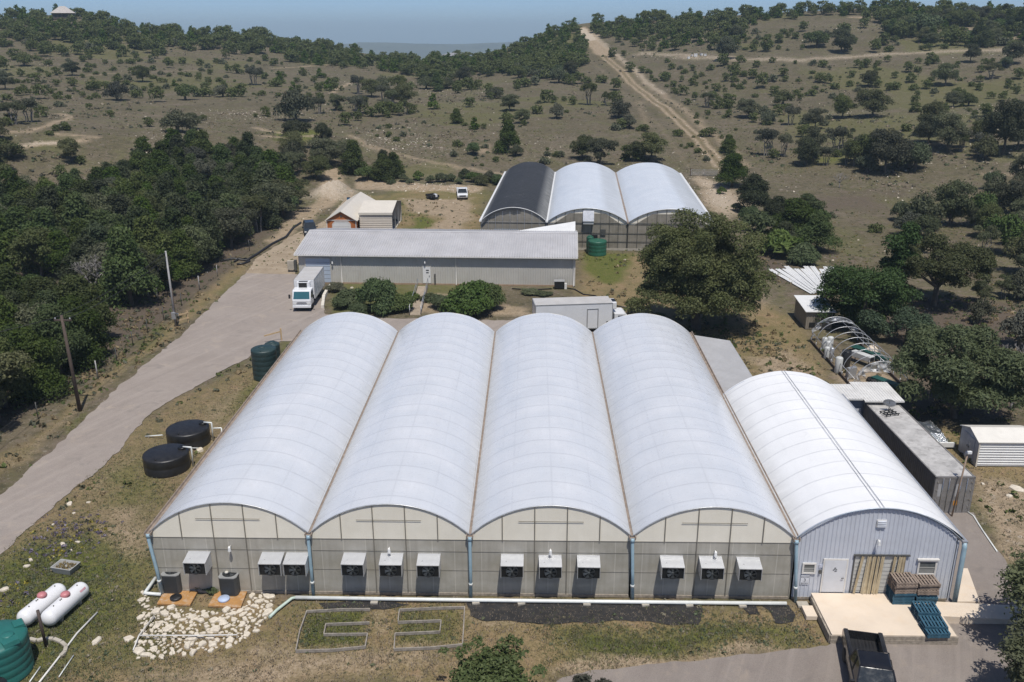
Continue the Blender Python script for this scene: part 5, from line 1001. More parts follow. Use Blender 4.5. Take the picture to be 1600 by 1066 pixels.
# ---------------------------------------------------------------- limestone rocks
ROCK = pm('limestone', (.62, .555, .45), .9, 0, .22, 2, .35, (.42, .33, .23), .4, 12); protos = []; rn = random.Random(11)
for kx in range(7):
    m = MB(); n_ = rn.randint(6, 9); a_ = sorted(rn.uniform(0, 6.28) for _ in range(n_)); a_ = [i * 6.283 / n_ + rn.uniform(-.3, .3) for i in range(n_)]; r_ = [rn.uniform(.7, 1.15) for _ in range(n_)]
    vs = [(math.cos(t) * q, math.sin(t) * q * .75, -.2) for t, q in zip(a_, r_)] + [(math.cos(t) * q * .95, math.sin(t) * q * .72, .22 + rn.uniform(-.06, .06)) for t, q in zip(a_, r_)] + [(math.cos(t) * q * .72, math.sin(t) * q * .55, .36 + rn.uniform(-.05, .05)) for t, q in zip(a_, r_)]
    fs = [(i, (i+1) % n_, n_ + (i+1) % n_, n_ + i) for i in range(n_)] + [(n_+i, n_+(i+1) % n_, 2*n_+(i+1) % n_, 2*n_+i) for i in range(n_)] + [tuple(range(2*n_, 3*n_))]
    m.add(vs, fs); protos.append(m.build('limestone_rock', ROCK))
RK = []
def rock(x, y, s, label, group):
    src = protos[len(RK) % 7]; o = src if len(RK) < 7 else src.copy()
    if len(RK) >= 7: COL.objects.link(o)
    o.location = (x, y, tzf(x, y) + .0); o.rotation_euler = (rn.uniform(-.15, .15), rn.uniform(-.15, .15), rn.uniform(0, 6.3)); o.scale = (s, s * rn.uniform(.7, 1.1), s * rn.uniform(.5, 1.15)); tag(o, label, 'rock', group); RK.append(o)
BEDP = wpoly([(222, 922), (243, 948), (300, 952), (330, 955), (378, 950), (395, 925), (418, 920), (428, 935), (418, 962), (402, 985), (365, 1008), (305, 1022), (215, 1030), (205, 1022), (222, 985), (218, 940)])
lo, hi = BEDP.min(0), BEDP.max(0); pl = []
while len(pl) < 280:
    x, y = rn.uniform(lo[0], hi[0]), rn.uniform(lo[1], hi[1])
    if sdist(np.array([x]), np.array([y]), BEDP)[0] < .0: continue
    s = rn.choice((.10, .13, .16, .2, .26, .32, .38)) 
    if any((x - a)**2 + (y - b)**2 < (.72 * (s + c_))**2 for a, b, c_ in pl):
        if rn.random() < .992: continue
    pl.append((x, y, s))
for x, y, s in pl: rock(x, y, s, 'pale limestone rock in the white stone bed before the air conditioners', 'rocks in the white stone bed')
for px, py, s, lb in ((108, 788, .32, 'flat white rock in the grass beside the drive, largest of its pair'), (138, 785, .16, 'small white rock in the grass right of the larger flat one beside the drive'), (115, 802, .16, 'small white rock just below the flat one beside the drive'), (98, 850, .2, 'pale rock above the planter tub in the purple weeds'), (122, 847, .18, 'pale rock above right of the planter tub'), (48, 875, .22, 'pale rock left of the planter tub near the yellow flowers'), (42, 885, .2, 'lower pale rock left of the planter tub'), (8, 921, .3, 'white rock at the left edge above the gas tanks'), (152, 1002, .36, 'big pale rock right of the curved stone edging'), (200, 998, .38, 'pale rock at the left edge of the white stone bed'), (83, 820, .14, 'small pale rock beside the edge of the drive'), (110, 860, .14, 'little pale rock closest to the planter tub'), (312, 704, .4, 'pinkish rock between the two low black tanks'), (1590, 765, .55, 'grey flat rock right of the container'), (1577, 775, .25, 'white rock beside the grey flat one right of the container'), (1536, 756, .15, 'small white rock at the corner of the white shed yard')):
    q = G(px, py, 0); rock(q.x, q.y, s, lb, None)
# ---------------------------------------------------------------- poles, wires, fence
POLE = pm('pole_brown', (.085, .062, .048), .85, 0, .25, 2); POLEG = pm('pole_grey', (.36, .35, .34), .6)
pb1 = G(125, 642, 0); pb2 = G(275, 510, 0)
p1 = thing('utility_pole', 'dark wooden utility pole among the cedars left of the drive', 'utility pole', pb1); MB().tube([(0, 0, 0), (-.15, 0, 8.3)], .16, 10, r1=.11).build('pole', POLE, p1); MB().bar((-.8, 0, 7.9), (.6, 0, 7.9), .1, .12).build('crossarm', POLE, p1)
m = MB(); [m.lathe([(.04, 0), (.05, .06), (.03, .14)], (x, 0, 7.97), 8) for x in (-.7, -.1, .5)]; m.build('insulator', GALV, p1)
p2 = thing('utility_pole', 'tall grey utility pole with a meter box beside the drive', 'utility pole', pb2); MB().tube([(0, 0, 0), (-.05, 0, 8.2)], .13, 10, r1=.09).build('pole', POLEG, p2); MB().tube([(.14, -.05, 0), (.12, -.05, 4.2)], .05, 6).build('conduit', POLE, p2); MB().box(-.2, -.35, .9, .2, -.12, 1.6).build('meter_box', GALV, p2); MB().box(.22, -.3, 1.2, .5, -.1, 1.5).build('junction_box', CHROME, p2)
q = G(285, 507, 0); br = thing('rail_fence', 'short raw timber rail stand beside the grey utility pole', 'rail', q, .9); m = MB(); [m.box(x - .06, -.06, 0, x + .06, .06, 1.35) for x in (-.7, .7)]; TIMB = pm('raw_timber', (.52, .38, .22), .8, 0, .15, 3); m.build('post', TIMB, br); m = MB(); [m.bar((-.8, -.08, z), (.8, -.08, z), .05, .14) for z in (.55, 1.15)]; m.build('rail', TIMB, br)
q = G(440, 532, 0); br = thing('rail_fence', 'raw timber post and rail beside the tall dark green tank', 'rail', q, .5); MB().box(-.07, -.07, 0, .07, .07, 1.3).build('post', TIMB, br); MB().bar((-1.7, 0, .75), (0, 0, .95), .05, .15).build('rail', TIMB, br)
def sag(a, b, s, n=14): a, b = Vector(a), Vector(b); return [a + (b - a) * i / n - Vector((0, 0, s * 4 * (i / n) * (1 - i / n))) for i in range(n + 1)]
for dx_, lb in ((-.7, 'upper overhead wire between the two utility poles'), (.5, 'lower overhead wire between the two utility poles')): pvc('overhead_wire', sag((pb1.x + dx_ - .15, pb1.y, 8.05), (pb2.x - .05, pb2.y, 8.1 if dx_ < 0 else 7.6), .5), .024, lb, 'wire', TRIM, 'overhead wires', 4)
pvc('overhead_wire', sag((pb1.x - .85, pb1.y, 8.05), (pb1.x - 22, pb1.y - 16, 7.6), .6), .024, 'overhead wire running left from the dark wooden pole', 'wire', TRIM, 'overhead wires', 4)
fn = thing('wire_fence', 'wire fence on thin metal posts along the edge of the left wood', 'fence'); fp = [G(x, y, 0) for x, y in ((-20, 720), (60, 655), (153, 592), (183, 566), (208, 540), (231, 520), (256, 500), (284, 478), (312, 453), (340, 432), (362, 415), (390, 392))]
for i, q in enumerate(fp): MB().tube([q, q + Vector((0, 0, 1.5 if i not in (2, 8) else 1.75))], .045 if i not in (2, 8) else .06, 6).build('fence_post', POLEG if i in (2, 8, 9) else FRAME, fn)
for z in (.3, .7, 1.05, 1.4): MB().tube([q + Vector((0, 0, z)) for q in fp], .006, 4).build('fence_wire', FRAME, fn)
pvc('drain_sock', [G(x, y, .12) for x, y in ((345, 408), (365, 404), (385, 407), (400, 398), (425, 381), (447, 370), (458, 356), (470, 348))], .16, 'black drain sock winding along the pale track', 'drain sock', BLACKP, n=10)
pvc('drain_sock', [G(x, y, .12) for x, y in ((366, 409), (374, 404), (384, 404), (390, 408), (380, 412), (370, 413))], .14, 'coiled black drain sock beside the drive', 'drain sock', BLACKP, n=10)
q = hit(1100, 276); gt = thing('gate', 'grey metal farm gate across the upper track behind the rear greenhouse', 'gate', q, -.1); m = MB(); [m.bar((-2.6, 0, z), (2.6, 0, z), .05, .05) for z in (.2, .45, .7, .95, 1.25)]; [m.bar((x, 0, .15), (x, 0, 1.3), .06, .06) for x in (-2.6, 0, 2.6)]; [m.bar((x, .03, .2), (x, .03, 1.25), .02, .03) for x in np.linspace(-2.5, 2.5, 26)]; m.build('gate_panel', GALV, gt); MB().box(-2.85, -.08, 0, -2.7, .08, 1.6).build('gate_post', POLE, gt)
q = G(545, 317, 0); bb = thing('barrel', 'blue plastic barrel beside the pale track behind the orange garage', 'barrel', q); MB().lathe([(.28, 0), (.32, .08), (.32, .4), (.335, .45), (.32, .5), (.32, .85), (.28, .95), (.02, .95)], (0,0,0), 18).build('drum', pm('barrel_blue', (.02, .13, .28), .45), bb); MB().lathe([(.34, -.02), (.34, .02)], (0,0,.93), 18).build('rim', pm('barrel_rim', (.02, .09, .2), .45), bb)
# beside the long building
br = thing('footbridge', 'narrow wooden ramp with handrails leading up to the door of the beige building', 'ramp', (0, 0, 0)); a, b = G(661, 447, .2), G(649, 492, .05); d = (b - a).normalized(); s_ = Vector((-d.y, d.x, 0)) * .62
m = MB(); m.add([a + s_, a - s_, b - s_, b + s_] + [v - Vector((0, 0, .12)) for v in (a + s_, a - s_, b - s_, b + s_)], [(0,1,2,3), (7,6,5,4), (0,4,5,1), (1,5,6,2), (2,6,7,3), (3,7,4,0)]); m.build('deck', pm('deck_wood', (.33, .27, .20), .85, 0, .2, 3), br)
for s in (-1, 1):
    m = MB(); pp = [a + (b - a) * t + s_ * s for t in (0, .25, .5, .75, 1)]; [m.tube([p_, p_ + Vector((0, 0, 1.0))], .035, 6) for p_ in pp]; [m.tube([pp[0] + Vector((0, 0, z)), pp[-1] + Vector((0, 0, z))], .03, 6) for z in (.5, 1.0)]; m.build('handrail', GALV, br)
kb = [G(x, y, .2) for x, y in ((517, 446), (511, 454), (506, 463), (505, 471), (504, 480))]
for i in range(len(kb) - 1): tag(MB().bar(kb[i], kb[i] + (kb[i+1] - kb[i]) * .95, .35, .42).build('barrier_block', pm('barrier_white', (.66, .62, .55), .8, 0, .1, 2, .2), bev=.03), ['white painted barrier block nearest the garage door', 'second white barrier block from the garage door', 'third white barrier block from the garage door', 'white barrier block nearest the cab of the parked box truck'][i], 'barrier', 'white barrier blocks')
q = G(874, 452, 0); t = thing('condenser_unit', 'low air conditioner with a pale lid at the right end of the beige building', 'air conditioner', (q.x, q.y + .3, 0)); MB().box(-.6, -.4, .1, .6, .4, .95).build('casing', DARKIN, t, bev=.02); MB().box(-.65, -.45, .95, .65, .45, 1.02).build('lid', GALV, t, bev=.01); MB().box(.62, -.3, 0, .9, 0, .7).build('disconnect_box', WHITEM, t)
q = G(459, 426, 0); t = thing('electrical_cabinet', 'grey electrical cabinet at the left corner of the beige building', 'electrical cabinet', (q.x - .3, q.y + .3, 0)); MB().box(-.5, -.2, .35, .35, .2, 1.5).build('cabinet', CONCG, t, bev=.02); MB().box(.4, -.2, .3, .7, .2, 1.6).build('cabinet', FRAME, t); m = MB(); [m.box(x, -.1, 0, x + .08, .1, .4) for x in (-.45, .25, .5)]; m.build('leg', FRAME, t)
pvc('hose', [G(x, y, .06) for x, y in ((885, 450), (898, 452), (912, 460), (930, 462), (955, 476), (985, 482))], .07, 'black hose running from the beige building towards the oak', 'hose', BLACKP)
pvc('hose', [G(x, y, .06) for x, y in ((800, 451), (830, 453), (862, 451))], .07, 'black hose along the foot of the beige building', 'hose', BLACKP)
# ---------------------------------------------------------------- bare hoop house and the things stored in it
hx0, hx1, hy0, hy1 = 49.0, 53.6, 30.6, 43.2
hh_ = thing('hoop_house', 'bare metal hoop house frame with torn clear plastic at both ends', 'hoop house', (hx0, hy0, 0)); wd = hx1 - hx0
for i in range(9):
    y = (hy1 - hy0) * i / 8; MB().tube([(wd/2 - wd/2 * math.cos(math.pi * t), y, 1.0 * (min(1, math.sin(math.pi * t) * 6)) * 0 + .3 + 2.35 * math.sin(math.pi * t) ** .8) for t in np.linspace(0, 1, 19)], .035, 6).build('hoop', GALV, hh_); MB().tube([(0, y, 0), (0, y, .5)], .045, 6).build('hoop', GALV, hh_); MB().tube([(wd, y, 0), (wd, y, .5)], .045, 6).build('hoop', GALV, hh_)
L_ = hy1 - hy0
for x, z in ((wd/2, 2.66), (0, 1.0), (wd, 1.0)): MB().tube([(x, 0, z), (x, L_, z)], .03, 6).build('purlin', GALV, hh_)
MB().box(-.05, 0, 0, .05, L_, .22).build('base_board', POLE, hh_); MB().box(wd - .05, 0, 0, wd + .05, L_, .22).build('base_board', POLE, hh_)
k = NT('torn_plastic'); k.b.inputs['Base Color'].default_value = (.62, .64, .66, 1); k.b.inputs['Roughness'].default_value = .3; tp_ = k.n('BsdfTransparent'); mx = k.n('MixShader'); fac = k.ramp(k.noise(1.6, 5, .6, k.co()), .4, .62, .15, .8); k.l(fac, mx.inputs[0]); k.l(tp_.outputs[0], mx.inputs[1]); k.l(k.b.outputs[0], mx.inputs[2]); k.l(mx.outputs[0], k.out.inputs[0]); PLAS = k.m
for y, t0, t1, dpt in ((-.05, .02, .62, .9), (L_ + .02, .04, .9, .45)):
    m = MB(); P_ = []
    for i in range(25):
        t = t0 + (t1 - t0) * i / 24; x = wd/2 - wd/2 * math.cos(math.pi * t); z = .3 + 2.35 * math.sin(math.pi * t) ** .8; dd = dpt * (.5 + .9 * fbm(x * 1.0, y, .8, 3)); P_.append([(x + .1 * k_ * math.sin(i * 1.7), y + .12 * math.sin(i + k_ * 2) * k_, max(.1, z + .03 - dd * k_ / 4)) for k_ in range(5)])
    m.grid(P_); m.build('plastic_sheet', PLAS, hh_)
def drum(px, py, r, h, mat, label, cat, name, group=None, top=None):
    q = G(px, py, 0); o = MB().lathe([(r * .95, 0), (r, .04), (r, h - .1), (r * .85, h - .02), (r * .4, h + .03), (.02, h + .04)], (0,0,0), 18).build(name, mat, None, (q.x, q.y, 0)); return tag(o, label, cat, group)
GW_ = pm('drum_white', (.55, .56, .54), .5, 0, .08, 2, .25, (.3, .28, .24))
for px, py, r, h, lb in ((1287, 547, .26, 1.3, 'white filter drum at the back left corner of the bare hoop house'), (1293, 553, .26, 1.3, 'second white filter drum from the back in the bare hoop house'), (1296, 545, .3, 1.25, 'wider white drum behind the filter drums in the hoop house'), (1291, 560, .25, 1.15, 'third white filter drum beside the hoop house rail')): drum(px, py, r, h, GW_, lb, 'drum', 'filter_drum', 'white drums in the hoop house')
drum(1298, 566, .2, 1.45, GALV, 'slim galvanised cylinder beside the white drums in the hoop house', 'cylinder', 'metal_cylinder'); drum(1309, 582, .33, 1.5, GW_, 'tall white cylinder by the front rail of the hoop house', 'cylinder', 'gas_cylinder'); drum(1320, 575, .42, 1.75, BLACKP, 'tall black drum inside the bare hoop house', 'drum', 'plastic_drum')
def junk(name, label, cat, px, py, mb_, mat, z=0, rz=0, bev=.02): q = G(px, py, z); return tag(mb_.build(name, mat, None, (q.x, q.y, z), rz, bev), label, cat)
q = G(1346, 568, 0); t = thing('tool_cart', 'white cart with a dark open end inside the bare hoop house', 'cart', q, .55); MB().cbox((0, 0, .75), (.7, 2.2, .5)).build('body', GW_, t, bev=.03); MB().box(-.27, -1.12, .56, .27, -1.09, .94).build('open_end', DARKIN, t); m = MB(); [m.box(x - .03, y - .03, 0, x + .03, y + .03, .5) for x in (-.3, .3) for y in (-1, 1)]; m.build('leg', FRAME, t)
TEAL = pm('teal_panel', (.018, .075, .062), .5)
junk('green_board', 'dark green board leaning behind the white cart in the hoop house', 'board', 1352, 553, MB().cbox((0, 0, .35), (1.0, 3.2, .08)), TEAL, .0, .5); junk('green_board', 'long dark green board on the floor right of the white cart', 'board', 1362, 560, MB().cbox((0, 0, .3), (.45, 3.6, .5)), TEAL, 0, .5)
junk('green_board', 'dark green board lying at the front right of the hoop house', 'board', 1388, 603, MB().cbox((0, 0, .3), (.8, 3.2, .25)), TEAL, 0, .55); junk('green_board', 'dark green board beside the one lying front right of the hoop house', 'board', 1398, 606, MB().cbox((0, 0, .25), (.6, 2.8, .2)), TEAL, 0, .6)
junk('tyre', 'old black tyre on the dirt in front of the hoop house', 'tyre', 1363, 596, MB().lathe([(.22, 0), (.45, 0), (.5, .1), (.5, .2), (.45, .3), (.22, .3), (.2, .15), (.22, 0)], (0,0,0), 20, cap=False), RUBBER, 0, 0, 0)
junk('sheet_stack', 'grey stack of sheets propped at the hoop house front corner', 'sheet stack', 1328, 590, MB().box(-.5, -.25, 0, .5, -.12, 1.0).box(-.45, -.08, 0, .55, .04, 1.05).box(-.4, .1, 0, .5, .2, .95), GALV, 0, .5); junk('fabric_bag', 'cream crumpled bag beside the white cart in the hoop house', 'bag', 1362, 552, MB().lathe([(.5, 0), (.62, .2), (.5, .5), (.25, .75), (.05, .8)], (0,0,0), 9), CONC, 0, .4, 0)
# foil covered pile, white panels
k = NT('foil'); k.b.inputs['Base Color'].default_value = (.50, .52, .53, 1); k.b.inputs['Metallic'].default_value = .9; k.b.inputs['Roughness'].default_value = .22; k.bump(k.noise(2.2, 5, .7, k.co()), .9, .25); FOIL = k.m
q0, q1 = G(1433, 652, .8), G(1497, 690, .3); m = MB(); P_ = []
for i in range(24):
    row = []
    for j in range(18):
        x, y = i / 23, j / 17; e = min(1, 6 * min(x, 1 - x, y, 1 - y)); row.append((50.0 + 2.5 * x, 19.2 + 3.4 * y, .1 + e * (.75 + .35 * (fbm(x * 5, y * 5, 1.2, 77) - .3))))
    P_.append(row)
fo = thing('foil_covered_pile', 'low pile under crumpled silver foil between the container and the white shed', 'covered pile', (0, 0, 0)); m.grid(P_, False); m.build('foil_cover', FOIL, fo); MB().box(50.1, 18.95, .15, 52.6, 19.12, .5).build('white_board', WHITEM, fo)
for i in range(11):
    o = MB(); ribbed(o, (-.35, 0, 0), (1, 0, 0), .7, lambda t: 11.5 - .6 * (i % 3), lambda t: 0, .35, .05, up=Vector((0, 1, 0)), out=(0, 0, 1)); o = o.build('roofing_sheet', WHITEM, None, (54.2 + i * .3, 60.3 + .35 * (i % 4) - i * .1, .10 + .055 * i), rot=(.004 * (i % 3), .03, .20 - i * .042))
    tag(o, ['long white metal panel lying lowest and leftmost in the fanned pile', 'second white metal panel from the left in the fanned pile', 'third white metal panel from the left in the fanned pile', 'fourth white metal panel from the left in the fanned pile', 'fifth white metal panel from the left in the fanned pile', 'middle white metal panel of the fanned pile', 'fifth white metal panel from the right in the fanned pile', 'fourth white metal panel from the right in the fanned pile', 'third white metal panel from the right in the fanned pile', 'second white metal panel from the right in the fanned pile', 'long white metal panel lying topmost and rightmost in the fanned pile'][i], 'metal panel', 'fanned white metal panels')
q = G(1487, 807, 0); t = thing('camera_mast', 'slim timber mast with a white camera in front of the container doors', 'mast', q); MB().tube([(0, 0, 0), (.35, .1, 4.6)], .055, 8).build('mast', pm('mast_wood', (.30, .22, .16), .8), t); MB().cbox((.42, .05, 4.55), (.28, .16, .2)).build('camera', WHITEM, t, bev=.03); MB().tube([(.35, .1, 4.6), (.36, .1, 5.2)], .02, 6).build('antenna', FRAME, t)
q = G(1512, 715, 0); t = junk('wrapped_bundle', 'small white wrapped bundle standing by the doors of the white shed', 'bundle', 1511, 716, MB().lathe([(.2, 0), (.24, .25), (.18, .5), (.05, .6)], (0,0,0), 9), WHITEM, 0, 0, 0)
# far heap of pale objects beside the quarry track
for i, (px, py, s, lb) in enumerate(((1076, 91, .9, 'pale box at the left end of the heap by the quarry track'), (1081, 87, .7, 'second pale box from the left in the heap by the quarry track'), (1087, 88, 1.3, 'largest pale box in the heap by the quarry track'), (1096, 86, .9, 'pale box right of the largest in the heap by the quarry track'), (1102, 87, .9, 'pale box at the right end of the heap by the quarry track'))):
    h_ = hit(px, py + 1); tag(MB().box(-s/2, -s/2, 0, s/2, s/2, s * .8).box(-s/2 - .05, -s/2 - .05, s * .8, s/2 + .05, s/2 + .05, s * .9).build('storage_box', WHITEM, None, h_, i * .7), lb, 'box', 'boxes by the quarry track')
# ---------------------------------------------------------------- vegetation
def leafmat(name, c0, c1, c2, trans=.34, ov=.38):
    """leaves of slightly different greens: per leaf, per patch of the crown and per tree"""
    k = NT(name); g = k.n('NewGeometry'); oi = k.n('ObjectInfo'); n1 = k.noise(.55, 3, .6, k.co())
    c = k.mix(g.outputs['Random Per Island'], c0, c1); c = k.mix(k.ramp(n1, .42, .66, 0, .7), c, c2)
    hs = k.n('HueSaturation'); k.l(c, hs.inputs['Color']); k.l(k.ramp(oi.outputs['Random'], 0, 1, 1 - ov, 1 + ov), hs.inputs['Value']); k.l(k.ramp(k.math('FRACT', k.math('MULTIPLY', oi.outputs['Random'], 7.3)), 0, 1, .480, .514), hs.inputs['Hue']); k.l(k.ramp(k.math('FRACT', k.math('MULTIPLY', oi.outputs['Random'], 3.7)), 0, 1, .65, 1.15), hs.inputs['Saturation'])
    d = k.n('BsdfDiffuse'); t = k.n('BsdfTranslucent'); gl = k.n('BsdfGlossy'); gl.inputs['Roughness'].default_value = .7; gl.inputs['Color'].default_value = (.9, .95, 1, 1)
    k.l(hs.outputs[0], d.inputs[0]); k.l(hs.outputs[0], t.inputs[0]); m1 = k.n('MixShader'); m1.inputs[0].default_value = trans; k.l(d.outputs[0], m1.inputs[1]); k.l(t.outputs[0], m1.inputs[2])
    m2 = k.n('MixShader'); m2.inputs[0].default_value = .012; k.l(m1.outputs[0], m2.inputs[1]); k.l(gl.outputs[0], m2.inputs[2]); k.l(m2.outputs[0], k.out.inputs[0]); return k.m
OAK = leafmat('oak_leaves', (.074, .085, .034), (.134, .142, .064), (.088, .104, .036)); CEDAR = leafmat('cedar_leaves', (.040, .062, .013), (.090, .116, .030), (.050, .080, .012), .28)
BRIGHT = leafmat('bright_leaves', (.060, .105, .020), (.135, .19, .046), (.08, .125, .022), .32, .1); VINE = leafmat('vine_leaves', (.036, .068, .020), (.080, .125, .042), (.046, .085, .020), .3, .1)
WEED = leafmat('weed_leaves', (.070, .095, .030), (.14, .165, .062), (.085, .12, .035), .3); GREYB = leafmat('grey_leaves', (.072, .076, .048), (.120, .124, .085), (.085, .090, .052), .2); SHRUB = leafmat('shrub_leaves', (.055, .086, .026), (.125, .160, .058), (.072, .108, .030), .25, .12)
BARK = pm('bark', (.115, .095, .075), .9, 0, .3, 2); BARKG = pm('grey_bark', (.19, .175, .155), .9, 0, .3, 2)
def leaves(P, N, size, rg_, asp=1.7, up=0.0):
    """a leaf-shaped quad at every point P facing roughly N"""
    n = len(P); N = N + rg_.normal(0, .55, (n, 3)); N /= np.linalg.norm(N, axis=1)[:, None] + 1e-9
    T = rg_.normal(0, 1, (n, 3)); T[:, 2] += up; T -= N * (T * N).sum(1)[:, None]; T /= np.linalg.norm(T, axis=1)[:, None] + 1e-9; B = np.cross(N, T)
    s = size * rg_.uniform(.6, 1.35, n)[:, None]; T = T * s * .5 * asp; B = B * s * .5
    V = np.stack([P - T, P + B * .9 - T * .1, P + T, P - B * .9 - T * .1 + N * s * .12], 1); return V.reshape(-1, 3)
def quadmesh(name, V, mats, mi=None, extra=None):
    n = len(V) // 4; me = bpy.data.meshes.new(name); F = np.arange(n * 4, dtype=np.int32)
    me.vertices.add(len(V)); me.vertices.foreach_set('co', V.astype(np.float32).ravel()); me.loops.add(len(F)); me.loops.foreach_set('vertex_index', F); me.polygons.add(n); me.polygons.foreach_set('loop_start', np.arange(0, n * 4, 4, dtype=np.int32))
    if mi is not None: me.polygons.foreach_set('material_index', np.asarray(mi, np.int32))
    me.update(calc_edges=True)
    for m_ in mats: me.materials.append(m_)
    return me
def clumps(kind, W, H, rg_):
    """clump centres and radii that give the outline of each kind of tree"""
    C = []
    if kind == 'oak':
        n = 26; zc = H * .52; ex = rg_.uniform(.8, 1.15)
        for i in range(n):
            a = rg_.uniform(0, 6.28); q = math.sqrt(rg_.uniform(0, 1)); z = rg_.uniform(-.36, .40) * H * (1 - .45 * q) + zc - .03 * H * q
            C.append((math.cos(a) * q * W * .39 * ex, math.sin(a) * q * W * .39 / ex, z, W * rg_.uniform(.10, .17)))
        C.append((0, 0, H * .72, W * .2))
    elif kind == 'open':
        for i in range(11):
            a = rg_.uniform(0, 6.28); q = rg_.uniform(.25, 1); C.append((math.cos(a) * q * W * .40, math.sin(a) * q * W * .40, H * rg_.uniform(.58, .86) - .1 * H * q, W * rg_.uniform(.10, .16)))
    elif kind == 'cedar':
        for i in range(20):
            t = rg_.uniform(0, 1); a = rg_.uniform(0, 6.28); q = rg_.uniform(.45, 1) * (1 - t) ** .6; C.append((math.cos(a) * q * W * .38, math.sin(a) * q * W * .38, H * (.05 + .83 * t), W * (.12 + .10 * (1 - t)) * rg_.uniform(.8, 1.2)))
        C.append((0, 0, H * .28, W * .30)); C.append((0, 0, H * .65, W * .19))
    else:
        for i in range(13):
            a = rg_.uniform(0, 6.28); q = math.sqrt(rg_.uniform(0, 1)); C.append((math.cos(a) * q * W * .38, math.sin(a) * q * W * .38, H * rg_.uniform(.22, .7) * (1 - .35 * q), W * rg_.uniform(.13, .2)))
        C.append((0, 0, H * .45, W * .25))
    return np.array(C)
def crown_pts(C, n, rg_, flat=.8, inner=.25):
    w_ = C[:, 3]**2; i = rg_.choice(len(C), n, p=w_ / w_.sum()); D = rg_.normal(0, 1, (n, 3)); D /= np.linalg.norm(D, axis=1)[:, None]
    D[:, 2] = np.where(D[:, 2] < -.35, -D[:, 2], D[:, 2]); R_ = C[i, 3] * np.where(rg_.random(n) < inner, rg_.uniform(.3, .9, n), rg_.normal(1.0, .13, n)); P = C[i, :3] + D * R_[:, None] * np.array([1, 1, flat])
    N = D * .7 + np.array([0, 0, .45]); return P, N
def trunk_mb(kind, W, H, C, rg_, th):
    m = MB()
    if kind in ('cedar', 'bush'): m.tube([(0, 0, -.3), (.05 * W * .3, 0, H * .3), (0, 0, H * .7)], [th, th * .8, th * .3], 6)
    else:
        stems = 1 if kind == 'oak' else 4; ids = list(np.argsort(-C[:, 3])[:12])
        for s_ in range(stems):
            bx, by = (0, 0) if stems == 1 else (rg_.uniform(-.10, .10) * W, rg_.uniform(-.1, .1) * W); fz = H * (.22 if stems == 1 else .36); fx, fy = bx * 1.6 + rg_.uniform(-.03, .03) * W, by * 1.6; t_ = th if stems == 1 else th * .55
            m.tube([(bx, by, -.35), (bx, by, 0), (fx * .7, fy * .7, fz * .6), (fx, fy, fz)], [t_ * 1.3, t_, t_ * .85, t_ * .75], 8)
            for j in ids[s_::stems][:6 if stems == 1 else 3]:
                c = C[j]; md = ((fx + c[0]) / 2, (fy + c[1]) / 2, (fz + c[2]) / 2 + H * .04); m.tube([(fx, fy, fz), md, (c[0], c[1], c[2])], [t_ * .55, t_ * .35, t_ * .12], 6)
    return m
PROTO = {}
def proto(name, kind, W, H, n, leaf, mat, seed, asp=1.6, up=0., th=.2, bark=None, flat=.8, single=False, C=None, inner=.25):
    rg_ = np.random.default_rng(seed); C = clumps(kind, W, H, rg_) if C is None else C; P, N = crown_pts(C, n, rg_, flat, inner); P[:, 2] = np.maximum(P[:, 2], .05); V = leaves(P, N, leaf, rg_, asp, up); tr = trunk_mb(kind, W, H, C, rg_, th)
    PROTO[name] = dict(V=V, tr=tr, W=W, H=H, mat=mat, bark=bark or BARK, crown=quadmesh('crown', V, [mat]), trunk=None, kind=kind)
    o = tr.build('trunk', PROTO[name]['bark']); PROTO[name]['trunk'] = o.data; bpy.data.objects.remove(o); return name
for i in range(4): proto(f'oakM{i}', 'oak', 6.4, 5.8, 9000, .165, OAK, 100 + i)
for i in range(3): proto(f'openM{i}', 'open', 6.5, 5.8, 5200, .155, OAK if i else GREYB, 120 + i, th=.22, bark=BARKG)
for i in range(4): proto(f'cedarM{i}', 'cedar', 5, 5.2, 9000, .135, CEDAR, 140 + i, 2.0, .6)
for i in range(3): proto(f'cedarH{i}', 'cedar', 5.6, 5.8, 17000, .115, CEDAR, 160 + i, 2.2, .6)
for i in range(3): proto(f'bushM{i}', 'bush', 3.4, 2.6, 3600, .125, (OAK, SHRUB, GREYB)[i], 180 + i)
for i in range(2): proto(f'weedM{i}', 'bush', 2.4, 2.0, 2000, .11, WEED, 190 + i, 4.0, 2.5, th=.04)
for i in range(2): proto(f'shrubH{i}', 'bush', 4.2, 2.8, 9000, .10, SHRUB, 200 + i, 3.0, 1.6, th=.08)
for i in range(3): proto(f'oakF{i}', 'oak', 6, 5.2, 620, .46, OAK, 210 + i, 1.4)
for i in range(2): proto(f'cedarF{i}', 'cedar', 4.6, 4.6, 560, .38, CEDAR, 220 + i, 1.5)
for i in range(2): proto(f'bushF{i}', 'bush', 3.4, 2.6, 330, .33, (OAK, GREYB)[i], 230 + i, 1.4)
def place(pn, x, y, W, H, name, label, cat, group=None, z=None, rz=None, stretch=False):
    p = PROTO[pn]; t = thing(name, label, cat, (x, y, tzf(x, y) if z is None else z), random.uniform(0, 6.28) if rz is None else rz, group); sx = W / p['W']; e_ = random.uniform(.82, 1.2) if stretch else 1; t.scale = (sx * e_, sx / e_, H / p['H'])
    for nm, me_ in (('trunk', p['trunk']), ('crown', p['crown'])): o = bpy.data.objects.new(nm, me_); COL.objects.link(o); o.parent = t
    return t
def at_px(px, py):
    h = hit(px, py); return h
def ppm(v): return FPX / float((np.array(v) - CAM) @ _f)
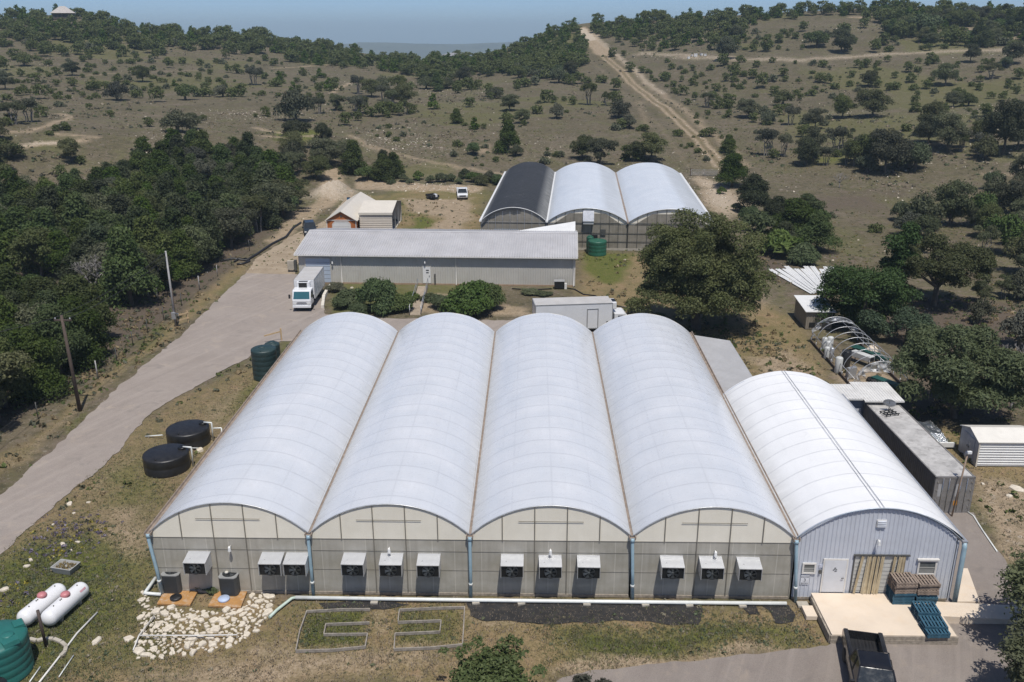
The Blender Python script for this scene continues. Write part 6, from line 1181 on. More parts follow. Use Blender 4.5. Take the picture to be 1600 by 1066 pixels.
# --- leafless grey trees
def dead_mb(seed, H):
    rg_ = random.Random(seed); m = MB()
    def grow(p, d, l, r_, lev):
        q = p + d * l + Vector((rg_.uniform(-.1, .1), rg_.uniform(-.1, .1), 0)) * l; m.tube([p, (p + q) / 2 + Vector((rg_.uniform(-.06, .06) * l, rg_.uniform(-.06, .06) * l, 0)), q], [r_, r_ * .85, r_ * .65], 5 if lev > 1 else 7)
        if lev < 5:
            for _ in range(rg_.choice((2, 3, 3)) if lev else 4): grow(q, (d + Vector((rg_.uniform(-.8, .8), rg_.uniform(-.8, .8), rg_.uniform(-.15, .45)))).normalized(), l * rg_.uniform(.6, .82), r_ * .62, lev + 1)
    grow(Vector((0, 0, -.2)), Vector((0, 0, 1)), H * .25, .13, 0); return m
DEADM = [dead_mb(40 + i, 5.2) for i in range(2)]; DEADB = pm('dead_bark', (.27, .25, .235), .9, 0, .2, 2)
# --- single trees that matter
def big(pn, kind, px, py, W, H, n, leaf, mat, seed, label, cat, name, th=.4, C=None, **kw):
    proto(pn, kind, W, H, n, leaf, mat, seed, th=th, C=C, **kw); q = G(px, py, 0); return place(pn, q.x, q.y, W, H, name, label, cat, rz=0)
rg_ = np.random.default_rng(5); C = []
for i in range(170):
    D_ = rg_.normal(0, 1, 3); D_ /= np.linalg.norm(D_); q = rg_.uniform(.55, 1) if i % 4 else rg_.uniform(.1, .6); C.append((D_[0] * q * 6.3 + .4, D_[1] * q * 5.6, max(1.9, 7.0 + D_[2] * q * 5.2 - .5 * (D_[0]**2 + D_[1]**2)), rg_.uniform(.8, 1.4)))
for i in range(24): a = i / 24 * 6.28 + rg_.uniform(-.1, .1); C.append((math.cos(a) * rg_.uniform(5.0, 7.0), math.sin(a) * rg_.uniform(4.6, 5.8), rg_.uniform(2.0, 4.6), rg_.uniform(.7, 1.2)))
big('oak_big', 'oak', 1088, 514, 13.5, 13.5, 130000, .135, OAK, 301, 'huge spreading live oak between the two greenhouses and the open ground', 'oak', 'oak_tree', .55, np.array(C), asp=1.8)
rg_ = np.random.default_rng(6); C = np.array([(math.cos(a) * q * 4.3, math.sin(a) * q * 4.1, 3.9 + z * (1 - .5 * q), rg_.uniform(.7, 1.35)) for a, q, z in zip(rg_.uniform(0, 6.28, 46), np.sqrt(rg_.uniform(0, 1, 46)), rg_.uniform(-2.9, 3.4, 46))])
big('pecan', 'oak', 1490, 652, 10.6, 8.2, 36000, .135, BRIGHT, 302, 'bright green leafy tree behind the container and the white shed', 'tree', 'leafy_tree', .3, C, asp=2.6)
rg_ = np.random.default_rng(8); C = np.array([(math.cos(a) * q * 4.6, math.sin(a) * q * 3.6, 3.2 + z * (1 - .4 * q), rg_.uniform(.8, 1.4)) for a, q, z in zip(rg_.uniform(0, 6.28, 44), np.sqrt(rg_.uniform(0, 1, 44)), rg_.uniform(-3.0, 3.4, 44))])
big('vine', 'bush', 1345, 516, 10.5, 7.4, 30000, .17, VINE, 303, 'vine covered tree mound hanging over the little pump shed', 'tree', 'vine_covered_tree', .25, C, asp=1.3)
C = np.array([(rg_.uniform(-1.2, 1.2), rg_.uniform(-1.2, 1.2), rg_.uniform(2, 9.5), rg_.uniform(.7, 1.2)) for _ in range(20)]); big('vine2', 'bush', 1394, 482, 4.2, 10, 12000, .17, VINE, 304, 'tall vine draped tree standing behind the vine covered mound', 'tree', 'vine_covered_tree', .2, C, asp=1.3)
C = np.array([(rg_.uniform(-4.2, 4.2), rg_.uniform(-3, 3), rg_.uniform(.5, 2.8), rg_.uniform(.7, 1.1)) for _ in range(18)]); big('vine3', 'bush', 1412, 536, 9, 3.4, 12000, .16, VINE, 305, 'low tangle of vines between the pump shed mound and the hoop house', 'shrub', 'vine_thicket', .1, C, asp=1.3)
rg_ = np.random.default_rng(12); C = np.array([(math.cos(a) * q * 4.9, math.sin(a) * q * 4.6, 5.6 + z * (1 - .6 * q) - q, rg_.uniform(.8, 1.4)) for a, q, z in zip(rg_.uniform(0, 6.28, 46), np.sqrt(rg_.uniform(0, 1, 46)), rg_.uniform(-2.6, 3.0, 46))])
big('oak_r', 'oak', 1458, 478, 13, 10, 32000, .155, OAK, 306, 'wide oak with a visible dark trunk right of the vine covered mound', 'oak', 'oak_tree', .38, C)
proto('oakH0', 'oak', 6.2, 5.4, 15000, .115, OAK, 310, 1.8); rg_ = np.random.default_rng(77); CB = np.array([(rg_.normal(0, 1.0), rg_.normal(0, 1.0), rg_.uniform(.5, 1.7), rg_.uniform(.4, .75)) for _ in range(26)] + [(rg_.normal(0, .72), rg_.normal(0, .72), rg_.uniform(1.5, 2.5), rg_.uniform(.14, .3)) for _ in range(46)]); proto('bushH0', 'bush', 4.9, 3.0, 12500, .095, SHRUB, 311, 1.9, .7, th=.08, C=CB); proto('bushH1', 'bush', 1.6, 1.7, 420, .12, GREYB, 312, 3.0, 1.5, th=.03)
q = G(1640, 1005, 0); place('oakH0', q.x, q.y, 7.4, 5.4, 'oak_tree', 'dark oak cut off by the right edge beside the concrete ramp', 'oak'); q = G(1640, 1125, 0); place('oakH0', q.x, q.y, 5.6, 4.2, 'oak_tree', 'second oak in the lower right corner below the concrete ramp', 'oak')
q = G(772, 1108, 0); place('bushH0', q.x, q.y, 6.1, 3.5, 'bush', 'round green bush at the bottom edge below the right grass bed', 'bush'); q = G(908, 1085, 0); place('bushH1', q.x, q.y, 1.3, 1.7, 'sapling', 'thin leafy sapling at the bottom edge right of the round green bush', 'sapling'); q = G(945, 1080, 0); place('bushH1', q.x, q.y, 1.0, 1.0, 'sapling', 'smallest leafy sapling at the bottom edge on the asphalt border', 'sapling')
for px, py, W, H, pn, lb in ((590, 487, 5.4, 4.6, 'shrubH0', 'largest green shrub in front of the beige building, left of the ramp'), (545, 478, 4.2, 2.4, 'shrubH1', 'low green shrub between the white barrier blocks and the largest shrub'), (622, 486, 4.0, 2.4, 'shrubH1', 'green shrub next to the left handrail of the ramp'), (560, 492, 3.0, 1.6, 'shrubH0', 'low shrub nearest the arched roof, left of the ramp'), (525, 456, 2.6, 1.5, 'bushM2', 'greyish weeds by the wall near the first white barrier block'), (640, 470, 2.4, 1.3, 'weedM0', 'pale weeds right beside the left handrail of the ramp'),
  (735, 488, 7.2, 4.1, 'shrubH1', 'big round green shrub right of the ramp before the beige building'), (765, 480, 4.8, 3.2, 'shrubH0', 'green shrub forming the right shoulder of the big round one'), (690, 482, 3.6, 1.8, 'shrubH0', 'low shrub next to the right handrail of the ramp'), (672, 470, 2.2, 1.2, 'weedM1', 'pale weeds just right of the ramp near the door'), (830, 458, 2.6, .7, 'weedM0', 'low green weeds at the foot of the beige building near its air conditioner'), (848, 461, 2.2, .6, 'weedM1', 'low weeds just left of the air conditioner with the pale lid')): q = G(px, py, 0); place(pn, q.x, q.y, W, H, 'shrub', lb, 'shrub')
for px, py, W, H, pn, lb in ((1143, 296, 8.0, 6.8, 'cedarH0', 'dense dark cedar right below the grey farm gate'), (1176, 334, 7.6, 7.2, 'cedarH1', 'dense dark cedar below right of the one at the farm gate'), (1243, 372, 9.5, 6.5, 'cedarH2', 'broad dark cedar thicket above the fanned white panels'), (1275, 392, 7.0, 6.0, 'cedarH0', 'dark cedar on the right of the broad cedar thicket'), (1215, 400, 6.5, 4.2, 'weedM0', 'tall pale green weeds left below the broad cedar thicket'), (1185, 372, 5.0, 3.8, 'weedM1', 'tall pale green weeds right of the rear greenhouse'), (1200, 350, 4.0, 3.0, 'weedM0', 'upper clump of pale weeds between the two dark cedars'), (1255, 412, 5.2, 3.4, 'shrubH1', 'green shrub just above the fanned white panels'), (1152, 330, 2.4, 1.8, 'weedM1', 'small weeds on the spoil bank right of the rear greenhouse'), (1212, 352, 6.0, 5.0, 'cedarH1', 'smaller dark cedar between the two cedars and the broad thicket'), (1262, 352, 6.5, 5.6, 'cedarH2', 'dark cedar at the upper right of the broad thicket'), (1225, 392, 5.0, 4.4, 'cedarH0', 'dark cedar low in the thicket above the white panels'), (1170, 352, 3.6, 3.0, 'shrubH0', 'green shrub left of the dark cedar thicket'), (1128, 305, 2.0, 1.6, 'weedM0', 'small weeds high on the spoil bank near the farm gate')):
    q = G(px, py, 0); place(pn, q.x, q.y, W, H, 'cedar_tree' if 'cedarH' in pn else 'shrub', lb, 'cedar' if 'cedarH' in pn else 'shrub')
# --- every other tree that can be told apart: (zoomed photo x, foot y, width) read off three enlargements of the hills
Z1 = """440,425,60 565,300,35 615,300,45 670,385,80 720,370,30 795,360,30 818,405,40c 870,470,90b 735,480,70 550,470,110b 640,460,60b 960,455,70b 1045,455,80b 1130,455,70 1225,450,45 1190,400,100o 1245,370,50 1310,390,65c 1375,435,55c 1420,355,40 1500,365,50c 1490,420,35c 1540,425,60c 1110,345,45 1385,570,170b 1495,535,80o 1580,520,80 1245,545,45 195,465,70 170,395,55 265,405,35 110,420,35 340,355,75 265,355,40 210,245,60 185,340,30 130,390,30 60,585,130o 140,575,130o 200,550,60 25,420,80 20,330,60 115,310,90 835,622,150 910,605,75 955,565,35 520,548,45 300,610,60b 232,635,40b 335,765,110 420,505,35b 700,595,50 285,838,70 370,210,55 460,240,70 540,190,80 600,180,60 640,230,70 700,250,60 730,275,45 760,260,50 860,215,60 950,235,60 1010,230,60 1060,275,45 1100,255,55 1150,250,50 1240,285,45 1290,310,40 1380,245,50 1445,300,30 1550,285,45 1060,365,30b 930,380,35 880,360,40 940,310,40 985,350,35 860,300,45b 785,300,35 490,355,30 495,300,30 420,280,30 390,290,40 330,430,35b 280,445,35b 595,400,40 550,400,50 1030,385,40b 1210,300,30 1175,290,25 640,280,35 655,290,30 20,590,70 150,470,30b 240,440,40b 80,390,35 100,360,40 30,470,60"""
Z2 = """430,512,70c 600,503,60 540,580,75c 625,607,65c 548,688,55 620,725,80b 785,713,130c 845,580,80 780,600,70 790,520,90 915,535,60 1010,558,80b 1165,492,110o 1085,493,45o 1045,475,30o 960,482,70o 1000,482,40o 720,462,80 955,768,65b 1025,738,45b 1130,748,110 1215,778,130 1350,752,85o 1455,755,150 1380,757,60 1300,553,120b 1290,425,60 1225,388,60 640,418,45 590,423,60 545,438,50 470,418,80 400,418,90 100,533,60o 140,548,60o 180,548,70o 230,538,60o 300,538,80o 270,543,60o 330,528,50o 80,568,45o 20,588,70 1440,343,35 1355,338,50o 1410,343,40o 1455,375,25 1520,378,60 1560,438,35 1530,293,30 1270,268,45 225,602,35b 690,455,60 740,455,50 860,410,70b 900,400,60b 1020,390,80b 1060,395,60 1110,395,60 1150,390,50 930,340,60 880,345,60 820,330,70 760,320,60 700,330,60 660,350,60 600,350,50 15,320,50b 90,305,50b 135,305,40b 180,300,50 240,300,60 300,310,60 370,370,60 430,340,70 500,340,60 550,330,60 170,640,25b 310,575,20b 430,590,20b 665,735,22b 635,745,22b 430,800,40b 1350,600,90b 1290,610,60b 1580,640,50b"""
Z3 = """25,493,40 120,505,80o 215,505,70o 215,550,40o 310,555,110 275,418,40 370,413,70 205,383,40 235,408,25 470,493,110 400,583,80 505,588,95o 395,735,110o 470,735,90o 580,775,130 620,605,110 560,643,60 750,553,110 890,550,150 745,500,50b 815,775,130o 720,715,130o 950,812,200 1090,802,150 1240,708,180 1170,635,150 1310,695,90o 1090,528,50 1420,548,60 1500,728,200 1570,705,150 1400,668,100 1270,503,80 1340,498,80b 1145,418,55 1390,423,35 1445,463,40 1500,473,45 1230,403,110 1070,388,55 870,408,80 900,393,50 995,423,55b 545,383,30 480,383,35 625,418,30 655,433,25 645,388,60 860,318,50 915,308,35 795,363,35 610,348,30 1165,298,60 1105,298,35 1350,293,80 1545,303,110 1450,370,90o 1575,373,60 210,280,100 250,195,90 240,350,60 330,370,50 285,358,40 390,243,70 455,203,40 450,233,30 340,208,40 525,183,50 565,148,50 630,223,110 745,248,110 760,148,60 850,133,50 960,243,45 940,213,60 995,198,40 910,218,40 1120,168,150 1150,238,40 1035,133,80 1270,213,70 560,233,25 130,640,60o 215,720,90c 250,613,20 70,578,30 1250,1062,180 1390,1062,160 1540,1062,190 1110,1075,190b 1590,900,150 1460,930,110 1500,1000,120 700,1020,50b 40,690,40b 75,720,45b 115,755,40b 30,820,45b 70,555,30 430,445,50 820,320,40 750,470,30b 690,560,40b 1180,440,40b 1290,470,60 1330,470,60 1060,340,50 1100,340,40 1180,300,50 1400,340,40 1530,410,40 1550,420,30 1430,500,30b 130,330,40 90,360,30 45,400,40 10,345,40 190,310,60 250,330,40 60,470,40 160,430,50 60,150,70 130,140,70 190,130,70 1480,150,80 1560,170,70 1400,180,60 1310,215,60 1480,215,70b 1560,230,60b 1230,230,40b"""
TREES = []                                        # px, py, width px, kind letter
for s_, x0 in ((Z1, 0), (Z2, 533), (Z3, 1066)):
    for e in s_.split():
        a = e.split(','); kd = a[2][-1] if a[2][-1].isalpha() else 'k'; TREES.append((x0 + float(a[0]) / 3, float(a[1]) / 3, float(a[2].rstrip('bcok')) / 3, kd))
def inpoly(poly, n, wlo, whi, kinds, mind=0.0):
    pl = np.array(poly, float); lo, hi = pl.min(0), pl.max(0); k_ = 0; tries = 0
    while k_ < n and tries < n * 40:
        tries += 1; x, y = random.uniform(lo[0], hi[0]), random.uniform(lo[1], hi[1])
        if sdist(np.array([x]), np.array([y]), pl)[0] < 0: continue
        h = hit(x, y)
        if h is None: continue
        w_ = random.uniform(wlo, whi) * ppm(h)
        if mind and any(abs(t[0] - x) < mind * (t[2] + w_) * .5 and abs(t[1] - y) < mind * (t[2] + w_) * .3 for t in TREES): continue
        TREES.append((x, y, w_, random.choice(kinds))); k_ += 1
random.seed(21)
TREES += [(1592, 545, 62, 'b'), (1600, 430, 70, 'k'), (1570, 398, 62, 'k'), (1545, 372, 50, 'k'), (1600, 372, 60, 'k'), (1440, 395, 46, 'k'), (1420, 368, 40, 'b'), (1590, 470, 50, 'b'), (1405, 345, 34, 'b'), (1530, 505, 40, 'b'), (1350, 262, 50, 'k'), (1420, 262, 46, 'k'), (1450, 225, 44, 'k'), (1270, 250, 40, 'k')]
for t_ in list(TREES):                            # ragged thickets: smaller growth leaning against many of the trees
    if random.random() < .5 and not (850 < t_[0] < 930 and t_[1] < 120):
        for _ in range(random.choice((1, 1, 2, 3))): TREES.append((t_[0] + random.gauss(0, .62) * t_[2], t_[1] + random.gauss(0, .1) * t_[2], t_[2] * random.uniform(.35, .75), random.choice('kkbo') if t_[3] != 'c' else 'k'))
inpoly([(0, 34), (60, 36), (130, 38), (200, 49), (300, 60), (400, 68), (480, 80), (560, 92), (560, 102), (400, 84), (300, 76), (200, 80), (100, 66), (0, 66)], 190, 3.5, 6.5, 'kkkc')
inpoly([(0, 24), (110, 22), (200, 44), (300, 56), (400, 62), (560, 84), (560, 90), (400, 68), (300, 61), (200, 50), (110, 30), (0, 34)], 120, 4, 7, 'kkc'); inpoly([(0, 60), (120, 60), (290, 70), (300, 86), (150, 90), (0, 100)], 50, 3, 5.5, 'kkkb')
inpoly([(430, 82), (600, 96), (660, 106), (640, 118), (560, 108), (450, 98)], 70, 3.5, 6, 'kkc')
inpoly([(590, 97), (640, 94), (760, 93), (800, 77), (850, 58), (880, 46), (902, 44), (905, 60), (918, 82), (912, 104), (880, 115), (800, 114), (700, 116), (620, 112)], 300, 3.5, 6.0, 'kkc')
inpoly([(640, 108), (780, 106), (905, 100), (918, 128), (880, 128), (800, 122), (720, 128), (640, 125)], 60, 3.5, 6, 'kkb')
inpoly([(540, 140), (640, 130), (655, 140), (645, 176), (560, 188), (540, 170)], 14, 4.5, 7, 'ok')
inpoly([(650, 110), (730, 128), (725, 146), (660, 142)], 22, 4, 6.5, 'kkc')
inpoly([(920, 36), (990, 33), (1200, 22), (1400, 14), (1600, 24), (1640, 30), (1600, 48), (1500, 42), (1400, 42), (1300, 24), (1200, 36), (1100, 52), (1000, 58), (935, 60)], 330, 3.5, 6.5, 'kkkc')
inpoly([(955, 62), (1100, 54), (1165, 50), (1150, 78), (1000, 80)], 40, 3.5, 6, 'kkc'); inpoly([(1380, 34), (1500, 48), (1620, 56), (1620, 74), (1450, 74), (1380, 60)], 70, 3.5, 6.5, 'kkc')
inpoly([(0, 80), (150, 88), (500, 104), (540, 128), (530, 160), (300, 150), (0, 175)], 75, 1.4, 3.6, 'kkbb', .8); inpoly([(1000, 98), (1600, 96), (1600, 175), (1110, 185), (1030, 140)], 75, 1.4, 3.8, 'kkbb', .8); inpoly([(940, 62), (1340, 45), (1340, 80), (1000, 82)], 35, 1.5, 3.5, 'kbb', .6)
inpoly([(1110, 190), (1600, 178), (1600, 250), (1170, 240)], 12, 1.2, 3, 'bbk', .8); inpoly([(560, 190), (900, 170), (950, 250), (720, 262), (600, 235)], 14, 1.0, 2.2, 'bb', .8)
CAND = []
for px, py, wpx, kd in TREES:
    h = hit(px, py)
    if h is None: continue
    CAND.append([wpx, h, kd, px, py, wpx / ppm(h)])
CAND = [c for c in CAND if not (300 < c[3] < 1100 and c[4] > 262)]; CAND.sort(key=lambda c: -c[0]); CAND = [c for c in CAND if not (72 < c[3] < 132 and 20 < c[4] < 42 and random.random() < .85)]; INDIV = CAND[:185]; FARW = CAND[185:]
# --- the wood left of the drive: cedars and oaks one by one
WOOD = []
def wood(poly, n, md, mix_, wlo, whi, grp):
    pl = np.array([G(x, y, 0)[:2] for x, y in poly]); lo, hi = pl.min(0), pl.max(0); k_ = 0; tries = 0
    while k_ < n and tries < n * 60:
        tries += 1; x, y = random.uniform(lo[0], hi[0]), random.uniform(lo[1], hi[1])
        if sdist(np.array([x]), np.array([y]), pl)[0] < 0 or any((x - t[0])**2 + (y - t[1])**2 < md * md for t in WOOD): continue
        WOOD.append((x, y, random.uniform(wlo, whi), random.choice(mix_), grp)); k_ += 1
wood([(-90, 500), (-60, 482), (20, 500), (70, 505), (118, 520), (160, 556), (150, 572), (118, 585), (80, 608), (30, 640), (-10, 680), (-90, 760)], 46, 2.7, 'HHHh', 4.6, 6.6, 'near')
wood([(-120, 430), (30, 425), (90, 440), (150, 450), (200, 486), (245, 468), (285, 440), (335, 405), (385, 372), (430, 350), (455, 322), (440, 296), (380, 285), (300, 285), (220, 300), (120, 320), (30, 350), (-120, 390)], 240, 2.85, 'cccckko', 4.8, 8.0, 'far')
wood([(440, 320), (470, 300), (500, 290), (560, 292), (585, 288), (560, 270), (500, 262), (440, 270)], 12, 4.2, 'ckk', 5, 7.5, 'mound'); wood([(590, 290), (640, 290), (635, 278), (600, 278)], 4, 3, 'c', 4.5, 6.5, 'mound')
wood([(-60, 345), (25, 318), (40, 300), (10, 290), (-80, 310)], 6, 4.5, 'kk', 6, 8, 'far')
for px, py, s_ in ((655, 288, 2.6), (672, 291, 2.2), (690, 290, 2.5), (704, 289, 2.4), (716, 292, 2.0), (740, 290, 3.6), (752, 294, 3.8), (765, 290, 3.6), (778, 292, 3.6), (630, 290, 2.2), (612, 296, 2.0), (598, 290, 2.2), (640, 294, 1.6), (728, 286, 3.0)): q = G(px, py, 0); WOOD.append((q.x, q.y, s_, 'b' if s_ > 3 else 'w', 'hedge'))
DD = [DEADM[i].build('dead_tree', DEADB) for i in range(2)]
for i, (px, py, sc_, lb) in enumerate(((150, 470, 1.35, 'grey leafless tree standing among the dark cedars above the dark wooden pole'), (165, 455, 1.2, 'second grey leafless tree beside the first among the dark cedars'), (250, 420, 1.1, 'grey leafless tree at the wood edge near the tall grey pole'), (330, 330, 1.3, 'grey leafless tree deep in the wood left of the pale track'), (1580, 640, .9, 'grey leafless brush right of the bright leafy tree'), (1592, 600, 1.0, 'taller grey leafless tree at the right edge above the white shed'), (60, 500, 1.1, 'grey leafless tree at the bare patch in the wood'), (1310, 300, .8, 'small grey leafless tree on the meadow right of the cedars'))):
    o = DD[i % 2] if i < 2 else DD[i % 2].copy()
    if i >= 2: COL.objects.link(o)
    q = G(px, py, 0); o.location = (q.x, q.y, tzf(q.x, q.y)); o.rotation_euler.z = i * 1.3; o.scale = (sc_,) * 3; tag(o, lb, 'dead tree')
random.seed(5); ALLT = []
NICE = {'k': ('oak_tree', 'oak', 'oak'), 'o': ('oak_tree', 'open bare-stemmed oak', 'oak'), 'c': ('cedar_tree', 'dark cedar', 'cedar'), 'b': ('shrub', 'grey green shrub', 'shrub'), 'H': ('cedar_tree', 'dark cedar', 'cedar'), 'h': ('oak_tree', 'oak', 'oak'), 'w': ('shrub', 'pale weedy shrub', 'shrub')}
def pick(kd): return {'k': f'oakM{random.randrange(4)}' if random.random() < .68 else f'bushM{random.randrange(2)}', 'o': f'openM{random.randrange(3)}', 'c': f'cedarM{random.randrange(4)}', 'b': f'bushM{random.randrange(3)}', 'H': f'cedarH{random.randrange(3)}', 'h': f'oakM{random.randrange(4)}', 'w': f'weedM{random.randrange(2)}'}[kd]
for wpx, h, kd, px, py, W in INDIV:
    pn = pick(kd); p = PROTO[pn]; hh = W * max(p['H'] / p['W'], .95) * random.uniform(.85, 1.15) * (1.22 if py > 225 and px > 1150 else 1); ALLT.append((place(pn, h.x, h.y, W * 1.08, hh * 1.06, NICE[kd][0], None, NICE[kd][2], 'trees and shrubs on the hills', stretch=True), kd, W))
for x, y, W, kd, grp in WOOD:
    pn = pick(kd); p = PROTO[pn]; hh = W * p['H'] / p['W'] * random.uniform(.85, 1.2); ALLT.append((place(pn, x, y, W, hh, NICE[kd][0], None, NICE[kd][2], 'trees of the wood beside the drive' if grp != 'hedge' else 'shrubs behind the yard', stretch=True), kd, W))
LMK = [('the hilltop house', 100, 25), ('the low grey house', 706, 92), ('the top of the pale track', 905, 45), ('the middle of the pale track', 1000, 140), ('the foot of the pale track', 1110, 240), ('the pale quarry cut', 1200, 93), ('the right end of the quarry cut', 1545, 79), ('the heap of pale boxes', 1090, 88), ('the farm gate', 1100, 272), ('the white work pickup', 722, 303), ('the caliche heap', 518, 285), ('the forked path at the left edge', 100, 190), ('the green swale', 470, 210), ('the black shade cloth', 810, 290), ('the fanned white panels', 1240, 430), ('the pump shed', 1272, 490), ('the wide oak with dark trunk', 1480, 420), ('the tall grey pole', 268, 450), ('the dark wooden pole', 110, 570), ('the huge live oak', 1090, 430), ('the bare patch in the wood', 10, 480), ('the stony slope', 640, 225), ('the bend of the dirt track', 610, 240), ('the faint path on the left hill', 500, 103), ('the upper right corner', 1590, 10), ('the right edge of the meadow', 1590, 270), ('the gap in the skyline', 640, 70), ('the coiled black sock', 380, 408)]
ODN = ['nearest', 'second nearest', 'third nearest', 'fourth nearest', 'fifth nearest', 'sixth nearest', 'seventh nearest', 'eighth nearest', 'ninth nearest', 'tenth nearest', 'eleventh nearest', 'twelfth nearest', 'thirteenth nearest', 'fourteenth nearest', 'fifteenth nearest', 'sixteenth nearest', 'seventeenth nearest', 'eighteenth nearest', 'nineteenth nearest', 'twentieth nearest'] + [f'{n_}th nearest' for n_ in range(21, 80) if n_ % 10 not in (1, 2, 3)]
slots = {}
for t, kd, W in ALLT:
    px, py = proj(Vector(t.location) + Vector((0, 0, t.scale[2] * 2.5))); best = min(LMK, key=lambda l: math.hypot(px - l[1], (py - l[2]) * 1.3)); dx_, dy_ = px - best[1], (py - best[2]) * 1.3
    dr = ('right of' if dx_ > 0 else 'left of') if abs(dx_) > abs(dy_) else ('below' if dy_ > 0 else 'above'); slots.setdefault((best[0], dr, NICE[kd][1]), []).append((math.hypot(dx_, dy_), t, W))
for (lm, dr, nice), ls in slots.items():
    ls.sort(key=lambda a: a[0])
    for i, (_, t, W) in enumerate(ls): t['label'] = f"{'small' if W < 3.2 else 'large' if W > 7.2 else 'rounded'} {nice}, {ODN[i]} {'one ' if dr in ('above', 'below') else ''}{dr} {lm}"
# --- the rest of the far scrub, beyond counting
Vs, Ms = [], []
for wpx, h, kd, px, py, W in FARW:
    pn = {'k': f'oakF{random.randrange(3)}' if random.random() < .7 else f'bushF{random.randrange(2)}', 'o': f'oakF{random.randrange(3)}', 'c': f'cedarF{random.randrange(2)}', 'b': f'bushF{random.randrange(2)}'}[kd]; p = PROTO[pn]; s_ = W / p['W'] * 1.08; a = random.uniform(0, 6.28); V = p['V'] * np.array([s_, s_, s_ * (random.uniform(.8, 1.05) if kd == 'c' else random.uniform(.95, 1.3))]); ca, sa = math.cos(a), math.sin(a)
    V = np.stack([V[:, 0] * ca - V[:, 1] * sa + h.x, V[:, 0] * sa + V[:, 1] * ca + h.y, V[:, 2] + h.z - .1 * s_ - .25], 1); Vs.append(V); Ms.append(np.full(len(V) // 4, {'k': 0, 'o': 0, 'c': 1, 'b': 2 if pn == 'bushF1' else 0}[kd]))
fo = bpy.data.objects.new('scrub_woodland', quadmesh('scrub_woodland', np.concatenate(Vs), [OAK, CEDAR, GREYB], np.concatenate(Ms))); COL.objects.link(fo); tag(fo, 'far scrub woodland covering the ridges', 'woodland', None, 'stuff')
# --- grass
NOGO = [wpoly(p_) for p_ in ([(-140, 890), (0, 772), (180, 609), (287, 522), (387, 426), (503, 440), (508, 492), (985, 505), (985, 524), (440, 533), (387, 559), (300, 609), (227, 655), (180, 709), (60, 812), (-160, 1010)], [(870, 1060), (1000, 1036), (1290, 1006), (1300, 990), (1480, 985), (1476, 800), (1520, 802), (1640, 960), (1720, 1300), (840, 1300)])] + [np.array([(-.1, -.3), (36, -.3), (36, 34.6), (-.1, 34.6)]), np.array([(35.9, -4.4), (48, -4.4), (48, 25), (35.9, 25)]), np.array([(46.8, 9), (49.6, 9), (49.6, 22), (46.8, 22)]), np.array([(52.8, 16), (57.2, 16), (57.2, 19), (52.8, 19)])]
def tufts(name, wt, n, hlo, hhi, mat, label, rmax, seed):
    rg_ = np.random.default_rng(seed); rr_ = np.hypot(GX - CAM[0], GY - CAM[1]); ok = (rr_ < rmax) & (rr_ > 26) & (np.abs(np.arctan2(GX - CAM[0], GY - CAM[1])) < .68); w_ = np.where(ok, wt, 0); i = rg_.choice(len(GX), n, p=w_ / w_.sum()); X = GX[i] + rg_.normal(0, .25, n); Y = GY[i] + rg_.normal(0, .25, n); keep = np.ones(n, bool)
    for pl in NOGO: keep &= sdist(X, Y, pl) < .12
    keep &= rg_.random(n) < .25 + 1.2 * fbm(X, Y, 1.6, seed); X, Y = X[keep], Y[keep]; n = len(X); Z = tz(X, Y) - .03; b = 5; X = np.repeat(X, b) + rg_.normal(0, .07, n * b); Y = np.repeat(Y, b) + rg_.normal(0, .07, n * b); Z = np.repeat(Z, b); N_ = n * b
    a = rg_.uniform(0, 6.28, N_); h = rg_.uniform(hlo, hhi, N_); w2 = h * .16 + .010; dx = np.cos(a); dy = np.sin(a); ln = h * rg_.uniform(.2, .8, N_)
    V = np.stack([np.stack([X - dy * w2, Y + dx * w2, Z], 1), np.stack([X + dy * w2, Y - dx * w2, Z], 1), np.stack([X + dx * ln * .6 + dy * w2 * .5, Y + dy * ln * .6 - dx * w2 * .5, Z + h * .75], 1), np.stack([X + dx * ln, Y + dy * ln, Z + h], 1)], 1).reshape(-1, 3)
    o = bpy.data.objects.new(name, quadmesh(name, V, [mat])); COL.objects.link(o); tag(o, label, 'grass', None, 'stuff')
GRASS = leafmat('grass_blades', (.10, .13, .032), (.21, .225, .075), (.20, .18, .08), .35, 0); DRYG = leafmat('dry_blades', (.22, .17, .09), (.40, .32, .19), (.20, .17, .08), .35, 0)
tufts('green_grass', M['green'] * (1 - M['dirt'] * .8), 17000, .04, .12, GRASS, 'short green grass growing in patches round the greenhouse', 80, 31); tufts('dry_grass', M['straw'] * (1 - M['green'] * .6), 15000, .04, .12, DRYG, 'dry straw coloured grass on the verges', 90, 32)

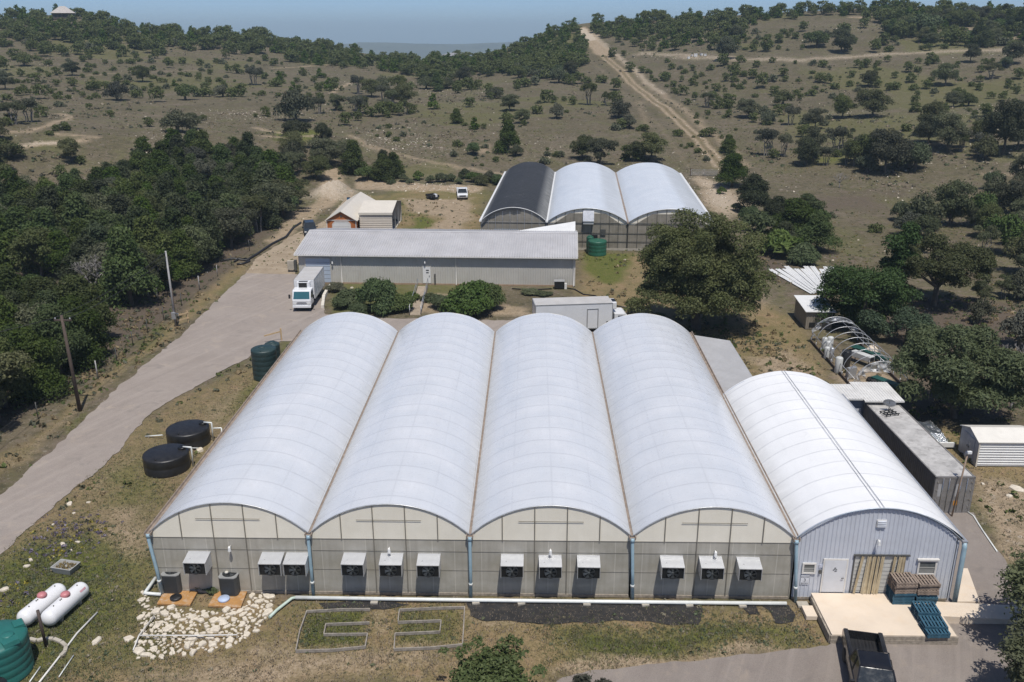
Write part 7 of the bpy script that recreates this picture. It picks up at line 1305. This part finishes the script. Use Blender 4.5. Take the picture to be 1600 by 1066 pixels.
# --- low brush, broken stone and wild flowers, beyond counting
def scatter(name, wt, n, rmin, rmax, slo, shi, per, mats, label, cat, seed, rock=False):
    rg_ = np.random.default_rng(seed); rr_ = np.hypot(GX - CAM[0], GY - CAM[1]); ok = (rr_ > rmin) & (rr_ < rmax) & (np.abs(np.arctan2(GX - CAM[0], GY - CAM[1])) < .66); w_ = np.where(ok, wt, 0) * (.15 + np.clip((fbm(GX, GY, 18, seed) - .42) * 5, 0, 1.5)); i = rg_.choice(len(GX), n, p=w_ / w_.sum())
    X = GX[i] + rg_.normal(0, .5, n); Y = GY[i] + rg_.normal(0, .5, n); keep = np.ones(n, bool)
    for pl in NOGO: keep &= sdist(X, Y, pl) < 0
    X, Y = X[keep], Y[keep]; n = len(X); s = rg_.uniform(slo, shi, n) * (1 if rock else rg_.uniform(.6, 1.4, n)); Z = tz(X, Y); D = rg_.normal(0, 1, (n, per, 3)); D /= np.linalg.norm(D, axis=2)[:, :, None]; D[:, :, 2] = np.abs(D[:, :, 2])
    P = np.stack([X, Y, Z - .02], 1)[:, None, :] + D * s[:, None, None] * (.28 if rock else .45) * np.array([1, 1, .6 if rock else .9]); P = P.reshape(-1, 3); V = leaves(P, D.reshape(-1, 3), 1.0, rg_, 1.1 if rock else 1.6, 0 if rock else .8); sc_ = np.repeat(np.repeat(s, per), 4)[:, None] * (.55 if rock else .36); V = np.repeat(P, 4, 0) + (V - np.repeat(P, 4, 0)) * sc_
    mi = np.repeat(rg_.integers(0, len(mats), n), per); o = bpy.data.objects.new(name, quadmesh(name, V, mats, mi)); COL.objects.link(o); tag(o, label, cat, None, 'stuff')
flat1 = np.ones(len(GX)) * np.clip(1 - M['dirt'] * 1.2, .02, 1) * np.clip((GZ + 20) / 5, 0, 1)
scatter('low_brush', flat1, 6000, 185, 500, .35, 1.0, 12, [SHRUB, GREYB, DRYG, DRYG], 'low brush and dry weeds dotting the hills', 'brush', 71)
scatter('stone_rubble', M['rock'] + M['white'] * 1.5 + M['dirt'] * .12 + .01, 2600, 105, 500, .2, .6, 5, [ROCK], 'broken pale limestone scattered over the slopes and the quarry cut', 'rubble', 72, True)
scatter('leaf_litter_weeds', M['litter'] + M['straw'] * .3, 5000, 60, 165, .2, .6, 10, [GREYB, WEED, DRYG], 'dry weeds at the edge of the wood and the yard', 'weeds', 73)
scatter('meadow_tufts', np.clip(1 - M['dirt'] - M['litter'] * .5, .02, 1), 13000, 118, 260, .12, .38, 9, [DRYG, WEED, GRASS, GREYB, DRYG], 'tufts of dry and green grass on the meadow', 'grass', 76)
k = NT('flower_petals'); k.b.inputs['Base Color'].default_value = (.26, .22, .03, 1); YEL = k.m; k = NT('purple_weeds'); k.b.inputs['Base Color'].default_value = (.12, .10, .14, 1); PUR = k.m
fl = sum(np.exp(-(((GX - G(x, y, 0).x) / 1.3)**2 + ((GY - G(x, y, 0).y) / 1.1)**2)) for x, y in ((60, 868), (95, 838), (118, 822), (85, 860), (125, 826), (20, 930)))
scatter('wild_flowers', fl + 1e-9, 260, 30, 75, .14, .3, 8, [YEL, PUR, GREYB, PUR, PUR], 'patches of purple weeds and yellow flowers in the left grass', 'flowers', 74)
scatter('broad_weeds', (M['green'] + M['straw'] * .35) * (np.hypot((GX - 3.2) / 4.5, (GY + 3.0) / 3.2) > 1), 1500, 27, 70, .09, .24, 12, [WEED, GRASS, GRASS, DRYG], 'leafy weeds and taller tufts standing in the near grass', 'weeds', 75)
for px, py, W, H, lb in ((318, 915, 1.3, .7, 'bright green weeds between the two orange pads'), (333, 925, .8, .45, 'small green weeds at the edge of the right orange pad'), (268, 712, 1.0, .5, 'weeds at the foot of the nearer low black tank')): q = G(px, py, 0); place('weedM0', q.x, q.y, W, H, 'weed_clump', lb, 'weeds')
# ---------------------------------------------------------------- far hills and the air
d0 = 4600.0; m = MB(); P_ = []
for i in range(90):
    px = 380 + i * 9; d = ray(px, 60); hh = math.hypot(d[0], d[1]); ux, uy = d[0] / hh, d[1] / hh; row = []
    top = -40 - 6 * math.sin(i * .21) + 10 * (fbm(i * 1.0, 0, 9, 5) - .5) - (6 if i < 20 else 0)
    for r_, f_ in ((3900, 0), (4200, .35), (4400, .75), (4600, 1.0), (4800, .8), (5100, 0)): row.append((CAM[0] + ux * r_, CAM[1] + uy * r_, -104 + (top + 104) * f_))
    P_.append(row)
m.grid(P_); fh = m.build('far_hills', pm('far_scrub', (.075, .078, .045), .95, 0, .3, .004)); tag(fh, kind='structure')
hz = MB().box(-5300, -5300, -112, 5300, 5250, 62); k = NT('haze'); k.t.nodes.remove(k.b); pv = k.n('VolumePrincipled'); pv.inputs['Color'].default_value = (.68, .88, 1, 1); pv.inputs['Density'].default_value = .00020; pv.inputs['Anisotropy'].default_value = 0.0; k.l(pv.outputs[0], k.out.inputs['Volume'])
tag(hz.build('haze', k.m), 'thin pale haze in the air over the hills', 'haze', None, 'stuff')
